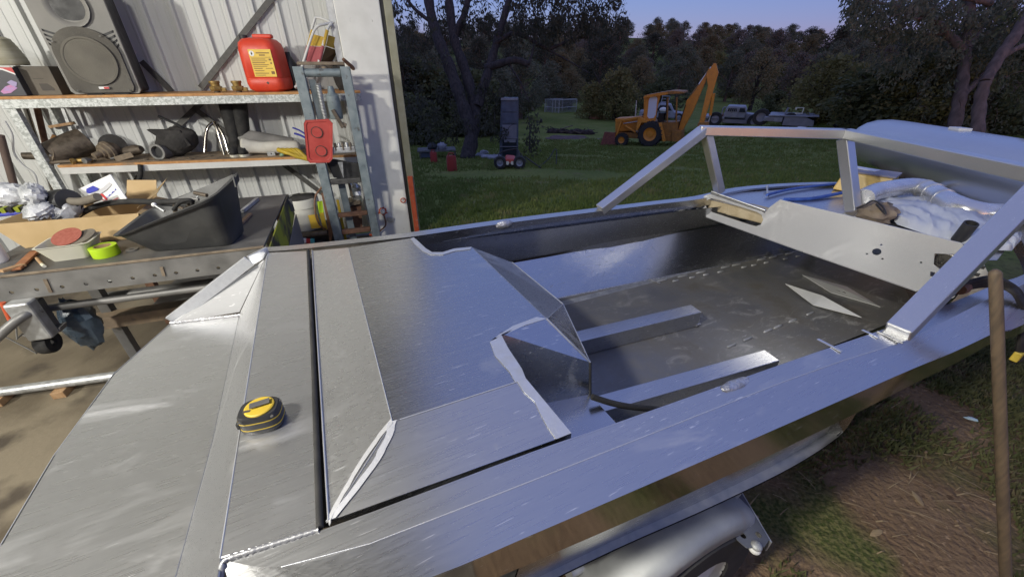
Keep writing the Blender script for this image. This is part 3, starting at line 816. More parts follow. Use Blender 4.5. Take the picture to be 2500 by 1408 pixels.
# windscreen frame
Tz = 1.36
t0, t1, t2 = B(1.87, 1.52, Tz), B(2.42, 1.12, Tz), B(1.98, .345, Tz)
f0, f1 = P(1465, 512, 1.0), P(2190, 812, 1.005)
wsf = []
def wbar(p, q, up=(0, 0, 1), w=.058, h=.045, name='windscreen_bar'):
    o = MB().bar(p, q, w, h, up).build(name, M['alu_bar'], boat, bevel=.004); wsf.append(o); return o
# top bars are flat box section lying along the rake
wbar(f0, t0, (AX * -.5 + AY * .0 + V((0, 0, .8))))
wbar(t0 - (t1 - t0).normalized() * .02, t1)
wbar(t1 - (t2 - t1).normalized() * .02, t2)
wbar(t2 + (t2 - f1).normalized() * .02, f1, (AX * -.5 + V((0, 0, .8))))
wbar(P(1757, 470, 1.02), t0 + AX * .03 + V((0, 0, -.02)), AY, .045, .045, 'windscreen_post')
wbar(P(2083, 512, 1.0), t1 + V((0, 0, -.02)), AY, .06, .05, 'windscreen_post')
bead([f1 + AX * -.035 - AY * .03 + V((0, 0, -.004)), f1 + AX * -.035 + AY * .03 + V((0, 0, -.004))], .003, m=M['dashw2'])

# ---------------------------------------------------------------- trailer
tr = thing('boat_trailer', B(.7, 1.0, 0), 'galvanised boat trailer under the hull with one mudguard showing', 'trailer')
RB = Matrix((AX, AY, V((0, 0, 1)))).transposed()
ca, cz, cr = .70, .29, .30
arc = [(ca + cr * math.cos(R(a)) * (1.06 if a < 90 else 1.12), cz + cr * math.sin(R(a)) ** .8) for a in range(12, 171, 8)]
m = MB(); b0, b1 = .26, .44
prof = [(b0 - .004, -.055), (b0, -.02), (b0 + .012, -.006), (b0 + .035, 0), (b1, 0)]
pts = []
for a, z in arc:
    d = V((a - ca, z - cz)).normalized()
    for b_, o in prof:
        pts.append(B(a + d.x * o, b_, z + d.y * o))
k = len(prof); n = len(arc)
m.v = pts; m.f = [(i * k + j, i * k + j + 1, (i + 1) * k + j + 1, (i + 1) * k + j) for i in range(n - 1) for j in range(k - 1)]
gd_ = m.build('mudguard', M['guard'], tr, 50)
so = gd_.modifiers.new('solid', 'SOLIDIFY'); so.thickness = .003
wc = B(ca + .02, .33, .275)
wh = thing('wheel', wc, '', ''); del wh['label'], wh['category']
wh.parent = tr; wh.location = wc - ROOT[tr]; ROOT[wh] = wc
bpy.data.objects.remove(wh)
def tyre_prof(r, w_, ri):
    return [(ri, -w_ / 2), (r * .93, -w_ / 2), (r, -w_ * .36), (r * 1.01, 0), (r, w_ * .36), (r * .93, w_ / 2), (ri, w_ / 2), (ri, -w_ / 2)]
wo = MB().lathe(tyre_prof(.265, .155, .15), wc, AY, 28, False).build('wheel', M['tyre'], tr, 40)
MB().lathe([(.15, -.07), (.145, -.05), (.10, -.045), (.095, -.06), (.045, -.065), (.04, -.085), (.0, -.088)], wc, AY, 24, False).build('rim', M['white'], wo, 40)
m = MB()
m.bar(B(-.4, .50, .50), B(2.6, .56, .50), .05, .10); m.build('frame_rail', M['galv'], tr, bevel=.004)
m = MB(); m.bar(B(-.4, 1.5, .50), B(2.6, 1.42, .50), .05, .10); m.build('frame_rail', M['galv'], tr, bevel=.004)
MB().bar(B(2.55, .55, .5), B(4.3, 1.0, .48), .05, .08).build('drawbar', M['galv'], tr, bevel=.004)
MB().bar(B(2.55, 1.42, .5), B(4.3, 1.0, .48), .05, .08).build('drawbar', M['galv'], tr, bevel=.004)
MB().bar(B(ca, .35, .28), B(ca, 1.65, .28), .05, .05).build('axle', M['galv'], tr, bevel=.004)
MB().lathe(tyre_prof(.265, .155, .15), B(ca + .02, 1.66, .275), AY, 28, False).build('wheel', M['tyre'], tr, 40)
# lamp bracket, perforated
M['brk'] = mat('dark_galvanised', (.10, .11, .14), (.15, .16, .19), 14, .5, .6, .5)
ba, bb = P(1790, 1232, .50), P(1842, 1325, .50)
dU_ = (bb - ba).normalized(); dV_ = V((0, 0, 1)).cross(dU_)
ln = (bb - ba).length
out = [(-.06, -.045), (ln - .01, -.045), (ln + .012, -.03), (ln + .012, .02), (ln - .005, .045), (-.06, .045)]
hl = [circ(x * ln, y, .0085, 10) for x in (.02, .42, .82) for y in (-.022, .022)]
MB().plate(out, hl, ba, dU_, dV_, .004).build('lamp_bracket', M['brk'], tr)
MB().prism([ba - dU_ * .06 + dV_ * .047, ba + dU_ * ln + dV_ * .047, ba + dU_ * ln + dV_ * .047 + V((0, 0, -.045)), ba - dU_ * .06 + dV_ * .047 + V((0, 0, -.045))], dV_ * .004).build('bracket_flange', M['galv'], tr)
MB().tube(spline([P(1765, 1170, .62), P(1796, 1178, .60), P(1800, 1200, .55), P(1785, 1215, .51)], 4), .011, 8).build('bracket_strap', M['galv'], tr, 50)
lp = bb + dU_ * .008 + V((0, 0, -.012))
MB().ball(lp, (.016, .016, .015), 14, 8).build('marker_lamp', M['white'], tr, 60)
MB().ball(lp + V((0, 0, .014)), (.015, .015, .010), 14, 8).build('lamp_cap', M['guard'], tr, 60)
MB().tube([P(1395, 1398, .45), P(1440, 1372, .46), P(1478, 1350, .5)], .014, 8).build('guard_stay', M['galv'], tr, 50)

# ---------------------------------------------------------------- things on and in the boat
# tape measure
tc_ = P(648, 1032, ZD); ta = R(17)
tm = thing('tape_measure', tc_, 'black and yellow tape measure lying on the deck strip', 'tape measure')
c_, s_ = math.cos(ta), math.sin(ta)
def TP(x, y, z): return tc_ + V((x * c_ - y * s_, x * s_ + y * c_, z))
def tloop(sc_, z, n=22):
    o = []
    for i in range(n):
        a = 2 * math.pi * i / n
        ex = .039 * math.copysign(abs(math.cos(a)) ** .62, math.cos(a)) * sc_; ey = .0305 * math.copysign(abs(math.sin(a)) ** .62, math.sin(a)) * sc_
        o.append(TP(ex, ey, z))
    return o
def loft(m, loops):
    n = len(loops[0]); o = len(m.v)
    for l in loops: m.v += l
    m.f += [(o + i * n + k, o + i * n + (k + 1) % n, o + (i + 1) * n + (k + 1) % n, o + (i + 1) * n + k) for i in range(len(loops) - 1) for k in range(n)]
    m.f.append(tuple(o + k for k in reversed(range(n)))); m.f.append(tuple(o + (len(loops) - 1) * n + k for k in range(n)))
    return m
loft(MB(), [tloop(.93, .001), tloop(1.0, .006), tloop(1.0, .013)]).build('case', M['black'], tm, 40)
loft(MB(), [tloop(1.01, .0132), tloop(1.01, .0155)]).build('yellow_band', M['yellow'], tm, 40)
loft(MB(), [tloop(1.0, .0157), tloop(1.0, .030)]).build('case', M['black'], tm, 40)
loft(MB(), [tloop(1.01, .0302), tloop(1.01, .0325)]).build('yellow_band', M['yellow'], tm, 40)
loft(MB(), [tloop(1.0, .0327), tloop(.98, .041), tloop(.90, .046)]).build('case', M['black'], tm, 40)
MB().lathe([(.0, 0), (.0275, 0), (.0275, .003), (.025, .0045), (0, .0045)], TP(0.002, 0, .0455), (0, 0, 1), 26).build('badge', M['yellow'], tm, 30)
m = MB(); m.box(TP(.004, .002, .0545), (.036, .015, .002), Matrix.Rotation(ta + R(12), 3, 'Z')); m.box(TP(.004, .002, .0515), (.006, .013, .005), Matrix.Rotation(ta, 3, 'Z')); m.build('belt_clip', M['steel'], tm, bevel=.0006)
m = MB(); m.box(TP(-.046, .004, .010), (.006, .022, .014), Matrix.Rotation(ta, 3, 'Z')); m.build('tape_hook', M['black'], tm, bevel=.001)
for (x, y) in ((.030, -.030), (-.028, -.031), (.037, .012)):
    MB().lathe([(.003, 0), (.003, .0016), (0, .0016)], TP(x, y, .042), (0, 0, 1), 8).build('screw', M['steel'], tm)
m = MB(); m.box(TP(-.018, -.010, .0502), (.014, .006, .0004), Matrix.Rotation(ta, 3, 'Z')); m.build('print', M['print'], tm)
# two folded diamond plates on the floor
M['plate'] = mat('pale_plate', (.50, .50, .48), (.58, .58, .56), 9, .4, .5, .35)
def diamond(a, b0_, b1_, wd_, label, rise):
    c = B(a, (b0_ + b1_) / 2, .555)
    t = thing('folded_plate', c, label, 'metal plate', 'folded diamond plates on the cockpit floor')
    e0, e1 = B(a, b1_, .556), B(a, b0_, .556)
    mid = B(a, (b0_ + b1_) / 2, .556 + rise)
    for sgn, wv in ((1, wd_[0]), (-1, wd_[1])):
        o = B(a + sgn * wv, (b0_ + b1_) / 2, .557)
        q = MB(); q.prism([e0 + V((0, 0, rise * .5)), mid, e1 + V((0, 0, rise * .5)), o] if rise > .02 else [e0, mid, e1, o], (0, 0, -.003))
        q.build('plate_half', M['plate'], t)
    return t
diamond(2.25, .665, 1.045, (.075, .05), 'folded diamond plate with raised bright ridge, nearer the stern', .045)
d2 = diamond(2.50, .69, 1.09, (.08, .075), 'flat diamond plate with dark arrow mark, nearer the dash', .012)
m = MB(); p = B(2.47, .86, .5625)
m.prism([p, p + AX * .018 - AY * .004, p + AX * .005 - AY * .016, p + AX * .006 - AY * .006], (0, 0, .0008)); m.prism([p + AY * .03 - AX * .006, p + AY * .02 + AX * .006, p + AY * .006 - AX * .004, p + AY * .02 - AX * .001], (0, 0, .0008))
m.build('arrow_mark', M['print'], d2)
# black hose over the box ledge
tag(MB().tube(spline([P(1445, 968, .83), P(1500, 985, .80), P(1560, 995, .76), P(1640, 1000, .70)], 5), .009, 8).build('rubber_hose', M['rubber'], None, 60), 'black hose running down beside the engine box ledge', 'hose')
# --- on the foredeck
RBm = RB
yb = B(2.98, 1.17, .99)
yt = thing('carton', yb, 'yellow-brown carton taped up on the foredeck', 'carton')
MB().box(yb + V((0, 0, .055)), (.20, .27, .11), RB @ Matrix.Rotation(R(14), 3, 'Z'), .86).build('box_body', mat('taped_yellow_card', (.56, .37, .09), (.64, .45, .14), 9, .35, bump=.25, bscale=18), yt, bevel=.006)
MB().box(yb + V((0, 0, .115)), (.18, .25, .010), RB @ Matrix.Rotation(R(14), 3, 'Z')).build('lid', mat('grey_carton_lid', (.22, .20, .22), (.3, .28, .3), 7, .6), yt, bevel=.003)
MB().box(yb + AY * .05 + AX * .02 + V((0, 0, .122)), (.07, .13, .003), RB).build('paper', M['whitepr'], yt)
hz = spline([P(2108, 484, 1.055), P(2126, 474, 1.057), P(2150, 466, 1.06), P(2220, 456, 1.065), P(2264, 464, 1.065), P(2325, 498, 1.06), P(2385, 517, 1.05), P(2450, 522, 1.045), P(2560, 520, 1.04)], 10)
dt = thing('duct_hose', P(2230, 470, .99), 'shiny silver flexible duct hose lying bent on the foredeck', 'hose')
MB().tube(hz, [.047 + .0012 * (i % 2) for i in range(len(hz))], 14).build('duct', M['foil'], dt, 50)
for i in (38, 42, 46):
    q = MB()
    for k in range(3):
        p = hz[i].lerp(hz[i + 1], k / 3)
        q.tube([p - (hz[i + 1] - hz[i]) * .12, p + (hz[i + 1] - hz[i]) * .12], .051, 14)
    q.build('duct_collar', M['foil'], dt, 50)
# crumpled sheet
A_, B_, C_, D_ = [(2120, 488), (2240, 492), (2330, 505), (2470, 555), (2490, 590)], None, [(2190, 548), (2260, 572), (2330, 590), (2400, 610), (2470, 612)], None
m = MB(); NU, NV = 48, 22
def lerp_poly(pl, t):
    x = t * (len(pl) - 1); i = min(int(x), len(pl) - 2); f = x - i
    return (pl[i][0] * (1 - f) + pl[i + 1][0] * f, pl[i][1] * (1 - f) + pl[i + 1][1] * f)
from mathutils import noise as mnoise
for j in range(NV + 1):
    for i in range(NU + 1):
        u, v = i / NU, j / NV
        a = lerp_poly(A_, u); c = lerp_poly(C_, u)
        p = P(a[0], a[1], .995) .lerp(P(c[0], c[1], .995), v)
        hgt = .050 * math.sin(math.pi * min(1, v * 1.02)) ** .5 * math.sin(math.pi * min(1, u * .98 + .02)) ** .4
        fold = (1 - abs(mnoise.noise(V((u * 7 - v * 6, v * 2.2 + u * 2, 1.3))))) * .038 - .024 + (1 - abs(mnoise.noise(V((u * 15 + v * 9, v * 6, 7))))) * .022 - .014
        m.v.append(p + V((0, 0, max(0, hgt + fold * (1 if 0 < v < 1 else 0)))))
m.f = [(j * (NU + 1) + i, j * (NU + 1) + i + 1, (j + 1) * (NU + 1) + i + 1, (j + 1) * (NU + 1) + i) for j in range(NV) for i in range(NU)]
tag(m.build('plastic_sheet', M['sheet'], None, 70), 'creased white plastic sheet heaped on the foredeck behind the dash', 'sheet')
# brown cloth bag
bp_ = P(2135, 535, .995)
bg_ = thing('cloth_bag', bp_, 'small brown cloth bag with a dark drawstring behind the dash', 'bag')
m = MB(); m.ball(bp_ + V((0, 0, .03)), (.095, .075, .05), 18, 12, RB, .2); m.build('bag_body', mat('brown_bag_cloth', (.17, .13, .09), (.26, .21, .15), 14, .9, bump=.5, bscale=26), bg_, 60)
MB().tube(spline([bp_ + RB @ V(q) for q in ((-.07, .06, .05), (-.09, .03, .075), (-.05, .02, .095), (-.07, -.03, .085), (-.09, -.06, .06), (-.06, .0, .085))], 5), .004, 6).build('drawstring', M['black'], bg_, 60)
# blue cords
tag(MB().tube(spline([P(1872, 476, 1.0), P(1930, 462, 1.0), P(2000, 453, 1.0), P(2075, 447, 1.005), P(2120, 447, 1.02)], 5), .008, 7).build('blue_rope', mat('blue_cord', (.03, .07, .30), (.05, .12, .42), 30, .6), None, 60), 'thin blue cord drawn tight along the far foredeck edge', 'cord')
tag(MB().tube(spline([P(1915, 487, .995), P(1980, 485, .995), P(2040, 474, 1.0), P(2100, 462, 1.01)], 5), .010, 7).build('blue_rope', bpy.data.materials['blue_cord'], None, 60), 'thick dark blue cord slack on the foredeck by the centre post', 'cord')
# black tube stub behind the dash
ts = P(2330, 598, .975)
tt = thing('pipe_stub', ts, 'black pipe stub standing up behind the dash', 'pipe')
tdir = (P(2372, 545, 1.085) - ts)
MB().lathe([(.024, 0), (.024, tdir.length), (.019, tdir.length), (.019, tdir.length - .02), (0, tdir.length - .02)], ts, tdir, 18).build('pipe', M['black'], tt, 40)
MB().box(ts + V((0, 0, .004)), (.08, .08, .008), RB).build('pipe_base', M['black'], tt, bevel=.002)
# cable coil over the near gunwale
cc = thing('cable_coil', P(2380, 720, .98), 'coil of black cable slung over the gunwale beside the windscreen bar', 'cable')
for k in range(5):
    dz = .012 * k
    MB().tube(spline([P(2282 + 6 * k, 758 - 3 * k, .985), P(2320 + 3 * k, 722 - 5 * k, 1.0 + dz), P(2370, 702 - 4 * k, 1.02 + dz), P(2430, 698 - 5 * k, 1.03 + dz), P(2474 + 3 * k, 716 - 2 * k, 1.02), P(2494 + 2 * k, 760, .95), P(2490 + 4 * k, 830, .86), P(2478 + 3 * k, 880, .78)], 6), .0065, 6).build('cable', M['rubber'], cc, 60)
MB().lathe([(.016, -.02), (.018, 0), (.016, .02)], P(2350, 704, 1.04), AX, 12).build('cable_tie', M['rust'], cc, 40)
p = P(2484, 868, .80)
MB().box(p, (.035, .02, .035), RB).build('plug', mat('yellow_plug', (.6, .45, .06), None, 5, .5), cc, bevel=.003)
MB().box(p + AX * .03 + V((0, 0, .004)), (.022, .022, .042), RB).build('plug', mat('green_plug', (.08, .42, .22), None, 5, .5), cc, bevel=.003)
# timber pole propped on the gunwale
pt, pb = L(2430, 668, 1.0), L(2455, 1400, 1.27)
pd = (pb - pt).normalized(); pe = pt + pd * ((0.0 - pt.z) / pd.z)
pl_ = [pt - pd * .012, pt - pd * .006, pt] + [pt.lerp(pe, t) for t in (.1, .3, .5, .7, .9, 1.0)]
tag(MB().tube(pl_, [.005, .0105, .0128] + [.0132, .0136, .014, .0142, .0146, .015], 14).build('timber_pole', M['polewood'], None, 50), 'round grubby timber pole propped upright against the near gunwale', 'pole')
# the long pale hull beyond the bow
h0, h1 = L(2128, 345, 3.62), L(2505, 445, 2.12)
hd = (h1 - h0); hx = hd.normalized(); hs = hx.cross(V((0, 0, 1))).normalized(); hu = hs.cross(hx)
ph = thing('upturned_hull', V((h0.x, h0.y, tz(h0.x, h0.y))), 'long pale upturned hull lying across beyond the bow', 'boat hull')
m = MB(); NS = 26; ring = 20; loops = []
for i in range(NS + 1):
    t = -.02 + i / NS * 1.6
    c = h0 + hd * t
    f = min(1.0, max(.12, ((t + .02) / .10)) ** .45) if t < .1 else 1.0
    l = []
    for k in range(ring):
        a = 2 * math.pi * k / ring
        x, y = math.cos(a), math.sin(a)
        ry = .20 if y > 0 else .16
        wv = 0
        l.append(c + hs * (.26 * abs(x) ** .8 * (1 if x > 0 else -1) * f) + hu * ((ry * abs(y) ** .85 * (1 if y > 0 else -1)) * f - .02 * (1 - f)))
    loops.append(l)
loft(m, loops).build('hull_shell', mat('pale_hull_skin', (.50, .51, .54), (.55, .56, .59), 1.5, .26, .34, .75), ph, 50)
side = -1 if (h0 - hs).length < (h0 + hs).length else 1
q = MB(); c = h0 + hd * .60 + hu * .205; q.box(c, (.12, .07, .02), Matrix((hx, hs, hu)).transposed()); q.build('hatch_plate', M['white'], ph, bevel=.005)
q = MB(); c = h0 + hd * .78 + hu * .20 - hs * side * .15; q.tube(spline([c - hs * .05, c + hu * .05, c + hx * .06 + hu * .05, c + hx * .1], 5), .03, 10); q.build('vent_cowl', M['galv'], ph, 50)
for t in (.25, .45):
    c = h0 + hd * t; gz = tz(c.x, c.y)
    q = MB(); q.prism([c + hs * .3 + V((0, 0, -.18)), c - hs * .3 + V((0, 0, -.18)), c - hs * .36 + V((0, 0, gz - c.z - .02)), c + hs * .36 + V((0, 0, gz - c.z - .02))], hx * .06); q.build('stand', M['steel'], ph)

# ---------------------------------------------------------------- shelving along the wall
RW = Matrix((WD, -WN, V((0, 0, 1)))).transposed()       # wall-aligned axes: along, towards the wall, up
UP = V((0, 0, 1))
S0, S1 = -1.78, .56
rack = thing('shelf_rack', W(-.6, .25, 0), 'steel shelf rack with two orange boarded shelves along the ribbed wall', 'shelf rack')
def zl(s):                                             # the lower shelf sags towards the bench
    return .985 - .026 * (s - (-1.65))
def seg(s0, s1, off, z0, z1, h, w_, m, name, bevel=.002):
    MB().prism([W(s0, off, z0), W(s1, off, z1), W(s1, off, z1 + h), W(s0, off, z0 + h)], -WN * w_).build(name, m, rack, bevel=bevel)
seg(S0, S1 + .06, .45, 1.395, 1.395, .058, .03, M['galv_lip'], 'shelf_beam')
seg(S0, S1 + .06, .06, 1.395, 1.395, .058, .03, M['galv_lip'], 'shelf_beam')
MB().prism([W(S0, .452, 1.454), W(S1 + .06, .452, 1.454), W(S1 + .06, .04, 1.454), W(S0, .04, 1.454)], UP * .018).build('shelf_board', M['board'], rack)
seg(-1.66, S1, .45, zl(-1.66) - .055, zl(S1) - .055, .05, .03, M['white'], 'shelf_beam')
seg(-1.66, S1, .06, zl(-1.66) - .055, zl(S1) - .055, .05, .03, M['white'], 'shelf_beam')
MB().prism([W(-1.66, .452, zl(-1.66) - .004), W(S1, .452, zl(S1) - .004), W(S1, .43, zl(S1) - .004), W(-1.66, .43, zl(-1.66) - .004)], UP * .018).build('board_edge', M['board'], rack)
MB().prism([W(-1.66, .429, zl(-1.66) - .004), W(S1, .429, zl(S1) - .004), W(S1, .04, zl(S1) - .004), W(-1.66, .04, zl(-1.66) - .004)], UP * .019).build('shelf_board', M['dustboard'], rack)
for s_, o_ in ((-1.74, .42), (-1.74, .06), (S1 - .04, .40), (S1 - .04, .06)):
    q = MB(); q.bar(W(s_, o_, 0), W(s_, o_, 1.43 if o_ < .1 else 1.40), .055, .05, WN)
    q.build('upright', M['galv_lip'], rack, bevel=.003)
for a, b_, o_ in (((490, 215), (672, -15), .045), ((493, 250), (395, 345), .05), ((470, 262), (560, 330), .05), ((690, 400), (790, 475), .10), ((340, 430), (300, 500), .05), ((345, 150), (420, 225), .05)):
    p, q_ = WP(*a, o_), WP(*b_, o_)
    MB().bar(p, q_, .012, .042, WN.cross(q_ - p)).build('brace', M['darkbar'], rack)
# ---------------------------------------------------------------- upper shelf
ZU = 1.4725
def at(u, v, off):
    return WS(u, v, off)
# loudspeaker
spx = -1.155
sp = thing('loudspeaker', W(spx, .26, ZU), 'big grey dusty loudspeaker standing on the upper shelf', 'loudspeaker')
def SP(x, o, z): return W(spx + x, o, ZU + z)
q = MB()
lo = [SP(-.20, .43, .012), SP(.20, .43, .012), SP(.14, .08, .012), SP(-.14, .08, .012)]
hi = [SP(-.21, .43, .66), SP(.21, .43, .66), SP(.14, .08, .66), SP(-.14, .08, .66)]
tp = [SP(-.17, .41, .715), SP(.17, .41, .715), SP(.12, .10, .715), SP(-.12, .10, .715)]
loft(q, [lo, hi, tp]); q.build('cabinet', M['black'], sp, bevel=.02)
M['spk'] = mat('dusty_grey_speaker_plastic', (.20, .195, .18), (.27, .26, .24), 4, .55, .7, c3=(.15, .14, .12), s3=6, a3=.62)
M['grille'] = mat('dusty_speaker_grille', (.085, .078, .066), (.135, .125, .105), 5, .75, bump=.3, bscale=220)
face = [(-.208, .02), (-.19, .0), (.19, .0), (.208, .02), (.214, .66), (.17, .70), (-.17, .70), (-.214, .66)]
hornh = [(.118 * math.cos(a) * 1.0, .53 + .082 * math.sin(a)) for a in [2 * math.pi * i / 24 for i in range(24)]]
slots = []
for sx in (-1, 1):
    for i in range(4):
        y = .385 - i * .026
        x0, x1 = .125 + i * .015, .197
        slots.append([(sx * x, yy) for x, yy in ((x0, y - .028), (x1, y), (x1, y + .014), (x0 - .004, y - .014))])
MB().plate(face, [hornh] + slots, W(spx, .432, ZU + .006), WD, UP, -.02).build('front_baffle', M['spk'], sp)
MB().lathe([(.03, -.10), (.05, -.06), (.098, 0), (.118, .012), (.122, .012)], W(spx, .452, ZU + .536) - WN * .012, WN, 24, False).build('horn', M['spk'], sp, 50)
MB().lathe([(0, 0), (.032, 0)], W(spx, .352, ZU + .536), WN, 16, False).build('horn_throat', M['black'], sp)
gl = [(-.185, .045), (-.172, .018), (-.15, .008), (.15, .008), (.172, .018), (.185, .045), (.188, .25)]
gl += [(.188 * math.cos(R(a)), .25 + .165 * math.sin(R(a))) for a in range(8, 180, 8)] + [(-.188, .25)]
q = MB(); q.plate(gl, [], W(spx, .454, ZU + .006), WD, UP, -.010); q.build('grille', M['grille'], sp, bevel=.004)
q = MB(); q.lathe([(.152, 0), (.150, .004), (.138, .0045), (.134, .001), (.07, .0008), (.06, .003), (0, .0045)], W(spx, .4645, ZU + .215), WN, 36, False); q.build('woofer', mat('dusty_cone', (.125, .115, .095), (.16, .148, .122), 6, .8, bump=.3, bscale=220), sp, 40)
q = MB(); q.box(W(spx + .01, .467, ZU + .046), (.062, .006, .017), RW); q.build('badge', M['whitepr'], sp, bevel=.003)
q = MB(); q.box(W(spx + .025, .4705, ZU + .046), (.030, .002, .013), RW); q.build('badge_print', M['redpr'], sp)
for x, z in ((-.155, .33), (.12, .365), (.175, .1), (-.15, .03), (.15, .03)):
    MB().lathe([(.005, 0), (.005, .003), (0, .003)], W(spx + x, .465, ZU + z), WN, 8).build('screw', M['steel'], sp)
q = MB(); q.box(W(spx - .07, .43, ZU + .005), (.09, .03, .010), RW); q.box(W(spx + .09, .43, ZU + .005), (.09, .03, .010), RW); q.build('rubber_feet', M['rubber'], sp)
# printed carton and the plain carton behind it
def carton(name, u0, u1, v0, v1, off, dep, m, label):
    s0, z0 = at(u0, v1, off); s1, _ = at(u1, v1, off); _, z1 = at((u0 + u1) / 2, v0, off)
    t = thing(name, W((s0 + s1) / 2, off - dep / 2, ZU), label, 'carton')
    MB().box(W((s0 + s1) / 2, off - dep / 2, (ZU + z1) / 2), (abs(s1 - s0), dep, z1 - ZU), RW).build('box_body', m, t, bevel=.003)
    return t, s0, s1, z1
t, s0_, s1_, z1_ = carton('printed_carton', -40, 66, 165, 232, .42, .22, mat('dark_printed_card', (.03, .03, .04), (.05, .05, .06), 6, .4), 'small dark printed carton with a pink and white picture at the shelf end')
zz = z1_ - ZU
MB().plate([(0, zz), (0, zz * .80), (-.05, zz * .96), (-.12, zz), ], [], W(s1_, .4215, ZU), WD, UP, -.0015).build('red_print', M['redpr'], t)
MB().plate([(-.0, zz * .80), (-.0, zz * .74), (-.055, zz * .91), (-.14, zz * .96), (-.12, zz), (-.05, zz * .96)], [], W(s1_, .422, ZU), WD, UP, -.0015).build('white_print', M['whitepr'], t)
M['pink'] = mat('pink_print', (.55, .22, .42), (.4, .3, .6), 60, .5)
MB().plate([(-.03, .05), (-.05, .075), (-.09, .06), (-.13, .03), (-.12, .015), (-.08, .02)], [], W(s1_, .422, ZU), WD, UP, -.0015).build('pink_print', M['pink'], t)
MB().plate([(-.015, .085), (-.04, .10), (-.07, .085), (-.05, .065), (-.03, .06)], [], W(s1_, .4225, ZU), WD, UP, -.0015).build('lilac_print', mat('lilac_print', (.36, .3, .5), None, 5, .5), t)
t, s0_, s1_, z1_ = carton('plain_carton', 66, 150, 162, 226, .36, .20, M['carddk'], 'plain grey-brown carton beside the loudspeaker')
MB().plate([(-.10, .03), (-.03, .03), (-.03, .045), (-.055, .075), (-.10, .075)], [], W(s1_, .3615, ZU), WD, UP, -.0015).build('picture_print', M['print'], t)
MB().plate([(-.12, .105), (-.06, .105), (-.06, .108), (-.12, .108)], [], W(s1_, .3615, ZU), WD, UP, -.0015).build('text_print', M['print'], t)
# the ribbed plastic jar on the printed carton
s_, z_ = at(20, 160, .32)
jb = W(s_, .32, z_)
jt = thing('plastic_jar', jb, 'grimy translucent plastic jar standing on the printed carton', 'jar')
M['jar'] = mat('grimy_translucent_plastic', (.36, .33, .22), (.52, .50, .38), 5, .45, stretch=(1, 1, 7), c3=(.22, .19, .10), s3=4, a3=.58)
pr = [(.0, 0), (.105, 0), (.112, .01)]
for i in range(14):
    f = i / 13; pr.append((.112 - .034 * f ** 1.6 + (.0018 if i % 2 else -.0018), .012 + .145 * f))
pr += [(.06, .168), (.045, .172), (0, .172)]
MB().lathe(pr, jb, UP, 24, False).build('jar_body', M['jar'], jt, 50)
MB().lathe([(.040, .172), (.042, .176), (.036, .192), (.02, .20), (.018, .215), (0, .217)], jb, UP, 16, False).build('jar_cap', M['greycloth'], jt, 40)
# brass fittings
for i, (u, v, lab) in enumerate(((530, 222, 'yellow brass fitting with a square flange, under the diagonal brace'), (583, 222, 'yellow brass fitting with an open round mouth next to the red can'))):
    s_, z_ = at(u, v, .36); b0 = W(s_, .36, ZU)
    ft = thing('brass_fitting', b0, lab, 'pipe fitting')
    MB().lathe([(.040, 0), (.045, .012), (.045, .030), (.036, .034)], b0 + UP * .012, UP, 6).build('flange', M['brass'], ft, bevel=.002)
    MB().lathe([(.030, 0), (.032, .02), (.038, .024), (.038, .038), (.030, .038), (.028, .02)], b0 + UP * .044, UP, 18, False).build('mouth', M['brass'], ft, 40)
    MB().box(b0 + WD * .05 + UP * .02, (.035, .03, .028), RW).build('lug', M['brass'], ft, bevel=.003)
    MB().lathe([(.022, 0), (.022, .012), (0, .012)], b0, UP, 12).build('foot', M['clutter'], ft, 40)
# red jerrycan
js, _ = at(665, 223, .33)
jr = thing('jerrycan', W(js, .30, ZU), 'red plastic oil drum with a yellow label on the upper shelf', 'jerrycan')
RJ = Matrix.Rotation(R(-14), 3, 'Z') @ RW
JO = W(js, .30, ZU)
def JP(x, y, z): return JO + RJ @ V((x, y, z))
def jl(hx_, hy_, z, r_, dx=0):
    return [JP(x + dx, y, z) for x, y in rrect(-hx_, -hy_, hx_, hy_, r_, 4)]
loops = [jl(.11, .10, 0, .05), jl(.140, .125, .02, .06), jl(.146, .13, .06, .055), jl(.1455, .1295, .098, .055), jl(.143, .127, .101, .055), jl(.1455, .1295, .104, .055), jl(.142, .127, .30, .055), jl(.135, .12, .345, .06), jl(.11, .10, .372, .06), jl(.07, .07, .380, .05)]
loft(MB(), loops).build('drum_body', M['red'], jr, 45)
MB().box(JP(.035, 0, .392), (.15, .05, .030), RJ).build('handle', M['red'], jr, bevel=.012, bseg=3)
MB().lathe([(.030, 0), (.030, .03), (.026, .034), (0, .034)], JP(-.10, -.03, .365), UP, 16).build('cap', M['black'], jr, 40)
yl = [(-.085, -.095), (.085, -.095), (.085, .095), (-.085, .095)]
fx = RJ @ V((1, 0, 0)); fy = RJ @ V((0, 1, 0))
MB().plate(yl, [], JP(.035, -.1285, .205), fx, UP, .002).build('yellow_label', M['label'], jr)
q = MB()
lb0 = JP(.035, -.131, .205)
for r_, (y, x0, x1, h) in enumerate(((.070, -.03, .07, .007), (.055, -.01, .035, .008), (.040, -.075, .075, .0025), (.028, -.075, .03, .005), (.015, -.075, .04, .004), (.003, -.075, .02, .005), (-.01, -.075, .045, .004), (-.022, -.075, .03, .004), (-.036, -.075, -.01, .005), (-.036, .015, .07, .004), (-.052, -.075, .0, .004), (-.07, -.075, .03, .005), (-.084, -.075, .0, .004), (.025, .055, .072, .012), (.0, .06, .072, .010), (-.066, .05, .075, .02))):
    q.plate([(x0, y - h / 2), (x1, y - h / 2), (x1, y + h / 2), (x0, y + h / 2)], [], lb0, fx, UP, .0006)
q.build('label_print', mat('label_print', (.20, .11, .03), None, 5, .6), jr)
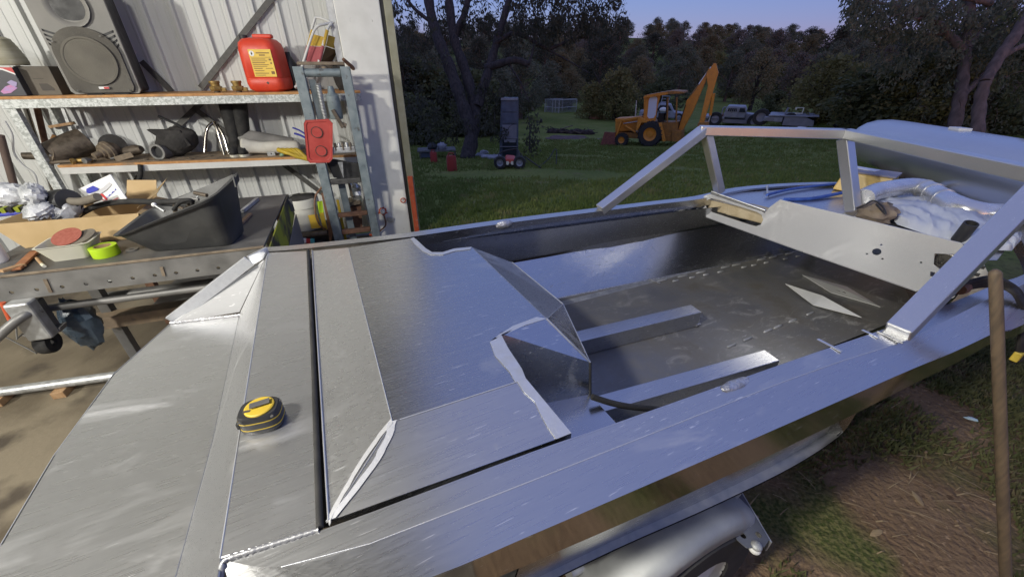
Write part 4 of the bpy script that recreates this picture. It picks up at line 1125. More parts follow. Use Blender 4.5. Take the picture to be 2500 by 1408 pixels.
MB().plate(circ(-.062, .066, .019, 16), [], lb0, fx, UP, .0008).build('label_emblem', M['whitepr'], jr)
MB().plate([(-.064, .052), (-.055, .066), (-.062, .080), (-.068, .066)], [], lb0 - fy * .001, fx, UP, .0006).build('emblem_print', M['print'], jr)
MB().plate([(.0, -.15), (.012, -.139), (.0, -.128), (-.012, -.139)], [], lb0 + fy * .002, fx, UP, .002).build('hazard_print', M['print'], jr)
# black bottle behind it
s_, _ = at(722, 222, .2)
tag(MB().lathe([(.05, 0), (.055, .02), (.055, .20), (.03, .25), (.022, .26), (.022, .29), (0, .29)], W(s_, .17, ZU), UP, 14).build('black_bottle', M['black'], None, 40), 'black plastic bottle half hidden behind the red drum', 'bottle')
# folding chair frame
fcp = WP(770, 222, .3)
fc = thing('folding_chair', fcp, 'old folding chair frame in white tube with yellow and red fabric', 'chair')
def ctube(pts, off, m=None, r=.0105):
    return MB().tube(spline([WP(u, v, o) for (u, v), o in zip(pts, off)], 5), r, 8).build('chair_tube', m or M['white'], fc, 60)
ctube([(722, 216), (735, 170), (760, 92), (772, 68), (790, 60), (849, 50)], [.33, .34, .36, .36, .34, .20])
ctube([(728, 212), (742, 150), (766, 55), (776, 44), (806, 55), (808, 66)], [.25, .25, .25, .25, .30, .32])
ctube([(778, 152), (788, 112), (800, 70), (808, 60)], [.40, .38, .36, .34])
ctube([(812, 150), (838, 90), (845, 80), (830, 82), (822, 92)], [.22, .2, .18, .2, .24])
ctube([(720, 214), (752, 186)], [.36, .30])
def sleeve(a, b_, o, m):
    MB().tube([WP(*a, o), WP(*b_, o)], .0135, 8).build('fabric_sleeve', m, fc, 60)
M['fabY'] = mat('faded_yellow_fabric', (.50, .33, .05), (.42, .27, .04), 14, .9); M['fabR'] = mat('faded_red_fabric', (.40, .10, .11), (.32, .08, .09), 14, .9)
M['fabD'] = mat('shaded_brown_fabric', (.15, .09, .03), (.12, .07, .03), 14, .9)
sleeve((763, 74), (753, 112), .255, M['fabY']); sleeve((752, 113), (744, 146), .255, M['fabR'])
sleeve((799, 74), (790, 112), .375, M['fabY']); sleeve((789, 113), (779, 150), .395, M['fabR'])
q = MB(); q.prism([WP(764, 84, .25), WP(795, 92, .36), WP(790, 114, .37), WP(756, 112, .26)], WN * .004); q.build('seat_fabric', M['fabY'], fc)
q = MB(); q.prism([WP(756, 113, .26), WP(790, 115, .37), WP(781, 150, .39), WP(747, 155, .27)], WN * .004); q.build('seat_fabric', M['fabR'], fc)
q = MB(); q.prism([WP(802, 86, .35), WP(834, 97, .22), WP(826, 122, .22), WP(796, 112, .36)], WN * .004); q.build('seat_fabric', M['fabY'], fc)
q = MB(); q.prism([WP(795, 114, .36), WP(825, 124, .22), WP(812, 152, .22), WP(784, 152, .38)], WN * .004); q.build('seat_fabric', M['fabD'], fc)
# dark oddments past the chair
q = MB(); q.ball(WP(842, 190, .22), (.10, .12, .13), 12, 8, RW, .15)
tag(q.build('black_bundle', M['blackcloth'], None, 60), 'black bundle wedged on the shelf end between the press and the post', 'bundle')
tag(MB().tube([WP(838, 145, .40), WP(858, 163, .34), WP(872, 178, .25)], [.014, .017, .017], 10).build('rusty_bar', M['rust'], None, 50), 'stub of rusty bar jutting out beside the press top', 'bar')
# ---------------------------------------------------------------- lower shelf
def zlow(s): return zl(s) + .015
def onlow(u, v, off):
    s, z = at(u, v, off); return W(s, off, zlow(s)), s
p, s_ = onlow(190, 395, .27)
t = thing('motor_housing', p, 'greasy brown motor housing with bolted end plate on the lower shelf', 'motor')
MB().lathe([(.05, -.14), (.085, -.13), (.095, -.02), (.10, .05), (.10, .12), (.06, .13)], p + UP * .10, (WD * .7 + WN * -.5 + UP * .25), 18).build('housing', M['clutter'], t, 40)
MB().lathe([(.0, 0), (.075, 0), (.075, .018), (.03, .02), (.03, .05), (0, .05)], p + UP * .075 - WD * .10 + WN * .09, (-WD * .5 + WN + UP * .4), 18).build('end_plate', M['dust'], t, 40)
for k in range(4):
    a = k * 1.57 + .4; ax_ = (-WD * .5 + WN + UP * .4).normalized(); x_ = ax_.orthogonal().normalized(); y_ = ax_.cross(x_)
    MB().lathe([(.008, 0), (.008, .01), (0, .01)], p + UP * .075 - WD * .10 + WN * .09 + ax_ * .018 + (x_ * math.cos(a) + y_ * math.sin(a)) * .055, ax_, 6).build('bolt', M['galv'], t)
MB().lathe([(.03, 0), (.025, .12)], p + UP * .05 - WD * .16 + WN * .03, (-WD + WN * .2 + UP * .1), 10).build('shaft', M['clutter'], t, 40)
q = MB(); q.prism([p + UP * .20 - WD * .06, p + UP * .16 + WD * .0, p + UP * .10 - WD * .02, p + UP * .13 - WD * .12], WN * .01); q.build('orange_guard', M['board'], t)
p, s_ = onlow(260, 392, .33)
t = thing('gear_hub', p, 'turned steel hub with stepped rings lying on the lower shelf', 'machine part')
hub = [(.0, -.02), (.022, -.02), (.022, .03), (.035, .032), (.04, .05), (.058, .052), (.062, .075), (.070, .078), (.072, .10), (.06, .12), (.052, .15), (.035, .16), (.03, .19), (0, .19)]
MB().lathe(hub, p + UP * .055 + WN * .05 - WD * .02, (WD * .55 - WN * .8 + UP * .22), 22, False).build('hub', M['dust'], t, 35)
MB().lathe([(.0, 0), (.012, 0), (.012, .02), (.022, .022), (.022, .05), (0, .05)], p + UP * .03 + WN * .09 - WD * .05, (WN - WD * .4), 12).build('spindle', M['steelL'], t, 40)
p, s_ = onlow(208, 398, .40)
t = thing('brass_elbow', p, 'small brass elbow at the front edge of the lower shelf', 'pipe fitting')
MB().tube(spline([p + UP * .02 - WD * .04, p + UP * .022, p + UP * .02 + WD * .05 + WN * .01], 4), .018, 10).build('elbow', M['brass'], t, 50)
MB().lathe([(.022, 0), (.024, .01), (.022, .022), (.012, .022), (.012, .004)], p + UP * .02 - WD * .05 + WN * .01, (-WD + WN), 12, False).build('nut', M['brass'], t, 30)
hs_ = [[(120, 392), (150, 398), (190, 390), (220, 380)], [(118, 402), (150, 408), (200, 400), (225, 390)], [(130, 405), (165, 409), (205, 403), (235, 392)]]
for i, h in enumerate(hs_):
    q = MB().tube(spline([onlow(u, v, .42 - .03 * k)[0] + UP * .014 for k, (u, v) in enumerate(h)], 5), .012, 8).build('hose_piece', M['dust'], None, 60)
    tag(q, 'short length of dusty hose lying under the motor housing', 'hose', 'short dusty hoses under the motor housing')
p, s_ = onlow(310, 385, .28)
t = thing('bench_grinder', p, 'greasy black cutting tool with a dark round guard on the lower shelf', 'power tool')
MB().lathe([(.0, -.02), (.08, -.02), (.085, .0), (.085, .02), (0, .02)], p + UP * .11 - WD * .05, (WN + WD * .3), 20).build('guard', M['blackcloth'], t, 40)
MB().lathe([(.03, -.1), (.04, -.06), (.04, .05), (.025, .09)], p + UP * .06 + WD * .05, (WD + UP * .2 + WN * .3), 14).build('body', M['clutter'], t, 40)
MB().tube([p + UP * .02 - WD * .08 + WN * .06, p + UP * .03 + WN * .03, p + UP * .07 + WD * .06], .014, 8).build('handle', M['steelL'], t, 50)
MB().box(p + UP * .03 + WD * .02 + WN * .08, (.13, .01, .04), RW @ Matrix.Rotation(R(-14), 3, 'Y')).build('base_plate', M['dust'], t, bevel=.002)
# black bag with a grey pipe mouth
p, s_ = onlow(425, 378, .26)
t = thing('blower', p, 'black collapsed collector bag with a grey round mouth on the lower shelf', 'bag')
q = MB(); q.ball(p + UP * .12 + WD * .05 - WN * .02, (.17, .10, .105), 18, 12, RW @ Matrix.Rotation(R(-24), 3, 'Y'), .10); q.build('bag', M['blackcloth'], t, 60)
q = MB(); q.prism([p + UP * .23 - WD * .10, p + UP * .215 + WD * .13, p + UP * .09 + WD * .17, p + UP * .06 + WD * .06], WN * .06); q.build('flap', M['blackcloth'], t, bevel=.01)
MB().lathe([(.052, -.10), (.056, -.02), (.062, 0), (.062, .015), (.046, .015), (.042, -.06)], p + UP * .062 - WD * .06 + WN * .10, (WN - WD * .35 + UP * .1), 22, False).build('mouth', M['steelL'], t, 40)
MB().lathe([(0, 0), (.045, 0)], p + UP * .062 - WD * .055 + WN * .085, (WN - WD * .35 + UP * .1), 16, False).build('mouth_inside', M['black'], t)
MB().tube([p + UP * .2 + WD * .16, p + UP * .26 + WD * .10, p + UP * .32 + WD * .0], .01, 6).build('strap', M['black'], t, 60)
# gaskets and plates scattered along the shelf
for i, (u, v) in enumerate(((372, 383), (405, 388), (436, 380), (462, 384), (488, 380), (512, 382), (540, 380), (350, 380), (470, 375))):
    p, s_ = onlow(u, v + 6, .40 - .05 * (i % 3))
    if i % 2:
        q = MB().lathe([(.012, 0), (.030, 0), (.030, .005), (.012, .005), (.012, 0)], p + UP * .001, UP, 12, False); nm, lab = 'steel_washer', 'dull steel washer lying on the dusty lower shelf'
    else:
        q = MB(); k = random.random(); q.plate([(-.04, -.02), (.05, -.025), (.045, .02), (-.02, .035)], [circ(0, 0, .009, 8)], p + UP * .001, RW @ V((math.cos(k), math.sin(k), 0)), RW @ V((-math.sin(k), math.cos(k), 0)), .004); nm, lab = 'steel_offcut', 'drilled steel offcut lying on the dusty lower shelf'
    tag(q.build(nm, M['dust'], None), lab, 'metal scrap', 'washers on the lower shelf' if i % 2 else 'offcuts on the lower shelf')
# chrome tubes
p, s_ = onlow(530, 378, .24)
t = thing('chrome_tubes', p, 'bent chrome tube frame standing against the wall beside the gumboots', 'tube frame')
for a, b_, c in (((500, 372), (505, 318), (520, 300)), ((548, 378), (532, 322), (523, 298)), ((560, 376), (545, 330), (530, 305))):
    MB().tube(spline([WP(*a, .24), WP(*b_, .20), WP(*c, .17)], 5), .013, 10).build('tube', M['chrome'], t, 60)
# gumboots
for k, (ut, vt, ub, vb, lab) in enumerate(((556, 252, 580, 374, 'black gumboot standing next to the chrome tube frame'), (584, 252, 603, 374, 'black gumboot standing next to the cream bundle'))):
    b0, s_ = onlow(ub, vb, .24); sT, zT = at(ut, vt + 4, .22)
    top = W(sT, .22, 1.388)
    t = thing('gumboot', b0, lab, 'boot', 'pair of gumboots on the lower shelf')
    loops = []
    for f, r_, ext in ((.0, .046, .05), (.04, .050, .055), (.13, .050, .05), (.2, .047, .02), (.3, .046, 0), (.5, .054, 0), (.8, .062, 0), (1, .066, 0)):
        c = b0 + UP * .02 + (top - b0 - UP * .02) * f
        loops.append([c + (WD * math.cos(2 * math.pi * i / 16) * r_ + (WN * math.sin(2 * math.pi * i / 16)) * (r_ + ext) + WN * ext) for i in range(16)])
    loft(MB(), loops).build('boot_shaft', M['rubber'], t, 60)
    loft(MB(), [[q_ - UP * .022 for q_ in loops[0]], loops[0]]).build('sole', M['tray'], t, 40)
# cream cloth bundle, gloves, strings
p, s_ = onlow(660, 375, .27)
t = thing('cloth_bundle', p, 'rolled cream and grey dust sheet lying on the lower shelf', 'cloth')
q = MB()
for i, (x, z, r_) in enumerate(((-.16, .075, .055), (-.08, .072, .062), (.02, .065, .055), (.12, .055, .045), (.22, .05, .042))):
    pass
q.tube(spline([p + WD * x + UP * z + WN * .04 for x, z in ((-.20, .085), (-.15, .08), (-.02, .062), (.1, .06), (.26, .058))], 6), [k * 1.25 for k in (.02, .035, .046, .052, .054, .052, .05, .047, .044, .042, .041, .040, .040, .041, .042, .042, .043, .044, .044, .044, .043, .042, .041, .04, .03)], 14)
q.build('roll', M['cloth'], t, 60)
q = MB(); q.tube(spline([p + WD * x + UP * z - WN * .03 for x, z in ((-.19, .11), (-.12, .145), (0, .12), (.12, .09), (.2, .07))], 5), .056, 12); q.build('roll', M['greycloth'], t, 60)
p, s_ = onlow(715, 385, .40)
t = thing('work_gloves', p, 'pair of yellow rubber gloves drooping over the lower shelf edge', 'gloves')
for i in range(5):
    a = -.06 + .03 * i
    MB().tube(spline([p + WD * (a - .04) + UP * (.055 - .004 * i) - WN * .02, p + WD * a + UP * .045 + WN * .02, p + WD * (a + .07) + UP * (.02 - .012 * i) + WN * .055, p + WD * (a + .12) + UP * (-.015 - .008 * i) + WN * .06], 4), [.02, .021, .021, .02, .019, .018, .017, .016, .016, .015, .014, .012, .008], 8).build('finger', M['yellow'], t, 60)
q = MB(); q.ball(p + UP * .035 - WD * .0 - WN * .01, (.085, .05, .028), 14, 8, RW, .08); q.build('palm', M['yellow'], t, 60)
p, s_ = onlow(665, 385, .36)
t = thing('hinge_bracket', p, 'small galvanised angle bracket on the lower shelf front', 'bracket')
MB().plate([(-.03, 0), (.03, 0), (.03, .032), (-.03, .032)], [circ(0.002, .016, .007, 8)], p + UP * .001, WD, UP, .004).build('bracket_face', M['galv'], t)
MB().box(p - WN * .022 + UP * .003, (.06, .04, .004), RW).build('bracket_foot', M['galv'], t)
p, s_ = onlow(690, 383, .41)
tag(MB().ball(p + UP * .014, (.022, .02, .015), 12, 8, RW, .1).build('green_lump', mat('pale_green_plastic', (.22, .33, .22), None, 9, .6), None, 60), 'pale green rounded cap in front of the yellow gloves', 'cap')
M['bluepl'] = mat('blue_plastic', (.05, .06, .36), (.07, .08, .45), 9, .4)
t = thing('blue_hooks', WP(738, 330, .34), 'blue plastic hooks sticking out behind the red tray', 'hook')
MB().tube(spline([WP(714, 312, .36), WP(730, 318, .36), WP(746, 328, .36)], 5), .008, 6).build('hook', M['bluepl'], t, 60)
MB().tube(spline([WP(718, 326, .36), WP(732, 330, .36), WP(746, 337, .36)], 5), .010, 6).build('hook', M['bluepl'], t, 60)
# ---------------------------------------------------------------- tall tubes and cords by the left upright
for i, (a, b_, off, r_, m, nm, lab, ct) in enumerate((
        ((0, 330), (42, 480), .50, .022, M['barkL'], 'rough_pole', 'rough pale pole leaning at the rack end', 'pole'),
        ((62, 262), (108, 400), .18, .016, M['chrome'], 'bright_tube', 'bright metal tube behind the rack upright', 'tube'),
        ((90, 262), (120, 390), .12, .02, M['rust'], 'rusty_pipe', 'rusty pipe leaning against the wall behind the rack', 'pipe'))):
    p, q_ = WP(*a, off), WP(*b_, off); d = (q_ - p).normalized()
    e = p + d * ((0.02 - p.z) / d.z) if d.z < 0 else q_
    tag(MB().tube([p, e], r_, 10).build(nm, m, None, 50), lab, ct)
tag(MB().tube(spline([WP(12, 296, .46), WP(30, 330, .47), WP(34, 372, .47), WP(55, 402, .47), WP(84, 425, .47), WP(92, 455, .48)], 6), .006, 6).build('white_lead', M['white'], None, 60), 'white power cord looping down the rack upright', 'cord')
t = thing('strip_bracket', WP(150, 300, .1), 'grey metal bar with a crosspiece leaning on the wall under the upper shelf', 'bracket')
MB().bar(WP(152, 262, .1), WP(178, 330, .1), .02, .012, WN).build('bar', M['galv'], t)
MB().bar(WP(120, 310, .12), WP(182, 300, .12), .02, .02, WN).build('crosspiece', M['wood'], t)
# ---------------------------------------------------------------- workbench
ZB = .85
bF0, bF1 = P(-120, 686, ZB), P(644, 600, ZB)
bd = (bF1 - bF0).normalized(); bn = UP.cross(bd)
RBn = Matrix((bd, bn, UP)).transposed()
bF1 = bF1 + bd * .0
dep = 1.02
bench = thing('workbench', (bF0 + bF1) / 2 * 1.0 - UP * ZB, 'heavy steel workbench with a row of holes along its front channel', 'workbench')
far0, far1 = bF0 + bn * dep, P(700, 474, ZB)
MB().prism([bF0, bF1, far1, far0], UP * -.012).build('bench_top', M['steel'], bench, bevel=.002)
blen = (bF1 - bF0).length
hl = [(circ((P(u, v, .79) - P(-120, 686, .79)).length * .93 + .0, -.066, .0085, 10)) for u, v in ()]
hx_ = []
for u, v in ((28, 714), (90, 707), (152, 700), (210, 693), (268, 687), (324, 679), (378, 672), (430, 666), (482, 660), (533, 654), (582, 648)):
    r = PL(u, v, bF0, bn); hx_.append(((r - bF0).dot(bd), r.z - ZB))
MB().plate([(-.05, -.125), (blen, -.125), (blen, -.012), (-.05, -.012)], [circ(x, z, .0085, 10) for x, z in hx_], bF0 + bn * .006, bd, UP, .006).build('front_channel', M['steelL'], bench)
MB().prism([bF0 + UP * -.126 + bn * .006, bF1 + UP * -.126 + bn * .006, bF1 + UP * -.126 + bn * .07, bF0 + UP * -.126 + bn * .07], UP * .006).build('channel_flange', M['steelL'], bench)
MB().bar(bF0 + bn * .0 + UP * -.005, bF1 + UP * -.005, .010, .012).build('edge_bead', M['rust'] if False else M['dust'], bench, bevel=.002)
for u, v, l in ((118, 697, .07), (398, 662, .05)):
    p = PL(u, v, bF0, bn)
    MB().box(p - bn * .003, (.014, .004, l), RBn @ Matrix.Rotation(R(8), 3, 'Y')).build('weld_scar', M['dust'], bench, bevel=.001)
MB().prism([bF0 + bn * .9 + UP * -.1, bF1 + bn * .9 + UP * -.1, bF1 + bn * .9 + UP * -.012, bF0 + bn * .9 + UP * -.012], bn * .006).build('rear_channel', M['steelL'], bench)
lx = (PL(146, 780, bF0 + bn * .1, bn) - bF0).dot(bd)
for x, y in ((lx, .42), (blen - .04, .30), (lx, .9), (blen - .1, .9)):
    p = bF0 + bd * x + bn * y; p.z = 0
    MB().bar(p + UP * .0, p + UP * .838, .05, .05, bn).build('leg', M['steelL'] if y < .5 else M['rust'], bench, bevel=.003)
MB().tube([PL(88, 756, bF0 + bn * .1, bn), PL(560, 694, bF0 + bn * .1, bn)], .019, 10).build('rail', M['steelL'], bench, 50)
MB().prism([bF0 + bd * .3 + bn * .55 + UP * -.55, bF1 + bn * .55 + UP * -.55, bF1 + bn * .95 + UP * -.55, bF0 + bd * .3 + bn * .95 + UP * -.55], UP * .02).build('undershelf', M['steel'], bench)
# end plate, sprayed yellow green
e0, e1 = P(648, 606, ZB), P(701, 474, ZB)
epd = (e1 - e0)
M['limepaint'] = mat('overspray_steel', (.045, .043, .03), (.34, .36, .02), 5, .55, stretch=(1, 1, 1), lo=.42, hi=.56, c3=(.10, .24, .05), s3=7, a3=.60)
epn = epd.cross(UP).normalized()
MB().prism([e0 - UP * .02, e1 - UP * .0, e1 + epd.normalized() * .04 - UP * .16, e0 + epd * .55 - UP * .20, e0 + epd * .25 - UP * .32, e0 - UP * .12], epn * .008).build('end_plate', M['limepaint'], bench, bevel=.002)
MB().prism([e0 + epd * .3 - UP * .20 + epn * .01, e1 + epd.normalized() * .04 - UP * .165 + epn * .01, e1 + epd.normalized() * .03 - UP * .84 + epn * .01, e0 + epd * .3 - UP * .84 + epn * .01], epn * .006).build('end_post', M['steelL'], bench, bevel=.002)
# ---------------------------------------------------------------- on the bench
def BT(u, v): return P(u, v, ZB + .0005)
def prismbox(t, pts, h, m, name, flare=0.0, bevel=.002):
    c = sum(pts, V((0, 0, 0))) / len(pts)
    return loft(MB(), [pts, [c + (p - c) * (1 + flare) + UP * h for p in pts]]).build(name, m, t, bevel=bevel)
# cardboard box, open
c0, c1 = BT(62, 606), BT(338, 582)
cdn = (c1 - c0).normalized(); cnn = UP.cross(cdn)
cb = thing('cardboard_box', (c0 + c1) / 2, 'open brown cardboard box with bent flaps on the workbench', 'box')
ch = .135
f0, f1 = c0 + UP * .01 - cdn * .06 - cnn * .02, c1
k0, k1 = c0 + cnn * .32, c1 + cnn * .32
MB().prism([c0, c1, c1 + UP * ch + cdn * .05, c0 + UP * ch - cdn * .07 - cnn * .01], cnn * .004).build('front_panel', M['card'], cb)
MB().prism([k0, k1, k1 + UP * ch, k0 + UP * ch - cdn * .05], cnn * .004).build('back_panel', M['card'], cb)
MB().prism([c0, k0, k0 + UP * ch - cdn * .05, c0 + UP * ch - cdn * .07], cdn * .004).build('side_panel', M['card'], cb)
MB().prism([c1, k1, k1 + UP * ch, c1 + UP * ch + cdn * .05], cdn * .004).build('side_panel', M['card'], cb)
MB().prism([c0, c1, k1, k0], UP * .004).build('bottom_panel', M['card'], cb)
MB().prism([k1 + UP * ch, k1 + UP * (ch + .09) + cdn * .02 + cnn * .03, k1 + UP * (ch + .10) - cdn * .12 + cnn * .03, k1 + UP * ch - cdn * .15], cnn * .004).build('flap', M['card'], cb)
MB().prism([c1 + UP * ch + cdn * .05, k1 + UP * ch, k1 + UP * (ch - .06) + cdn * .17, c1 + UP * (ch - .07) + cdn * .16 + cnn * .06], UP * .004).build('flap', M['card'], cb)
MB().prism([c1 + UP * (ch + .012) + cdn * .03 + cnn * .05, k1 + UP * (ch + .02) - cnn * .05, k1 + UP * (ch + .10) + cdn * .09, c1 + UP * (ch + .06) + cdn * .10 + cnn * .14], UP * .003).build('flap', M['card'], cb)
zt = ZB + ch
# plastic wrap spilling from the box
q = MB(); wc_ = P(95, 498, zt + .06)
for i in range(7):
    q.ball(wc_ + V((random.uniform(-.10, .10), random.uniform(-.05, .08), random.uniform(-.05, .08))), (random.uniform(.05, .08), random.uniform(.04, .07), random.uniform(.04, .075)), 22, 16, Matrix.Rotation(random.random() * 3, 3, 'X') @ Matrix.Rotation(random.random() * 3, 3, 'Z'), .13)
tag(q.build('plastic_wrap', M['clear'], None, 32), 'crumpled clear plastic wrap spilling from the cardboard box', 'plastic wrap')
# round motor in the box
t = thing('electric_motor', P(150, 500, zt + .01), 'round black motor with white plugs resting on the cardboard box', 'motor')
md = (cdn + cnn * -.5 + UP * .15).normalized()
mc = P(152, 492, zt + .055)
MB().lathe([(.02, -.06), (.058, -.055), (.062, -.04), (.058, -.035), (.062, -.02), (.062, .02), (.056, .05), (.03, .06)], mc, -md, 22).build('motor_body', M['black'], t, 35)
MB().lathe([(.03, 0), (.030, .012), (.022, .014), (.022, .03), (0, .03)], mc - md * -.0 - md * .05 + UP * .012, -md, 14).build('hub', M['tray'], t, 35)
MB().lathe([(.012, 0), (.012, .02), (0, .02)], mc - md * .055 - UP * .02, -md, 12).build('plug', M['whitepr'], t, 35)
MB().lathe([(.014, 0), (.014, .02), (0, .02)], mc - md * .05 + UP * .045, -md, 12).build('plug', M['tray'], t, 35)
MB().tube(spline([mc + md * .04, mc + md * .14 - UP * .01, mc + md * .26 + UP * .005], 5), .02, 8).build('shaft_hose', M['carddk'], t, 50)
# printed card
a, b_, c, d = P(190, 462, zt + .10), P(268, 426, zt + .185), P(313, 492, zt + .055), P(232, 500, zt + .02)
t = thing('blister_card', (a + c) / 2, 'white product card with a blue and red picture in the box', 'card')
MB().prism([a, b_, c, d], (b_ - a).cross(d - a).normalized() * .006).build('card', M['whitepr'], t, bevel=.001)
def CQ(x, y, o=.0016):
    n_ = (b_ - a).cross(d - a).normalized()
    p = a.lerp(b_, x).lerp(d.lerp(c, x), y)
    return p - n_ * o if (p - n_ - V((0, 0, CAM_H))).length < (p + n_ - V((0, 0, CAM_H))).length else p + n_ * (o + .006)
def cprint(pts, m, nm, o=.0016):
    q = [CQ(x, y, o) for x, y in pts]
    MB().prism(q, (q[1] - q[0]).cross(q[2] - q[0]).normalized() * .0006).build(nm, m, t)
cprint([(.12, .30), (.2, .14), (.42, .12), (.5, .30), (.44, .36), (.16, .38)], M['bluepr'], 'blue_print')
cprint([(.20, .40), (.44, .38), (.62, .32), (.86, .22), (.90, .32), (.66, .45), (.46, .52), (.24, .54)], mat('grey_print', (.5, .5, .52), None, 5, .5), 'grey_print', .0014)
cprint([(.26, .55), (.48, .53), (.50, .82), (.36, .86)], M['redpr'], 'red_print')
cprint([(.35, .58), (.41, .57), (.44, .82), (.39, .84)], M['whitepr'], 'white_stripe', .0024)
for k in range(6):
    x = .5 + k * .07
    cprint([(x, .72 - .04 * k + (.02 if k % 2 else -.02)), (x + .06, .70 - .04 * k + (-.02 if k % 2 else .02)), (x + .06, .73 - .04 * k), (x, .75 - .04 * k)], M['bluepr'], 'line_print')
cprint([(.56, .88), (.80, .80), (.81, .85), (.57, .93)], mat('pale_red_print', (.6, .25, .25), None, 5, .5), 'text_print')
# big black tub with a sloping rim
t0_, t1_ = BT(368, 616), BT(566, 601)
td = (t1_ - t0_).normalized(); tn = UP.cross(td); tl = (t1_ - t0_).length
tub = thing('parts_tub', (t0_ + t1_) / 2, 'big dark grey plastic parts tub with a sloping rim on the workbench', 'tub')
rimL, rimR = P(312, 548, ZB + .125), P(572, 446, ZB + .30)
def tubloop(f, inset=0.0, up=0.0):
    o = []
    for x, y in rrect(0, 0, 1, 1, .16, 4):
        b0 = t0_ + td * (tl * (.0 + x)) + tn * (.20 * y)
        rz = ZB + .108 + .172 * x + .035 * y
        flx = (x - .5) * .07 - (.045 * max(0, .5 - x) * 2); fly = (y - .5) * .14
        top = t0_ + td * (tl * x + flx) + tn * (.20 * y + fly); top.z = rz
        p = b0.lerp(top, f)
        c = t0_ + td * tl * .5 + tn * .12
        q_ = p + (V((c.x, c.y, p.z)) - p).normalized() * inset; q_.z += up
        o.append(q_)
    return o
loft(MB(), [tubloop(0, .01), tubloop(.06), tubloop(.93), tubloop(.95, -.014), tubloop(1.0, -.016), tubloop(1.0, .002), tubloop(.5, .006), tubloop(.1, .012)]).build('tub_body', M['tubpl'], tub, 30)
p = tubloop(1.0)[0]
MB().prism([rimR + UP * .0 + tn * .05, rimR + UP * .035 + tn * .06, rimR + UP * .02 + tn * .02, rimR + UP * .03 - tn * .0, rimR - UP * .02 - tn * .01], td * .006).build('torn_lip', M['tubpl'], tub)
for i in range(9):
    x = .12 + .08 * i
    a_ = t0_ + td * tl * x + tn * random.uniform(.05, .2); a_.z = ZB + .105 + .15 * x + random.uniform(-.01, .02)
    b2 = a_ + td * random.uniform(-.08, .08) + tn * random.uniform(-.05, .05) + UP * random.uniform(0, .03)
    tag(MB().tube([a_, b2], random.choice((.005, .007, .010)), 8).build('metal_rod', random.choice((M['steelL'], M['clutter'], M['galv'])), None, 50), 'short metal rod lying in the dark grey parts tub', 'rod', 'rods in the parts tub')
a_ = P(376, 500, ZB + .20); b2 = P(402, 516, ZB + .17)
t = thing('paint_brush', b2, 'small brush with a pale tip standing out of the parts tub', 'brush')
MB().tube([a_ + (b2 - a_) * .1, b2], .006, 8).build('handle', M['galv'], t, 50); MB().ball(a_, .011, 10, 8).build('tip', M['whitepr'], t, 60)
tag(MB().tube(spline([P(424, 512, ZB + .19), P(440, 494, ZB + .23), P(465, 488, ZB + .24), P(470, 500, ZB + .21)], 6), .009, 8).build('hose_loop', M['rubber'], None, 60), 'loop of black hose sticking up inside the parts tub', 'hose')
MB().box(t0_ + td * tl * .5 + tn * .11 + UP * .135, (tl * .8, .16, .01), RBn @ Matrix.Rotation(R(-28), 3, 'Y')).build('contents', M['clutter'], tub)
# the thick hose arching over
tag(MB().tube(spline([P(150, 566, ZB + .03), P(185, 530, ZB + .09), P(240, 502, ZB + .16), P(310, 492, ZB + .19), P(390, 493, ZB + .20), P(470, 490, ZB + .21)], 8), .0145, 10).build('rubber_hose', M['rubber'], None, 60), 'thick black hose arching from the white tray over to the parts tub', 'hose')
tag(MB().tube(spline([WP(342, 402, .47), WP(343, 425, .48), WP(335, 448, .46), WP(318, 470, .42)], 6), .016, 10).build('rubber_hose', M['rubber'], None, 60), 'black hose end hanging from the lower shelf front', 'hose')
# tray with abrasive discs
a, b_ = BT(128, 640), BT(218, 628)
xd = (b_ - a).normalized(); yd = UP.cross(xd)
t = thing('white_tray', (a + b_) / 2, 'stained white plastic tray at the front of the workbench', 'tray')
def trl(f, ins, z):
    return [a + xd * ((b_ - a).length * x + (x - .5) * .06 * f) + yd * (.12 * y + (y - .5) * .05 * f) + UP * z + ((a + b_) / 2 + yd * .06 - (a + xd * (b_ - a).length * x + yd * .12 * y)).normalized() * ins for x, y in rrect(0, 0, 1, 1, .14, 4)]
loft(MB(), [trl(0, 0, 0), trl(1, 0, .075), trl(1.04, -.004, .077), trl(1, .004, .078), trl(.1, .008, .008)]).build('tray_body', M['tray'], t, 35)
dc = P(163, 578, ZB + .088)
for k, (off_, m_, nm, lab) in enumerate(((V((.05, .02, -.008)), M['carddk'], 'grinding_disc', 'worn grey grinding disc under the red sanding disc'), (V((0, 0, 0)), M['disc'], 'sanding_disc', 'red-brown sanding disc resting in the white tray'))):
    tag(MB().lathe([(.0, 0), (.058, 0), (.058, .003), (.010, .003), (0, .002)], dc + off_, (V((.12, -.42, .9)) if k else V((-.1, -.3, .9))), 26).build(nm, m_, None, 30), lab, 'abrasive disc')
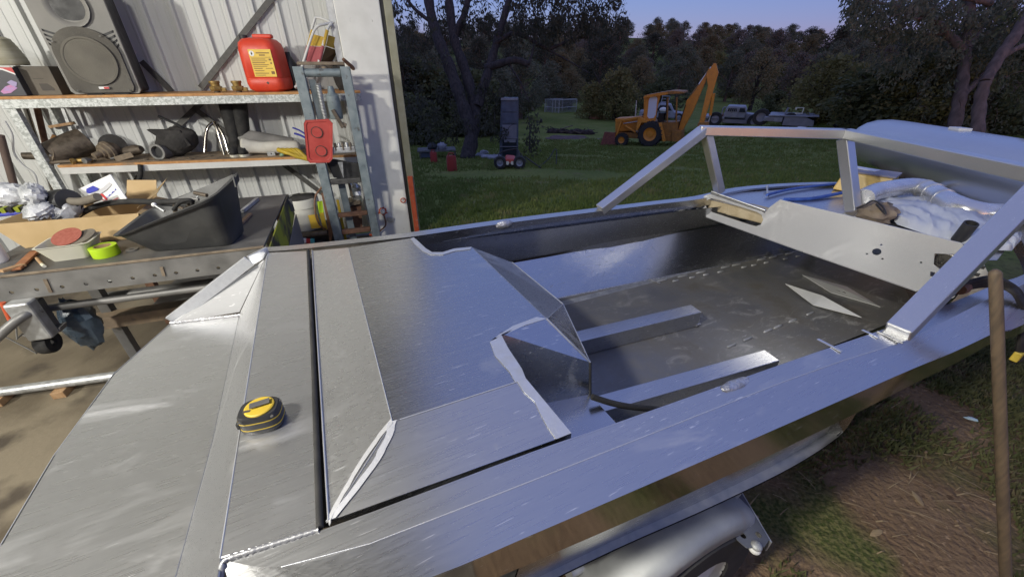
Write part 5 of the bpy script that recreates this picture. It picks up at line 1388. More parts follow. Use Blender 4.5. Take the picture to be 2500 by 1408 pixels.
# tape roll, washer, pen, timber
p = BT(262, 622)
t = thing('tape_roll', p, 'roll of bright lime green tape lying on the workbench', 'tape')
MB().lathe([(.034, .0), (.052, .0), (.053, .004), (.053, .044), (.052, .048), (.034, .048), (.034, .0)], p, UP, 26, False).build('tape', M['lime'], t, 35)
MB().lathe([(.0335, .001), (.0335, .047), (.031, .047), (.031, .001), (.0335, .001)], p, UP, 22, False).build('core', M['card'], t, 35)
tag(MB().lathe([(.010, 0), (.026, 0), (.026, .005), (.010, .005), (.010, 0)], BT(323, 610), UP, 16, False).build('large_washer', M['steelL'], None, 30), 'big loose washer on the bench between tape roll and parts tub', 'washer')
t = thing('marker_pen', BT(98, 642), 'stub of a pale marker pen on the bench edge', 'pen')
MB().tube([BT(92, 634) + UP * .008, BT(106, 650) + UP * .008], .0065, 8).build('barrel', M['wood'], t, 50); MB().tube([BT(105, 649) + UP * .008, BT(111, 654) + UP * .008], .007, 8).build('cap', M['tray'], t, 50)
tag(MB().bar(BT(8, 672) + UP * .02, BT(62, 652) + UP * .012, .03, .012).build('timber_offcut', M['wood'], None, bevel=.002), 'thin pale timber offcut at the bench edge', 'timber')
tag(MB().bar(BT(42, 664) + UP * .012, BT(90, 618) + UP * .012, .035, .010).build('rusty_strip', mat('orange_rust_strip', (.36, .15, .06), (.26, .11, .05), 20, .8), None, bevel=.002), 'orange rusty steel strip lying across the timber offcut', 'metal strip')
t = thing('white_mug', BT(-8, 640), 'white enamel mug cut by the edge of the view on the bench', 'mug')
MB().lathe([(.04, 0), (.045, .01), (.048, .09), (.045, .09), (.042, .012), (0, .01)], BT(-8, 640), UP, 20).build('mug_body', M['whitepr'], t, 40)
t = thing('scrubbing_brush', BT(25, 528), 'blue brush with dark bristles behind the cardboard box', 'brush')
bp0 = P(28, 520, ZB + .05)
MB().box(bp0, (.20, .06, .02), RBn @ Matrix.Rotation(R(8), 3, 'Z')).build('brush_back', M['bluepr'], t, bevel=.006)
for i in range(6):
    MB().box(bp0 + bd * (-.08 + .032 * i) + UP * .022, (.018, .055, .03), RBn @ Matrix.Rotation(R(8), 3, 'Z'), 1.15).build('bristle_tuft', M['blackcloth'] if i % 2 else M['limepaint'], t)
q = MB(); p0 = BT(560, 520); q.box(p0 + UP * .012, (.13, .10, .02), RBn @ Matrix.Rotation(R(20), 3, 'Z'), .97)
tag(q.build('paper_stack', M['tray'], None, bevel=.002), 'small stack of pale card sheets behind the parts tub', 'paper')
tag(MB().bar(BT(594, 520) + UP * .012, BT(630, 490) + UP * .012, .02, .022).build('aluminium_channel', M['galv'], None, bevel=.002), 'short aluminium channel lying on the bench by the parts tub', 'channel')
tag(MB().bar(BT(588, 550) + UP * .008, BT(612, 525) + UP * .008, .025, .012).build('yellow_stick', M['wood'], None, bevel=.002), 'yellow wooden stick poking out beside the parts tub', 'stick')
# ---------------------------------------------------------------- under the bench and on the floor
sg = bF0 + bn * .03
js_ = thing('jockey_stand', PL(95, 820, sg, bn) * 1, 'grey steel jockey stand with a dark wheel under the bench', 'stand')
a = PL(45, 735, sg - bn * .06, bn); b_ = PL(110, 822, sg - bn * .06, bn)
MB().bar(a, b_, .09, .06, bn).build('stand_leg', M['galv'], js_, bevel=.01)
a2 = PL(75, 735, sg + bn * .02, bn); b2 = PL(125, 810, sg + bn * .02, bn)
MB().bar(a2, b2, .05, .08, bn).build('stand_side', M['steelL'], js_, bevel=.006)
MB().tube(spline([PL(-30, 845, sg - bn * .14, bn), PL(25, 795, sg - bn * .12, bn), PL(62, 768, sg - bn * .09, bn), PL(95, 757, sg - bn * .04, bn)], 6), .020, 10).build('handle', M['steelL'], js_, 50)
wp_ = PL(116, 835, sg - bn * .03, bn)
MB().lathe(tyre_prof(.055, .05, .02), wp_, bd, 20, False).build('wheel', M['rubber'], js_, 40)
MB().prism([wp_ + UP * .07 + bd * .08, wp_ + UP * .055 - bd * .07, wp_ + UP * .03 - bd * .05, wp_ + UP * .045 + bd * .07], bn * .05).build('wheel_fork', M['steelL'], js_)
tag(MB().tube([PL(6, 738, sg + bn * .3, bn), PL(28, 785, sg + bn * .3, bn)], .012, 8).build('red_bar', M['orangebar'], None, 50), 'red painted handle leaning under the bench end', 'handle')
for i, (p0, p1) in enumerate((((36, 750), (42, 828)), ((58, 812), (40, 828)), ((0, 815), (90, 862)), ((130, 765), (105, 815)))):
    tag(MB().tube([PL(*p0, sg + bn * .12, bn), PL(*p1, sg + bn * .0, bn)], .0035, 5).build('wire', M['steel'], None), 'thin stiff wire poking out under the bench end', 'wire', 'wires under the bench end')
bb_ = PL(200, 830, sg + bn * .02, bn)
t = thing('blue_bag', V((bb_.x, bb_.y, 0)), 'crumpled blue plastic bag slumped under the bench', 'plastic bag')
M['bluebag'] = mat('blue_grey_plastic_bag', (.03, .05, .075), (.08, .11, .14), 9, .25, .45, bump=.6, bscale=22)
q = MB(); q.ball(PL(200, 790, sg + bn * .16, bn), (.075, .07, .15), 16, 12, None, .16); q.build('bag_body', M['bluebag'], t, 30)
q = MB(); q.ball(V((bb_.x, bb_.y, .03)) + bd * .10, (.20, .05, .02), 16, 8, RBn @ Matrix.Rotation(R(6), 3, 'Z'), .18); q.build('bag_tail', M['bluebag'], t, 30)
tb0, tb1 = PL(228, 786, sg + bn * .34, bn), PL(520, 742, sg + bn * .34, bn)
tag(MB().bar(tb0, tb1, .09, .075).build('timber_beam', M['dustboard'], None, bevel=.004), 'long timber beam lying under the bench behind the blue bag', 'timber')
tag(MB().tube([tb0 + bn * .12 + UP * .09, tb1 + bn * .12 + UP * .09], .03, 10).build('steel_pipe', M['steelL'], None, 50), 'grey pipe lying behind the timber beam under the bench', 'pipe')
for i in range(14):
    p = bF0 + bd * random.uniform(.9, blen - .1) + bn * random.uniform(.62, .9); p.z = .33
    tag(MB().box(p + UP * .03, (random.uniform(.05, .14), random.uniform(.04, .1), random.uniform(.02, .07)), RBn @ Matrix.Rotation(random.random() * 3, 3, 'Z') @ Matrix.Rotation(random.uniform(-.3, .3), 3, 'X')).build('scrap_block', random.choice((M['clutter'], M['dust'], M['rust'], M['steel'])), None, bevel=.003), 'dark scrap block heaped on the shelf under the bench', 'scrap', 'scrap on the shelf under the bench')
fa, fb = P(-40, 977, .022), P(330, 912, .022)
fd_ = (fb - fa).normalized()
tag(MB().tube([P(-40, 962, .075), P(285, 916, .075)], .026, 14).build('floor_pipe', M['galv'], None, 50), 'long galvanised pipe lying on the concrete beside the stern', 'pipe')
for x in (.08, .55):
    p = P(-40, 962, .075).lerp(P(285, 916, .075), x)
    tag(MB().box(V((p.x, p.y, .0275)), (.06, .10, .042), RBn).build('packing_block', M['wood'], None, bevel=.003), 'small wooden block propping the galvanised floor pipe', 'block', 'blocks under the floor pipe')
# ---------------------------------------------------------------- shop press and clutter by the post
PO = .72
def PP(u, v, o=0.0): return WP(u, v, PO + o)
sL = (at(752, 160, PO)[0] + at(806, 590, PO)[0]) / 2; sR = (at(858, 158, PO)[0] + at(905, 580, PO)[0]) / 2
prs = thing('shop_press', W((sL + sR) / 2, PO, 0), 'blue-grey hydraulic shop press frame with a coil spring beside the doorway', 'press')
for s_ in (sL, sR):
    for dz_ in (-.035, .035):
        pass
    MB().prism([W(s_ - .036, PO, .0), W(s_ + .036, PO, 0), W(s_ + .036, PO, 1.655), W(s_ - .036, PO, 1.655)], -WN * .006).build('upright', M['press'], prs, bevel=.002)
    for e in (-.034, .034):
        MB().prism([W(s_ + e, PO - .008, 0), W(s_ + e, PO - .07, 0), W(s_ + e, PO - .07, 1.653), W(s_ + e, PO - .008, 1.653)], WD * .005).build('upright_flange', M['press'], prs)
zc = at(800, 178, PO)[1]
MB().tube([W(sL + .04, PO - .035, zc), W(sR - .04, PO - .035, zc)], .030, 12).build('cross_tube', M['press'], prs, 50)
MB().prism([W(sL - .0, PO - .02, 1.665), W(sR + .0, PO - .02, 1.665), W(sR, PO - .08, 1.665), W(sL, PO - .08, 1.665)], UP * .022).build('head_plate', M['dust'], prs, bevel=.003)
MB().lathe([(.03, 0), (.03, .008), (.026, .01), (.03, .018), (.026, .02), (.03, .028), (.026, .03), (.02, .05)], W((sL + sR) / 2 + .02, PO - .05, 1.605), UP, 16).build('screw_collar', M['dust'], prs, 30)
zt_, zb_ = at(795, 205, PO)[1], at(815, 345, PO)[1]
ssp = sL + .115
hel = []
for i in range(40 * 8 + 1):
    a = i / 8 * 2 * math.pi
    hel.append(W(ssp + .018 * math.cos(a), PO - .03 + .018 * math.sin(a), zt_ + (zb_ - zt_) * i / 320))
MB().tube(hel, .0042, 5).build('return_spring', M['galv'], prs, 60)
MB().prism([W(sL + .05, PO - .06, zt_ + .03), W(sL + .10, PO - .06, zt_ + .03), W(sL + .10, PO - .06, zb_ - .12), W(sL + .05, PO - .06, zb_ - .12)], -WN * .006).build('guide_bar', M['press'], prs)
zj0, zj1 = at(820, 228, PO)[1], at(830, 292, PO)[1]
MB().lathe([(.045, 0), (.052, .01), (.052, zj0 - zj1 - .02), (.03, zj0 - zj1), (.02, zj0 - zj1 + .05)], W(ssp + .085, PO - .05, zj1), UP, 18).build('jack_cylinder', M['press'], prs, 40)
MB().bar(PP(812, 268, .02), PP(838, 312, .02), .03, .02, WN).build('pump_lever', M['clutter'], prs, bevel=.003)
MB().box(PP(838, 305, .0), (.05, .04, .035), RW @ Matrix.Rotation(R(25), 3, 'Y')).build('pump_block', M['dust'], prs, bevel=.004)
for (v, hh, m, nm) in ((368, .05, M['galv'], 'ram_plate'), (445, .045, M['darkbar'], 'bed_tube'), (528, .035, M['rust'], 'bed_tube'), (570, .04, M['rust'], 'foot_bar')):
    z = at(830, v, PO)[1]
    MB().bar(W(sL + .04, PO - .035, z), W(sR - .04, PO - .035, z), .05, hh).build(nm, m, prs, bevel=.006)
z = at(826, 350, PO)[1]
for k in range(5):
    MB().lathe([(.012, 0), (.012, .05), (.008, .06)], W(ssp + .03 + .03 * k, PO - .02 - .01 * (k % 2), z - .06), UP, 10).build('ram_bolt', M['galv'] if k % 2 else M['clutter'], prs, 40)
MB().prism([W(ssp + .02, PO - .03, z - .16), W(ssp + .06, PO - .03, z - .16), W(ssp + .04, PO - .03, z - .30)], -WN * .01).build('ram_point', M['galv'], prs)
MB().prism([W(sL + .03, PO - .09, z - .12), W(sR - .02, PO - .09, z - .2), W(sR - .02, PO - .09, z - .34), W(sL + .07, PO - .09, z - .30)], -WN * .01).build('dark_plate', M['black'], prs)
for s_ in (sL, sR):
    MB().bar(W(s_, PO - .25, .03), W(s_, PO + .22, .03), .06, .05).build('foot', M['press'], prs, bevel=.003)
MB().prism([W(sL + .09, PO - .12, .1), W(sL + .15, PO - .12, .1), W(sL + .15, PO - .12, .8), W(sL + .09, PO - .12, .8)], -WN * .02).build('rear_strut', M['press'], prs)
# red magnetic tray
tray_pts = [(746, 296), (800, 294), (810, 304), (810, 388), (802, 396), (758, 398), (750, 390), (742, 304)]
TO = PO + .035
tp_ = [WS(u, v, TO) for u, v in tray_pts]
cx_, cz_ = sum(p[0] for p in tp_) / 8, sum(p[1] for p in tp_) / 8
t = thing('magnetic_tray', W(cx_, TO, cz_ - .15), 'red rectangular magnetic parts tray stuck to the press upright', 'tray')
ol = [(p[0] - cx_, p[1] - cz_) for p in tp_]
def sc_(l, k): return [(x * k, y * (1 - (1 - k) * .6)) for x, y in l]
MB().plate(ol, [], W(cx_, PO + .004, cz_), WD, UP, -.008).build('tray_base', M['redtray'], t, bevel=.003)
MB().plate(sc_(ol, 1.05), [sc_(ol, .86)], W(cx_, PO + .012, cz_), WD, UP, -.022).build('tray_rim', M['redtray'], t, bevel=.004)
for dz_ in (.072, -.075):
    MB().lathe([(.040, 0), (.040, .0006), (.0, .0006)], W(cx_ + .002, PO + .0125, cz_ + dz_), WN, 24, False).build('magnet_disc', M['redtray'], t, 40)
    MB().lathe([(.0385, .0006), (.0395, .0022), (.0435, .0022), (.0445, 0)], W(cx_ + .002, PO + .0125, cz_ + dz_), WN, 24, False).build('magnet_ring', M['print'], t, 40)
# bucket and things left of the press
bo = .62
s_, z_ = at(750, 562, bo); s2, z2 = at(750, 490, bo)
bk = thing('paint_bucket', W(s_ - .01, bo - .15, 0), 'white plastic bucket with yellow overspray between bench and press', 'bucket')
bz = z_ - .02; bh = z2 - bz
M['bucket'] = mat('oversprayed_white_plastic', (.66, .65, .58), (.62, .61, .54), 6, .45, c3=(.50, .48, .10), s3=5, a3=.60)
MB().lathe([(.125, 0), (.13, .01), (.142, bh * .72), (.150, bh * .73), (.150, bh * .95), (.146, bh), (.138, bh), (.13, .02), (0, .015)], W(s_ - .01, bo - .15, bz), UP, 28, False).build('bucket_body', M['bucket'], bk, 35)
MB().lathe([(0, 0), (.14, 0)], W(s_ - .01, bo - .15, bz + bh * .9), UP, 20, False).build('bucket_contents', M['clutter'], bk)
q = MB(); q.ball(W(s_ + .02, bo - .14, bz + bh), (.12, .08, .03), 14, 8, RW, .25); tag(q.build('dirty_rag', M['blackcloth'], None, 60), 'dirty dark rag lying over the white bucket', 'rag')
MB().plate([(-.03, 0), (.05, 0), (.05, .13), (-.03, .13)], [], W(s_ + .07, bo + .0, bz + .03), WD, UP, -.003).build('yellow_label', M['label'], bk)
cr_ = thing('bucket_crate', W(s_ - .01, bo - .15, 0), 'low dark crate standing under the white bucket', 'crate')
MB().box(W(s_ + .04, bo - .17, bz / 2), (.46, .30, bz - .004), RW).build('crate_body', M['black'], cr_, bevel=.006)
tag(MB().tube(spline([WP(787, 456, .58), WP(770, 480, .62), WP(770, 520, .64), WP(780, 548, .64), WP(798, 562, .62)], 6), .008, 8).build('brown_hose', mat('brown_hose', (.22, .11, .06), (.16, .08, .05), 20, .6), None, 60), 'thin brown hose curving in front of the yellow strap', 'hose')
q = MB(); q.prism([WP(774, 492, .58), WP(787, 490, .58), WP(792, 530, .60), WP(782, 532, .60)], WN * .01); t1s = thing('lime_strap', WP(785, 530, .58), 'lime and yellow strap hanging beside the press', 'strap'); q.build('lime_part', M['lime'], t1s)
MB().prism([WP(780, 520, .60), WP(790, 518, .60), WP(800, 560, .60), WP(790, 564, .60)], WN * .012).build('yellow_part', M['yellow'], t1s)
tag(MB().prism([WP(784, 472, .66), WP(800, 472, .66), WP(818, 540, .66), WP(806, 600, .66), WP(798, 540, .66)], -WN * .01).build('rusty_plate', M['rust'], None), 'rust-brown steel plate leaning on the press upright', 'plate')
zc_ = at(765, 572, .62)
tag(MB().lathe([(.012, -.14), (.02, -.13), (.026, -.12), (.026, .10), (.022, .11)], WP(768, 571, .66), WD, 14).build('damper_cylinder', M['clutter'], None, 40), 'greasy brown cylinder lying in front of the white bucket', 'cylinder')
t = thing('sealant_tube', WP(752, 588, .68), 'white, red and teal sealant tube lying beneath the brown cylinder', 'tube')
MB().bar(WP(735, 586, .68), WP(748, 587, .68), .04, .04).build('tube_end', M['whitepr'], t, bevel=.006)
MB().bar(WP(748, 587, .68), WP(758, 588, .68), .04, .04).build('tube_red', M['redpr'], t, bevel=.004)
MB().bar(WP(758, 588, .68), WP(768, 588, .68), .04, .04).build('tube_teal', mat('teal_print', (.08, .35, .36), None, 5, .5), t, bevel=.004)
tag(MB().ball(WP(770, 600, .64), (.14, .06, .05), 12, 8, RW, .2).build('dark_rag', M['blackcloth'], None, 60), 'black rag on the ground below the sealant tube', 'rag')
# between press and post
for i, (a, b_, m, nm, lab, ct) in enumerate((
        ((824, 488), (845, 590), M['yellow'], 'yellow_level', 'yellow spirit level standing inside the press frame', 'level'),
        ((848, 430), (860, 480), M['dust'], 'dusty_bar', 'dusty bar standing behind the press bed', 'bar'),
        ((872, 270), (905, 560), M['steel'], 'steel_angle', 'dark steel angle standing between press and post', 'steel bar'),
        ((880, 330), (900, 470), M['steelL'], 'steel_rod', 'grey rod standing between press and post', 'rod'))):
    tag(MB().bar(WP(*a, .52), WP(*b_, .52), .022, .018, WN).build(nm, m, None, bevel=.002), lab, ct)
q = MB(); q.ball(WP(868, 470, .45), (.05, .04, .10), 12, 9, RW, .3); tag(q.build('foil_wad', M['foil'], None, 15), 'wad of crumpled silver foil behind the press', 'foil')
tag(MB().prism([WP(838, 500, .5), WP(880, 490, .5), WP(880, 498, .5), WP(840, 506, .5)], -WN * .2).build('small_shelf', M['dust'], None), 'small dusty plate holding the foil wad', 'plate')
tag(MB().prism([WP(840, 508, .45), WP(882, 500, .45), WP(885, 560, .45), WP(850, 575, .45)], -WN * .12).build('dark_box', M['rust'], None), 'dark rusty box low behind the press', 'box')
t = thing('tag_strip', WP(895, 440, .5), 'strip of brown and orange tags hanging by the post', 'tag')
MB().prism([WP(890, 412, .5), WP(897, 412, .5), WP(903, 445, .5), WP(895, 446, .5)], WN * .006).build('brown_tag', M['dust'], t)
MB().prism([WP(897, 450, .5), WP(906, 450, .5), WP(906, 462, .5), WP(902, 467, .5), WP(898, 462, .5)], WN * .006).build('orange_tag', mat('orange_tag', (.7, .25, .02), None, 5, .5), t)

# ---------------------------------------------------------------- trees
rnd = random.Random(11)
def leafquads(m, c, r, n, lw, ll, droop=.3):
    """n leaf-sized faces spread through a clump of radius r"""
    v, f = m.v, m.f
    for _ in range(n):
        while True:
            x, y, z = rnd.uniform(-1, 1), rnd.uniform(-1, 1), rnd.uniform(-1, 1)
            d = x * x + y * y + z * z
            if d < 1: break
        k = .55 + .45 * rnd.random()
        s = k / max(.25, math.sqrt(d)) if rnd.random() < .45 else 1.0
        p = V((c[0] + x * s * r[0], c[1] + y * s * r[1], c[2] + z * s * r[2]))
        a = V((rnd.gauss(0, 1), rnd.gauss(0, 1), rnd.gauss(0, .7) - droop * 2)).normalized() * ll * rnd.uniform(.6, 1.3)
        b = a.cross(V((rnd.gauss(0, 1), rnd.gauss(0, 1), rnd.gauss(0, 1)))).normalized() * lw * rnd.uniform(.7, 1.3)
        o = len(v)
        v.extend((p, p + a * .5 + b, p + a, p + a * .5 - b)); f.append((o, o + 1, o + 2, o + 3))
def crown(h, w_, nclump, nleaf, lw, ll, base=.18, droop=.15, peak=.62):
    m = MB()
    for i in range(nclump):
        t = (i + rnd.random()) / nclump
        z = h * (base + (1 - base) * t)
        env = math.sin(math.pi * min(1, (t * .86 + .14)) ** .8) ** .6
        rr = w_ * env * math.sqrt(rnd.random()) * .9; a = rnd.random() * 6.283
        cr_ = w_ * rnd.uniform(.20, .38)
        leafquads(m, (rr * math.cos(a), rr * math.sin(a), z), (cr_, cr_, cr_ * .75), nleaf, lw, ll, droop)
    return m
def trunkmesh(h, r_, w_, n=6):
    m = MB()
    m.tube([V((0, 0, -.3)), V((r_ * .3, 0, h * .3)), V((-r_ * .3, r_ * .4, h * .62)), V((0, 0, h * .85))], [r_ * 1.3, r_, r_ * .7, r_ * .3], 7)
    for i in range(n):
        a = i * 2.4 + rnd.random(); z = h * (.25 + .5 * i / n)
        m.tube([V((0, 0, z)), V((math.cos(a) * w_ * .35, math.sin(a) * w_ * .35, z + h * .10)), V((math.cos(a) * w_ * .75, math.sin(a) * w_ * .75, z + h * .22))], [r_ * .45, r_ * .3, r_ * .1], 5)
    return m
KINDS = []
for nm, h, w_, nc, nl, mt, bk_ in (('bush_tree', 5.0, 3.0, 70, 80, 'leafB', 'bark'), ('gum_tree', 9.0, 3.4, 64, 80, 'leafA', 'barkL'), ('brown_tree', 7.0, 3.0, 62, 80, 'leafC', 'bark'), ('grey_tree', 8.0, 3.2, 62, 80, 'leafD', 'barkL'), ('mauve_tree', 7.5, 3.2, 62, 80, 'leafE', 'bark'), ('dark_shrub', 3.6, 2.4, 56, 80, 'leafF', 'bark')):
    vs_ = []
    for k in range(2):
        base = .02 if 'bush' in nm or 'shrub' in nm else .16
        r0 = bpy.data.objects.new(nm, None); col.objects.link(r0); ROOT[r0] = V((0, 0, 0))
        tk = trunkmesh(h, .16 + .02 * h * .5, w_).build('trunk', M[bk_], r0, 60)
        cw = crown(h, w_, nc, nl, .085, .30, base).build('crown', M[mt], r0)
        vs_.append((r0, tk.data, cw.data))
    KINDS.append((nm, vs_))
for nm, vs_ in KINDS:                     # the patterns themselves are put away; every tree is a copy
    for r0, a, b_ in vs_:
        for c in list(r0.children): bpy.data.objects.remove(c)
        bpy.data.objects.remove(r0)
LAB = {'bush_tree': 'olive green bushy tree at the far edge of the field', 'gum_tree': 'dark gum tree in the forest on the hillside', 'brown_tree': 'rust brown tree in the forest on the hillside', 'grey_tree': 'grey green tree in the forest on the hillside', 'mauve_tree': 'mauve brown bare-looking tree on the hillside', 'dark_shrub': 'dark green shrub under the trees beyond the lawn'}
LAB2 = {'dark_shrub': 'dark green shrub', 'bush_tree': 'olive green bushy tree', 'gum_tree': 'dark gum tree', 'brown_tree': 'rust brown tree', 'grey_tree': 'grey green tree', 'mauve_tree': 'mauve brown tree'}
def plant(k, x, y, s, sz=1.0, label=None, grp=True, dz=0.0, nm=None):
    name, vs_ = KINDS[k]
    _, tk, cw = vs_[rnd.randrange(2)]
    r0 = bpy.data.objects.new(nm or name, None); r0.location = (x, y, tz(x, y) + dz); r0.rotation_euler = (0, 0, rnd.random() * 6.28); r0.scale = (s, s, s * sz)
    r0.empty_display_size = .3
    col.objects.link(r0)
    if not label:
        d_ = y * CT - (tz(x, y) + 4 - CAM_H) * ST; u_ = 1250 + 942 * x / d_
        zone = [z for lim, z in ((1060, 'next to the shed doorway'), (1110, 'behind the low table'), (1150, 'behind the big gum tree'), (1230, 'beside the tall cabinet'), (1330, 'behind the sapling'), (1420, 'above the wire cage'), (1560, 'behind the round bush'), (1700, 'behind the backhoe cab'), (1850, 'behind the old truck'), (2050, 'above the flat trailer'), (2300, 'behind the pale gum tree'), (9999, 'past the leaning gum trunk')) if u_ < lim][0]
        row = 'in the front row of the forest' if y < 88 else 'halfway up the forested hill' if y < 135 else 'high on the forested ridge'
        label = LAB2[name] + ' ' + (row if 'shrub' not in name else 'at the foot of the forest') + ' ' + zone
    tag(r0, label or LAB[name], 'shrub' if 'shrub' in name else 'tree', None if nm else {'dark_shrub': 'shrubs beyond the lawn'}.get(name, name.replace('_', ' ') + 's on the hillside'))
    for n_, me in (('trunk', tk), ('crown', cw)):
        o = bpy.data.objects.new(n_, me); o.parent = r0; col.objects.link(o)
    return r0
def plantpx(k, u, v, htop, s_w=1.0, label=None, nm=None, t=None):
    """stand a tree on the ground under a surveyed point, as tall as its surveyed top"""
    p = G(u, v) if t is None else L(u, v, t)
    d = ray(u, v); depth = (p.y * CT - (p.z - CAM_H) * ST)
    top = L(u, htop, depth)
    r_h = ray(u, htop); zt_ = CAM_H + r_h.z * p.y / r_h.y
    H0 = {0: 5.2, 1: 9.3, 2: 7.3, 3: 8.3, 4: 7.8, 5: 3.9}[k]
    s = max(.2, (zt_ - tz(p.x, p.y)) / H0)
    return plant(k, p.x, p.y, s * s_w, 1 / s_w, label, nm=nm)
# forest on the hillside, back to front
for y in (226, 205, 180, 158, 138, 120, 105, 92):
    x = -.30 * y - 5
    while x < 1.25 * y + 12:
        k = rnd.choice((1, 2, 2, 3, 3, 4, 4, 2, 0)) if x / y > .1 else rnd.choice((1, 1, 3, 3, 2))
        plant(k, x + rnd.uniform(-2, 2), y + rnd.uniform(-6, 6), rnd.uniform(.80, 1.1) * (1.25 if y > 100 else 1.0), .78 if y > 100 else .92)
        x += rnd.uniform(5.0, 8.0) * (1.0 + y / 260)
for y, dens in ((80, 4.6), (68, 4.4)):
    x = -.30 * y - 4
    while x < 1.2 * y + 8:
        q_ = x / y
        k = rnd.choice((1, 1, 3, 2)) if q_ < .05 else rnd.choice((2, 3, 4, 1)) if q_ < .42 else rnd.choice((0, 2, 4, 3)) if q_ < .75 else rnd.choice((1, 0, 3))
        plant(k, x + rnd.uniform(-1.5, 1.5), y + rnd.uniform(-4, 4), rnd.uniform(.72, 1.02))
        x += rnd.uniform(.75, 1.3) * dens
# the trees one can single out
plantpx(0, 1500, 292, 172, 1.05, 'broad olive green bush standing behind the backhoe bucket', 'round_bush')
plantpx(0, 1440, 290, 205, 1.0, 'lower olive bush at the edge of the round bush, beside the wire cage', 'low_bush')
plantpx(5, 1600, 290, 190, 1.1, 'dark bush directly behind the backhoe cab', 'cab_bush')
plantpx(0, 1990, 300, 140, 1.0, 'tall olive tree behind the flat trailer', 'olive_tree')
plantpx(5, 1880, 285, 222, 1.1, 'low grey-green bush behind the old truck', 'truck_bush')
plantpx(5, 2060, 300, 190, 1.1, 'dark shrub beside the orange roll frame', 'frame_bush')
plantpx(2, 1830, 270, 120, 1.0, 'reddish brown tree between truck and backhoe boom', 'red_tree')
for u, v, h_, k in ((2110, 318, 150, 5), (2180, 322, 130, 5), (2240, 328, 140, 0), (2300, 325, 120, 5), (2380, 322, 110, 5), (2450, 320, 100, 5), (2520, 318, 90, 5), (2150, 312, 90, 1), (2260, 312, 60, 3), (2420, 312, 40, 1), (2560, 312, 40, 1), (2350, 330, 215, 5), (2480, 332, 200, 5)):
    plantpx(k, u, v, h_, 1.25 if k != 1 else 1.0)
for u, v, h_, k in ((1000, 330, 120, 1), (1040, 325, 150, 5), (1090, 330, 190, 5), (1160, 325, 170, 5), (1220, 300, 150, 3), (1270, 290, 130, 3), (1340, 270, 150, 3), (1390, 268, 170, 2), (985, 350, 220, 5), (1030, 355, 235, 5), (1190, 330, 225, 5), (1120, 320, 210, 5), (1260, 285, 215, 5), (1310, 262, 205, 3), (1370, 262, 205, 5)):
    plantpx(k, u, v, h_, 1.15)

def hero(name, label, limbs, clumps, depth0, lm, bm, lw, ll, n_, base_uv, twig=True):
    bp_ = G(*base_uv)
    t = thing(name, bp_, label, 'tree')
    q = MB()
    for path, rad in limbs:
        pts = spline([L(u, v, depth0 + dd) for u, v, dd in path], 6)
        n = len(pts)
        rs = [rad[0] + (rad[1] - rad[0]) * i / (n - 1) for i in range(n)]
        q.tube(pts, [r_ * (1 + .10 * math.sin(i * 1.9)) for i, r_ in enumerate(rs)], 9)
    q.build('trunk', bm, t, 70)
    tw, cw = MB(), MB()
    for u, v, ru, rv, dd, cnt in clumps:
        px = depth0 / 942
        for i in range(cnt):
            a, k = rnd.random() * 6.283, math.sqrt(rnd.random())
            c = L(u + ru * k * math.cos(a), v + rv * k * math.sin(a), depth0 + dd + rnd.uniform(-1.1, 1.1))
            r_ = rnd.uniform(.16, .36)
            leafquads(cw, c, (r_, r_, r_ * 1.25), n_, lw, ll, .75)
            if twig and rnd.random() < .6:
                e = c + V((rnd.uniform(-.5, .5), rnd.uniform(-.5, .5), rnd.uniform(.1, .7)))
                tw.tube([e, (c + e) / 2 + V((0, 0, .1)), c], [.012, .009, .004], 4)
    if tw.v: kind(tw.build('twigs', bm, t), 'stuff')
    cw.build('crown', lm, t)
    return t
hero('big_gum_tree', 'big dark many-stemmed gum tree beyond the shed doorway', [
    (((1140, 392, 0), (1150, 330, 0), (1128, 250, 0), (1092, 150, 0), (1058, 60, .2), (1040, -40, .3)), (.27, .17)),
    (((1140, 380, 0), (1160, 280, .2), (1138, 180, .3), (1108, 90, .4), (1092, -40, .4)), (.24, .15)),
    (((1165, 260, .1), (1195, 165, .1), (1222, 70, .2), (1252, -30, .3)), (.19, .11)),
    (((1108, 90, .4), (1132, 40, .3), (1150, -30, .2)), (.16, .09)),
    (((1185, 168, .1), (1235, 152, -.2), (1262, 148, -.3), (1290, 158, -.3)), (.14, .11)),
    (((1205, 110, .1), (1260, 82, 0), (1330, 118, 0), (1362, 112, 0), (1400, 95, 0), (1436, 92, 0)), (.09, .03)),
    (((1330, 118, 0), (1390, 150, 0), (1440, 180, 0)), (.04, .015)),
    (((1240, 155, -.2), (1270, 200, -.2), (1292, 250, -.1)), (.04, .015)),
    (((1290, 158, -.3), (1302, 120, -.2), (1305, 60, 0)), (.05, .02)),
    (((1060, 60, .2), (1010, 20, .2), (975, -30, .2)), (.08, .04))],
    [(1000, 40, 60, 60, 0, 16), (1020, 130, 60, 50, .4, 12), (1180, 60, 70, 70, .4, 16), (1300, 30, 90, 45, .2, 30), (1400, 45, 70, 42, 0, 30), (1340, 85, 60, 28, .2, 14), (1450, 60, 60, 30, 0, 16), (1500, 60, 34, 18, 0, 8), (1480, 5, 40, 16, 0, 8), (1250, 110, 40, 40, .4, 10), (1120, 20, 70, 40, .6, 12), (1280, 5, 60, 25, 0, 14), (1400, 0, 60, 18, 0, 10),
     (1080, 230, 80, 60, .8, 14), (1190, 250, 60, 60, .8, 14), (1030, 300, 50, 50, .8, 12), (1250, 235, 40, 50, 1.0, 8), (1100, 320, 60, 40, .6, 12), (1200, 310, 40, 40, .6, 10)],
    14.2, M['leafA'], M['bark'], .030, .17, 34, (1140, 385))
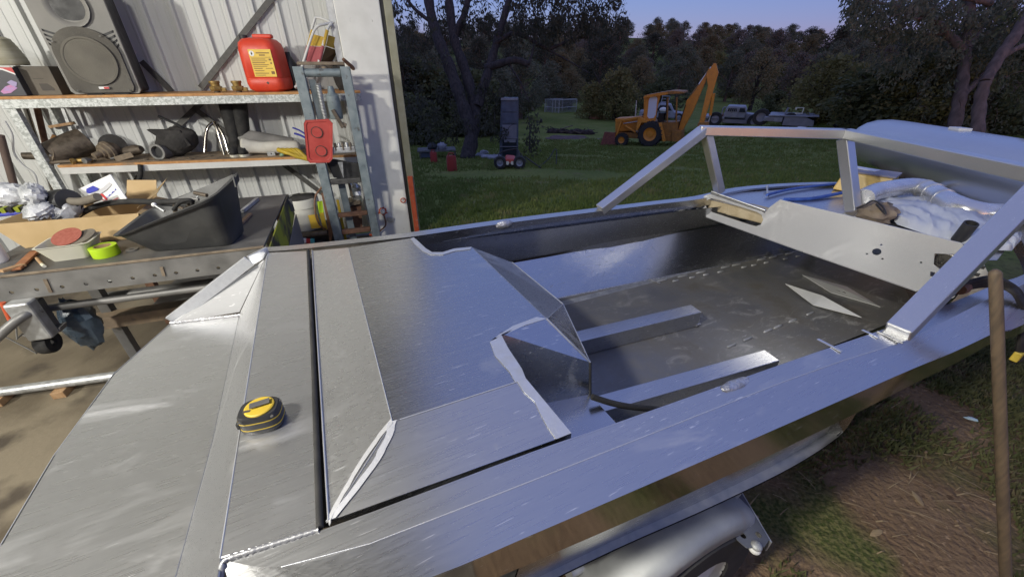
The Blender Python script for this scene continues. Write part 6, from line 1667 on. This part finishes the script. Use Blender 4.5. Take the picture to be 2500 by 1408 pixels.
hero('gum_sapling', 'thin leafy sapling in front of the grey cabinet', [(((1292, 365, 0), (1294, 320, 0), (1290, 278, 0)), (.03, .01))],
     [(1294, 300, 16, 20, 0, 5), (1292, 335, 17, 18, 0, 6), (1298, 350, 14, 12, 0, 4), (1304, 300, 10, 12, 0, 2)], 14.5, M['leafA'], M['bark'], .035, .16, 14, (1292, 366), False)
hero('pale_gum_tree', 'pale-trunked gum tree with spreading crown over the parked hull', [
    (((2322, 345, 0), (2340, 260, 0), (2352, 180, .1), (2362, 90, .2), (2372, -30, .3)), (.19, .13)),
    (((2350, 230, 0), (2390, 195, .3), (2410, 170, .4)), (.12, .06)),
    (((2360, 120, .1), (2392, 70, .2), (2405, 40, .3)), (.12, .07)),
    (((2315, 88, .2), (2280, 50, .1), (2230, 30, 0), (2170, 12, 0), (2110, 5, 0)), (.12, .03)),
    (((2356, 130, .1), (2335, 105, .1), (2315, 86, .2)), (.15, .12)),
    (((2280, 48, .1), (2220, 45, 0), (2140, 30, 0)), (.06, .02)),
    (((2420, 10, 0), (2370, -2, 0), (2300, -12, 0)), (.10, .06)),
    (((2320, 84, .2), (2280, 84, .2), (2250, 88, .2)), (.05, .02))],
    [(2110, 30, 46, 34, 0, 26), (2160, 60, 60, 30, 0, 26), (2220, 20, 60, 26, .2, 24), (2280, 30, 60, 40, .3, 28), (2350, 30, 60, 40, .4, 26), (2430, 30, 60, 40, .5, 24), (2480, 70, 50, 50, .5, 18), (2230, 90, 70, 24, .4, 18), (2330, 110, 60, 40, .6, 22), (2420, 130, 60, 50, .7, 22), (2480, 20, 50, 40, .5, 12), (2120, -10, 50, 20, 0, 14),
     (2260, 170, 80, 50, 1.0, 20), (2380, 210, 80, 60, 1.0, 22), (2460, 220, 50, 60, 1.0, 16), (2180, 150, 60, 40, 1.0, 14), (2300, 250, 70, 50, 1.1, 18), (2390, 280, 60, 40, 1.1, 14)],
    13.0, M['leafD'], M['barkL'], .030, .16, 40, (2330, 345))
hero('leaning_gum_tree', 'thick leaning gum trunk entering at the edge of the view', [
    (((2405, 200, 0), (2440, 140, 0), (2480, 85, 0), (2530, 10, 0)), (.14, .17)), (((2405, 200, 0), (2392, 250, .1), (2385, 330, .1)), (.14, .17)), (((2440, 145, 0), (2480, 120, 0), (2530, 100, .1)), (.09, .07))],
    [(2490, 30, 40, 40, .6, 8), (2460, 180, 50, 50, .8, 14), (2500, 250, 30, 60, .8, 12)], 12.0, M['leafF'], M['barkL'], .032, .17, 30, (2385, 345))

# ---------------------------------------------------------------- grass, straw and bits on the ground
def tuftstuff(name, pts, hgt, m, blades=5, lean=.5):
    q = MB()
    for x, y, s in pts:
        z = tz(x, y)
        for b_ in range(blades):
            a = rnd.random() * 6.283; l = hgt * s * rnd.uniform(.5, 1.3); wd_ = .006 * (1 + y * .22)
            dx, dy = math.cos(a) * l * lean * rnd.random(), math.sin(a) * l * lean * rnd.random()
            bx, by = x + rnd.uniform(-.06, .06) * (1 + y * .1), y + rnd.uniform(-.06, .06) * (1 + y * .1)
            o = len(q.v); px, py = -math.sin(a + 1.2) * wd_, math.cos(a + 1.2) * wd_
            q.v.extend((V((bx - px, by - py, z)), V((bx + px, by + py, z)), V((bx + dx, by + dy, z + l))))
            q.f.append((o, o + 1, o + 2))
    return kind(q.build(name, m), 'stuff')
M['grassA'] = leaf('lawn_grass', (.12, .165, .03), (.19, .22, .055), (.24, .22, .08), .8, 3, .4)
M['grassB'] = leaf('sparse_grass', (.10, .12, .04), (.19, .18, .075), (.24, .20, .10), 6, 9, .4)
M['straw'] = mat('dry_straw', (.34, .25, .13), (.24, .17, .09), 12, .8)
pts = []
while len(pts) < 17000:
    y = 4.3 + 24 * rnd.random() ** 1.9
    x = rnd.uniform(-.30 * y - .6, 1.25 * y + 1.5)
    if y < 5.0 and rnd.random() < .5: continue
    if mnoise.noise(V((x * .35, y * .35, 3))) < -.28: continue
    pts.append((x, y, 1 + y * .035))
tuftstuff('grass', pts, .055, M['grassA'], 5)
pts = []
while len(pts) < 15000:
    x, y = rnd.uniform(1.0, 4.2), rnd.uniform(-.4, 4.2)
    if mnoise.noise(V((x * 1.6, y * 1.6, 9))) + .30 * (x - 1.9) * .6 + .14 * (y - 1) < -.03: continue
    pts.append((x, y, .8 + .5 * rnd.random()))
tuftstuff('grass_patch', pts, .035, M['grassB'], 5, .9)
q = MB()
for i in range(900):
    x, y = rnd.uniform(.9, 4.0), rnd.uniform(-.2, 3.2)
    a = rnd.gauss(-.35, .5); l = rnd.uniform(.02, .16) if i > 80 else rnd.uniform(.15, .4)
    if not (1.6 < x < 3.4 and .8 < y < 1.7) and l > .1: l *= .4
    p = V((x, y, tz(x, y) + rnd.uniform(.003, .012))); d = V((math.cos(a), math.sin(a), rnd.uniform(-.05, .05))) * l
    wv = V((-d.y, d.x, 0)).normalized() * rnd.uniform(.001, .0028)
    o = len(q.v); q.v += [p - wv, p + wv, p + d * .5 + wv + V((0, 0, .006)), p + d * .5 - wv + V((0, 0, .006)), p + d + wv * .4, p + d - wv * .4]
    q.f += [(o, o + 1, o + 2, o + 3), (o + 3, o + 2, o + 4, o + 5)]
kind(q.build('straw', M['straw'], None), 'stuff')
q = MB()
for i in range(260):
    x, y = rnd.uniform(.8, 3.6), rnd.uniform(-.2, 2.8); r_ = rnd.uniform(.003, .011)
    q.ball((x, y, tz(x, y) + r_ * .3), (r_, r_ * rnd.uniform(.6, 1), r_ * .7), 6, 4, Matrix.Rotation(rnd.random() * 6, 3, 'Z'), .2)
kind(q.build('gravel', mat('earth_pebbles', (.17, .11, .065), (.28, .2, .13), 40, .8), None, 60), 'stuff')
tag(MB().ball(P(2372, 1022, .02), (.012, .03, .008), 8, 5, Matrix.Rotation(R(60), 3, 'Z'), .2).build('plastic_scrap', mat('pale_blue_scrap', (.45, .58, .62), None, 9, .5), None), 'scrap of pale blue plastic on the dirt by the pole', 'litter')
for u, v in ((2020, 1100), (2240, 1215), (2300, 880), (2140, 1300)):
    p = P(u, v, .006); tag(MB().ball(p, (.035, .012, .003), 8, 4, Matrix.Rotation(rnd.random() * 6, 3, 'Z'), .15).build('dead_leaf', M['straw'], None), 'dry curled gum leaf lying on the bare dirt', 'leaf', 'dry leaves on the dirt')

# ---------------------------------------------------------------- backhoe
bq = G(1583, 357)
yaw = math.atan2(.333, -.943) - R(10)
BX, BY = V((math.cos(yaw), math.sin(yaw), 0)), V((-math.sin(yaw), math.cos(yaw), 0))
dpt = bq.y * CT - (bq.z - CAM_H) * ST
PXM = 942 * 1.14 / dpt / 1.0
bh_ = thing('backhoe_loader', bq, 'old orange backhoe loader parked on the grass with its boom folded up', 'backhoe')
hor = PXM / 1.14 * 1.02
def K(u, v, y=0.0):
    """point on the machine: along (from the rear axle towards the bucket), up, and across"""
    return PL(u, v, bq - BY * y, BY)
def kbox(us, vs2, ys, m, name, bevel=.02, parent=None):
    a, b_ = K(us[0], vs2[0], ys[0]), K(us[1], vs2[1], ys[1])
    c = (a + b_) / 2; d = b_ - a
    return MB().box(c, (abs(d.dot(BX)), abs(d.dot(BY)), abs(d.z)), Matrix((BX, BY, UP)).transposed()).build(name, m, parent or bh_, bevel=bevel)
def kpoly(pts, y0, y1, m, name, bevel=.01):
    return MB().prism([K(u, v, y0) for u, v in pts], -BY * (y1 - y0)).build(name, m, bh_, bevel=bevel)
# y: 0 is the near side, 2.0 the far side
def kwheel(u, r_, y, w_, ri):
    c = K(u, 357, y) + UP * r_
    o = MB().lathe(tyre_prof(r_, w_, ri), c, BY, 28, False).build('wheel', M['tyre'], bh_, 40)
    sgn = 1
    MB().lathe([(ri, -w_ * .5 + .02), (ri * .94, -w_ * .38), (ri * .80, -w_ * .30), (ri * .45, -w_ * .26), (ri * .42, -w_ * .38), (0, -w_ * .40)], c, BY * (1 if y > 1 else 1) , 22, False).build('rim', M['orange'], o, 40)
    MB().lathe([(ri, w_ * .5 - .02), (ri * .94, w_ * .38), (ri * .80, w_ * .30), (ri * .45, w_ * .26), (ri * .42, w_ * .38), (0, w_ * .40)], c, BY, 22, False).build('rim', M['orange'], o, 40)
    q = MB()
    for i in range(20):
        a = i / 20 * 6.283
        d = BX * math.cos(a) + UP * math.sin(a); tt = BX * -math.sin(a) + UP * math.cos(a)
        for s_ in (-1, 1):
            e = c + d * r_ + BY * s_ * w_ * .25
            q.bar(e - BY * s_ * w_ * .2 + tt * .04, e + BY * s_ * w_ * .22 - tt * .03, .06, .06, d)
    q.build('tread_lugs', M['tyre'], o)
    return o
kwheel(1583, .66, .12, .40, .36); kwheel(1583, .66, 1.95, .40, .36)
kwheel(1516, .36, .20, .26, .19); kwheel(1516, .36, 1.85, .26, .19)
kbox((1500, 1640), (322, 338), (.45, 1.6), M['orangedk'], 'chassis')
kpoly([(1502, 290), (1562, 286), (1566, 318), (1502, 322)], .55, 1.5, M['orange'], 'bonnet', .03)
kpoly([(1558, 285), (1585, 298), (1602, 300), (1604, 316), (1598, 300), (1566, 300), (1556, 320), (1552, 318)], .02, .5, M['orange'], 'mudguard')
kpoly([(1570, 296), (1592, 294), (1602, 318), (1590, 330), (1556, 325)], .45, 1.7, M['orange'], 'cab_floor')
kpoly([(1604, 300), (1655, 298), (1652, 345), (1612, 345)], .5, 1.6, M['orangedk'], 'rear_frame')
# cab: front frame, side panels with windows, posts and roof
win = [(1587, 237), (1600, 234), (1605, 240), (1601, 280), (1596, 288), (1584, 290), (1580, 284), (1584, 244)]
pan = [(1576, 236), (1605, 229), (1612, 236), (1606, 258), (1600, 296), (1572, 296)]
def kplate(outer, holes, y, m, name):
    f = lambda q: [((K(u, v, y) - bq).dot(BX), (K(u, v, y) - bq).z) for u, v in q]
    return MB().plate(f(outer), [f(h) for h in holes], bq - BY * y, BX, UP, .04).build(name, m, bh_)
for y in (.30, 1.78):
    kplate(pan, [win], y, M['orange'], 'side_panel')
    f = MB().prism([K(u, v, y + .02) for u, v in win], -BY * .01).build('window', M['glass'], bh_)
for u0, y in ((1574, .32), (1574, 1.76), (1631, .34), (1652, 1.72), (1628, 1.74), (1653, .36)):
    MB().bar(K(u0, 238, y), K(u0 - 2, 300, y), .06, .06, BX).build('cab_post', M['orangedk'] if u0 > 1600 else M['orange'], bh_, bevel=.01)
kpoly([(1570, 240), (1574, 233), (1612, 226), (1640, 222), (1668, 224), (1668, 229), (1640, 230), (1612, 233)], .20, 1.88, M['orangedk'], 'cab_roof', .015)
kpoly([(1570, 240), (1574, 234), (1612, 227), (1630, 226), (1630, 231), (1612, 234)], .17, .20, M['orange'], 'roof_edge', .004)
MB().prism([K(1631, 240, .38), K(1631, 292, .38), K(1631, 292, 1.7), K(1631, 240, 1.7)], BX * .012).build('rear_window', mat('dim_cab_glass', (.02, .03, .03), None, 5, .12), bh_)
kbox((1608, 1622), (276, 300), (.8, 1.3), M['black'], 'seat')
MB().tube([K(1600, 292, 1.0), K(1604, 272, 1.0)], .03, 8).build('steering_column', M['black'], bh_, 50)
MB().lathe([(.16, 0), (.18, .01), (.16, .02)], K(1605, 271, 1.0), (BX * -.4 + UP), 16, False).build('steering_wheel', M['black'], bh_, 40)
MB().tube([K(1551, 290, .9), K(1553, 262, .9), K(1554, 246, .9)], [.045, .04, .028], 8).build('exhaust_stack', M['galv'], bh_, 50)
# loader arms and bucket
for y in (.30, 1.70):
    q = MB()
    q.bar(K(1518, 296, y), K(1502, 340, y), .10, .22, BY); q.bar(K(1516, 294, y), K(1560, 287, y), .10, .16, BY)
    q.build('loader_arm', M['orange'], bh_, bevel=.01)
    MB().tube([K(1527, 308, y), K(1552, 323, y)], .06, 8).build('lift_ram', M['orange'], bh_, 50)
    MB().tube([K(1522, 302, y), K(1560, 296, y)], .03, 8).build('tilt_ram', M['galv'], bh_, 50)
bk0 = [(1500, 324), (1476, 322), (1466, 352), (1462, 356), (1500, 356), (1502, 340)]
M['rustred'] = mat('rust_red_bucket', (.16, .05, .04), (.24, .085, .06), 8, .75, bump=.1)
kpoly(bk0, .10, .16, M['rustred'], 'bucket_side'); kpoly(bk0, 1.90, 1.96, M['rustred'], 'bucket_side')
MB().prism([K(1500, 324, .1), K(1502, 354, .1), K(1502, 354, 1.95), K(1500, 324, 1.95)], BX * -.03).build('bucket_back', M['rustred'], bh_)
MB().prism([K(1502, 355, .1), K(1462, 356, .1), K(1462, 356, 1.95), K(1502, 355, 1.95)], UP * .04).build('bucket_floor', M['rustred'], bh_)
# stabiliser legs
for y in (.02, 1.9):
    MB().bar(K(1612, 300, y), K(1622, 345, y), .16, .14, BX).build('stabiliser_leg', M['orange'], bh_, bevel=.01)
# boom, dipper, bucket
YB = 1.0
kpoly([(1648, 336), (1656, 338), (1690, 276), (1728, 186), (1737, 176), (1731, 166), (1720, 186), (1697, 222), (1676, 246), (1672, 258)], YB - .14, YB + .14, M['orange'], 'boom', .02)
kpoly([(1724, 184), (1742, 155), (1748, 155), (1754, 178), (1748, 200), (1740, 226), (1718, 302), (1706, 302), (1712, 280), (1728, 210)], YB - .32, YB - .16, M['orange'], 'dipper', .02)
MB().tube([K(1742, 228, YB - .24), K(1734, 282, YB - .24)], [.09, .07], 10).build('bucket_ram', M['orange'], bh_, 50)
MB().tube([K(1734, 282, YB - .24), K(1730, 298, YB - .24)], .035, 8).build('ram_rod', M['galv'], bh_, 50)
MB().tube([K(1706, 206, YB), K(1736, 164, YB)], .035, 8).build('dipper_ram', M['whitepr'], bh_, 50)
MB().tube([K(1676, 250, YB + .1), K(1706, 208, YB + .1)], .06, 8).build('boom_ram', M['orangedk'], bh_, 50)
kpoly([(1704, 300), (1730, 298), (1728, 312), (1738, 326), (1716, 322), (1702, 310)], YB - .42, YB + .1, M['orangedk'], 'digging_bucket', .02)
kpoly([(1640, 318), (1664, 320), (1662, 346), (1640, 346)], .4, 1.6, M['orangedk'], 'slew_frame', .02)
MB().tube(spline([K(1674, 256, YB - .2), K(1660, 300, YB - .2), K(1652, 330, YB - .2)], 4), .02, 6).build('hydraulic_hose', M['rubber'], bh_, 60)
# ---------------------------------------------------------------- parked vehicles, trailer and other things in the field
M['vanwhite'] = mat('faded_white_paint', (.30, .31, .34), (.20, .20, .23), 3, .5, c3=(.16, .14, .13), s3=5, a3=.60)
M['canred'] = mat('dull_red_can', (.34, .03, .018), (.26, .03, .02), 5, .6)
M['vangrey'] = mat('faded_grey_paint', (.17, .17, .20), (.23, .23, .26), 4, .45)
M['darkglass'] = mat('dark_window_glass', (.03, .035, .045), None, 5, .1)
def vehicle(u, v, name, label, cat, facing=1):
    p = G(u, v); d = p.y * CT - (p.z - CAM_H) * ST
    r = ray(u, v); side = V((r.y, -r.x, 0)).normalized() * facing
    t = thing(name, p, label, cat); sc2 = d / 942.0
    dep_ = V((r.x, r.y, 0)).normalized()
    def Q(du, dv, dd=0.0):
        return p + side * (du * sc2 * facing / 1.0 if facing == 1 else -du * sc2) + UP * (dv * sc2 / 1.14) + dep_ * dd
    def poly(pts, d0, d1, m, nm, bevel=.02):
        return MB().prism([Q(a, b_, d0) for a, b_ in pts], dep_ * (d1 - d0)).build(nm, m, t, bevel=bevel)
    def wheel(du, r_, d0, w_=.22):
        c = Q(du, 0, d0) + UP * r_
        o = MB().lathe(tyre_prof(r_, w_, r_ * .55), c, dep_, 20, False).build('wheel', M['tyre'], t, 40)
        MB().lathe([(r_ * .55, -.08), (r_ * .3, -.05), (0, -.06)], c, dep_, 14, False).build('rim', M['vangrey'], o, 40)
    return t, Q, poly, wheel
t, Q, poly, wheel = vehicle(1785, 312, 'old_truck', 'old pale four-wheel-drive truck with a flat tray behind the backhoe', 'truck')
poly([(-65, 20), (-20, 20), (-20, 26), (-65, 26)], 0, 1.7, M['vanwhite'], 'tray')
poly([(-62, 10), (40, 10), (40, 20), (-62, 20)], .2, 1.5, M['vangrey'], 'chassis')
poly([(-24, 24), (-22, 44), (-18, 53), (20, 53), (24, 44), (24, 24)], .1, 1.6, M['vanwhite'], 'cab', .06)
poly([(24, 20), (24, 36), (40, 34), (58, 30), (60, 16), (48, 14)], .3, 1.4, M['vangrey'], 'bonnet', .05)
poly([(30, 14), (34, 26), (50, 28), (58, 16), (54, 14), (48, 22), (38, 22)], .0, .35, M['vangrey'], 'mudguard')
f = poly([(-17, 40), (-16, 48), (2, 48), (3, 40)], .07, .10, M['darkglass'], 'window', 0)
for k in range(4):
    x = -13 + k * 4.2
    poly([(x, 40), (x, 48), (x + .8, 48), (x + .8, 40)], .05, .07, M['vanwhite'], 'window_bar', 0)
poly([(8, 39), (8, 49), (18, 49), (22, 39)], .07, .10, M['darkglass'], 'window', 0)
poly([(6, 24), (6, 46), (7, 46), (7, 24)], .08, .10, M['vangrey'], 'door_gap', 0)
MB().tube(spline([Q(-28, 26, .2), Q(-28, 46, .2), Q(-22, 50, .2)], 4), .04, 6).build('roll_bar', M['vanwhite'], t, 60)
poly([(-32, 26), (-14, 26), (-14, 32), (-32, 32)], .2, 1.0, M['rust'], 'load', .03)
wheel(-40, .42, .1); wheel(46, .42, .1)
t, Q, poly, wheel = vehicle(1612, 296, 'white_ute', 'white ute with a ladder rack seen through the backhoe cab', 'ute')
poly([(-52, 8), (60, 8), (60, 20), (28, 24), (18, 42), (-8, 44), (-18, 26), (-52, 24)], 0, 1.8, M['vanwhite'], 'body', .08)
poly([(-14, 26), (-6, 40), (14, 39), (22, 27)], -.02, .01, M['darkglass'], 'window', 0)
for a in (-6, 10):
    MB().tube([Q(a, 42, .2), Q(a + 2, 62, .2)], .04, 6).build('rack_post', M['vanwhite'], t)
for b_ in (48, 55, 62):
    MB().tube([Q(-6, b_, .2), Q(12, b_, .2)], .035, 6).build('rack_rung', M['vanwhite'], t)
MB().ball(Q(2, 30, -.25), (.35, .1, .2), 10, 6).build('lamp', M['whitepr'], t, 60)
wheel(-36, .36, .1); wheel(40, .36, .1)
t, Q, poly, wheel = vehicle(1930, 314, 'flat_trailer', 'dark flat trailer with pale top boards parked near the bushes', 'trailer')
poly([(-62, 14), (-22, 14), (-22, 28), (-62, 26)], 0, 1.6, M['vanwhite'], 'tool_box', .04)
poly([(-58, 16), (-40, 16), (-40, 24), (-58, 24)], -.02, 0, M['bluepr'] if False else M['vangrey'], 'side_panel', 0)
poly([(-20, 6), (44, 6), (42, 22), (24, 30), (-20, 30)], 0, 1.9, M['vangrey'], 'trailer_bed', .03)
poly([(-54, 28), (48, 32), (48, 34), (-54, 31)], -.05, 1.95, M['vanwhite'], 'top_board', 0)
MB().tube([Q(-22, 30, .5), Q(-18, 50, .5)], .05, 6).build('prop', M['vanwhite'], t)
poly([(-2, 32), (-1, 38), (12, 38), (12, 50), (0, 50), (0, 46), (-4, 46), (-4, 52), (14, 52), (14, 36), (2, 36), (2, 32)], .4, .5, M['galv'], 'winch_frame', 0)
wheel(-70, .42, .5); wheel(-8, .36, .3); 
q = MB(); q.ball(Q(22, 4, -.5), (.35, .2, .10), 10, 6, None, .2); tag(q.build('white_bag', M['whitepr'], None, 60), 'white bag lying beside the flat trailer', 'bag')
t, Q, poly, wheel = vehicle(2076, 316, 'roll_frame_buggy', 'small buggy with an orange roll frame behind the bow', 'buggy')
M['orframe'] = mat('orange_tube', (.42, .16, .06), (.5, .2, .08), 6, .5)
for dd in (0, .9):
    MB().tube(spline([Q(-32, 0, dd), Q(-28, 24, dd), Q(-22, 38, dd), Q(22, 40, dd), Q(28, 26, dd), Q(31, 0, dd)], 5), .04, 8).build('roll_hoop', M['orframe'], t, 60)
for a in (-20, 20):
    MB().tube([Q(a, 39, 0), Q(a, 39, .9)], .035, 8).build('cross_tube', M['orframe'], t, 60)
MB().tube([Q(-27, 28, 0), Q(26, 28, 0)], .035, 8).build('cross_tube', M['orframe'], t, 60)
poly([(-34, 5), (34, 5), (34, 16), (-34, 16)], .1, 1.0, M['black'], 'body', .03)
wheel(-26, .25, 0); wheel(26, .25, 0)
# wire cage
t, Q, poly, wheel = vehicle(1364, 277, 'wire_cage', 'pale wire animal cage standing on the far grass', 'cage')
for u0, d0 in ((-35, 1.2), (0, 0), (43, 1.6), (8, 2.8), (-16, .6), (-9, .3)):
    MB().tube([Q(u0, -1, d0), Q(u0, 34 - (1.5 if u0 in (0,) else 0), d0)], .045, 6).build('cage_post', M['galv'], t)
def rail(a, d0, b_, d1, z): MB().tube([Q(a, z, d0), Q(b_, z, d1)], .035, 6).build('cage_rail', M['galv'], t)
for z in (33, 14):
    rail(-35, 1.2, 0, 0, z); rail(0, 0, 43, 1.6, z)
rail(-35, 1.2, 8, 2.8, 33); rail(8, 2.8, 43, 1.6, 33)
q = MB()
for i in range(26):
    f = i / 25
    for (a, d0, b_, d1) in ((-35, 1.2, 0, 0), (0, 0, 43, 1.6)):
        u0 = a + (b_ - a) * f; dd = d0 + (d1 - d0) * f
        q.tube([Q(u0, 0, dd), Q(u0, 33, dd)], .010, 3, False)
for i in range(18):
    for (a, d0, b_, d1) in ((-35, 1.2, 0, 0), (0, 0, 43, 1.6), (-35, 1.2, 8, 2.8)):
        q.tube([Q(a, 33 * i / 17 if b_ != 8 else 33, d0 + (.1 * i if b_ == 8 else 0)), Q(b_, 33 * i / 17 if b_ != 8 else 33, d1 + (.1 * i - 1.6 if b_ == 8 else 0))], .010, 3, False)
q.build('wire_mesh', M['galv'], t)
# brush pile, dirt, small things
p = G(1380, 326)
t = thing('brush_pile', p, 'dark heap of burnt branches and dirt on the grass', 'brush pile')
rv_ = ray(1380, 326); sd = V((rv_.y, -rv_.x, 0)).normalized()
q = MB()
for i in range(9):
    q.ball(p + sd * (-1.0 + .35 * i) + UP * .05, (.45, .4, rnd.uniform(.14, .30)), 12, 8, None, .25)
q.build('heap', mat('burnt_earth', (.022, .016, .014), (.06, .04, .035), 5, .95, bump=.5), t, 60)
for i in range(34):
    a = p + sd * rnd.uniform(-1.4, 2.2) + V((0, rnd.uniform(-.4, .4), rnd.uniform(.05, .3)))
    b_ = a + sd * rnd.uniform(-.9, .9) + V((0, rnd.uniform(-.3, .3), rnd.uniform(-.05, .25)))
    MB().tube([a, b_], rnd.uniform(.015, .045), 5).build('branch', M['bark'] if i % 4 else M['polewood'], t, 60)
MB().bar(p + sd * -.9 + UP * .15, p + sd * .55 + UP * .58, .14, .05).build('plank', M['polewood'], t)
q = MB(); pc = G(1410, 336)
for i in range(10):
    q.ball(pc + sd * rnd.uniform(-1.8, 2.6) + V((0, rnd.uniform(-.6, .6), -.02)), (.7, .55, .05), 12, 6, None, .2)
kind(q.build('bare_earth', mat('purple_brown_earth', (.08, .05, .045), (.14, .09, .08), 4, .95, bump=.4), None, 60), 'stuff')
p = G(1458, 291); q = MB(); q.ball(p + UP * .1, (.9, .5, .35), 14, 8, None, .15); tag(q.build('dirt_mound', mat('orange_dirt', (.36, .17, .10), (.28, .13, .08), 6, .9), None, 60), 'small orange dirt mound on the grass before the round bush', 'dirt mound')
p = G(1321, 300); tag(MB().ball(p + UP * .12, (.14, .14, .2), 10, 8, None, .15).build('grey_stump', M['bark'], None, 60), 'small grey stump on the grass below the wire cage', 'stump')
# cabinets under the big gum
t, Q, poly, wheel = vehicle(1245, 385, 'tall_cabinet', 'tall blue-grey metal cabinet with shelves under the gum tree', 'cabinet')
M['cab'] = mat('blue_grey_cabinet', (.06, .075, .11), (.09, .115, .16), 4, .45)
poly([(-26, 0), (20, 0), (20, 148), (-20, 148)], .05, .75, M['cab'], 'carcass', .01)
for a, b_, m in ((116, 144, M['cab']), (88, 112, M['cab']), (50, 84, M['vangrey']), (6, 46, M['darkglass'])):
    poly([(-18, a), (16, a), (16, b_), (-18, b_)], .02, .05, m, 'door_panel', .008)
poly([(-14, 40), (14, 40), (14, 49), (-14, 49)], -.01, .02, M['vanwhite'], 'white_sign', 0)
poly([(-20, 144), (18, 144), (18, 149), (-20, 149)], -.03, .05, M['vanwhite'], 'top_rim', 0)
for z in (50, 28): poly([(-24, z), (18, z), (18, z + 2), (-24, z + 2)], -.03, .02, M['vangrey'], 'shelf', 0)
t, Q, poly, wheel = vehicle(1243, 412, 'lawn_mower', 'black and red ride-on mower parked below the grey cabinet', 'mower')
poly([(-24, 4), (26, 4), (24, 20), (-20, 20)], 0, .6, M['black'], 'deck', .03)
poly([(-12, 14), (18, 14), (14, 26), (-8, 28)], -.04, .5, M['redtray'], 'engine_cover', .03)
MB().tube(spline([Q(-20, 20, .1), Q(-24, 34, .4), Q(20, 42, .5), Q(24, 22, .1)], 5), .02, 6).build('handle_bar', M['black'], t, 60)
for a in (-4, 8): MB().lathe([(.05, 0), (.05, .01), (0, .01)], Q(a, 16, -.05), V((0, -1, .2)), 10).build('headlight', M['tray'], t)
wheel(-22, .17, -.02, .14); wheel(25, .17, -.02, .14)
tag(MB().tube(spline([G(1318, 408) + UP * .02, G(1340, 398) + UP * .15, G(1352, 385) + UP * .28, G(1358, 384) + UP * .24, G(1358, 402)], 5), .016, 6).build('hose_loop', M['rubber'], None, 60), 'dark hose looping up out of the long grass', 'hose')
for a, b_ in (((1265, 380), (1290, 402)), ((1280, 395), (1320, 412))):
    tag(MB().tube([G(*a) + UP * .18, G(*b_) + UP * .02], .02, 6).build('fallen_branch', M['bark'], None, 60), 'thin fallen branch in the grass beside the mower', 'branch', 'branches beside the mower')
# red jerrycans, table and white bags under the tree
for u, v, s, lab in ((1104, 418, 1.0, 'large red fuel can standing on the grass under the gum tree'), (1060, 398, .7, 'smaller orange-red fuel can tilted beside the table')):
    p = G(u, v); d = (p.y * CT - (p.z - CAM_H) * ST) / 942 / 1.14
    h_ = 46 * d * s; w2 = 26 * d * s
    t = thing('fuel_can', p, lab, 'fuel can')
    RZ = Matrix.Rotation(.3 if s == 1 else -.4, 3, 'Z')
    def fl_(x, y, z, r_): return [p + RZ @ V((a, b_, z)) for a, b_ in rrect(-x, -y, x, y, r_, 4)]
    loft(MB(), [fl_(w2 / 2, w2 * .32, 0, .04), fl_(w2 / 2, w2 * .32, h_ * .8, .05), fl_(w2 * .42, w2 * .26, h_ * .92, .04)]).build('can_body', M['canred'], t, 40)
    MB().tube(spline([p + RZ @ V((-w2 * .3, 0, h_ * .9)), p + RZ @ V((-w2 * .2, 0, h_ * 1.05)), p + RZ @ V((w2 * .25, 0, h_ * 1.02)), p + RZ @ V((w2 * .35, 0, h_ * .88))], 4), w2 * .06, 8).build('handle', M['canred'], t, 60)
    MB().lathe([(w2 * .1, 0), (w2 * .1, .05), (0, .05)], p + RZ @ V((w2 * .3, 0, h_ * .9)), UP, 10).build('cap', M['black'], t)
t, Q, poly, wheel = vehicle(1062, 388, 'low_table', 'low dark table with odds and ends under the gum tree', 'table')
poly([(-40, 18), (52, 18), (52, 22), (-40, 22)], 0, .7, M['steel'], 'table_top', 0)
for a in (-36, 48): poly([(a, 0), (a + 4, 0), (a + 4, 18), (a, 18)], .05, .1, M['steel'], 'leg', 0)
poly([(-36, 2), (-8, 2), (-8, 16), (-36, 16)], .1, .5, M['cab'], 'tool_box', .02)
for a, m, nm in ((20, M['vanwhite'], 'white_bag'), (-4, M['black'], 'black_bag')):
    q = MB(); q.ball(Q(a, 28, .3), (.18, .15, .14), 10, 8, None, .2); tag(q.build(nm, m, None, 60), {'white_bag': 'small white bag on the low table under the tree', 'black_bag': 'black bag on the low table under the tree'}[nm], 'bag')
for i, (u, v) in enumerate(((1172, 384), (1185, 388), (1200, 390), (1182, 376), (1212, 388))):
    q = MB(); q.ball(G(u, v) + UP * .06, (.20, .12, .10), 10, 7, None, .2)
    tag(q.build('white_bundle', M['vanwhite'], None, 60), 'white plastic bundle on the ground beside the cabinet', 'bundle', 'white bundles beside the cabinet')
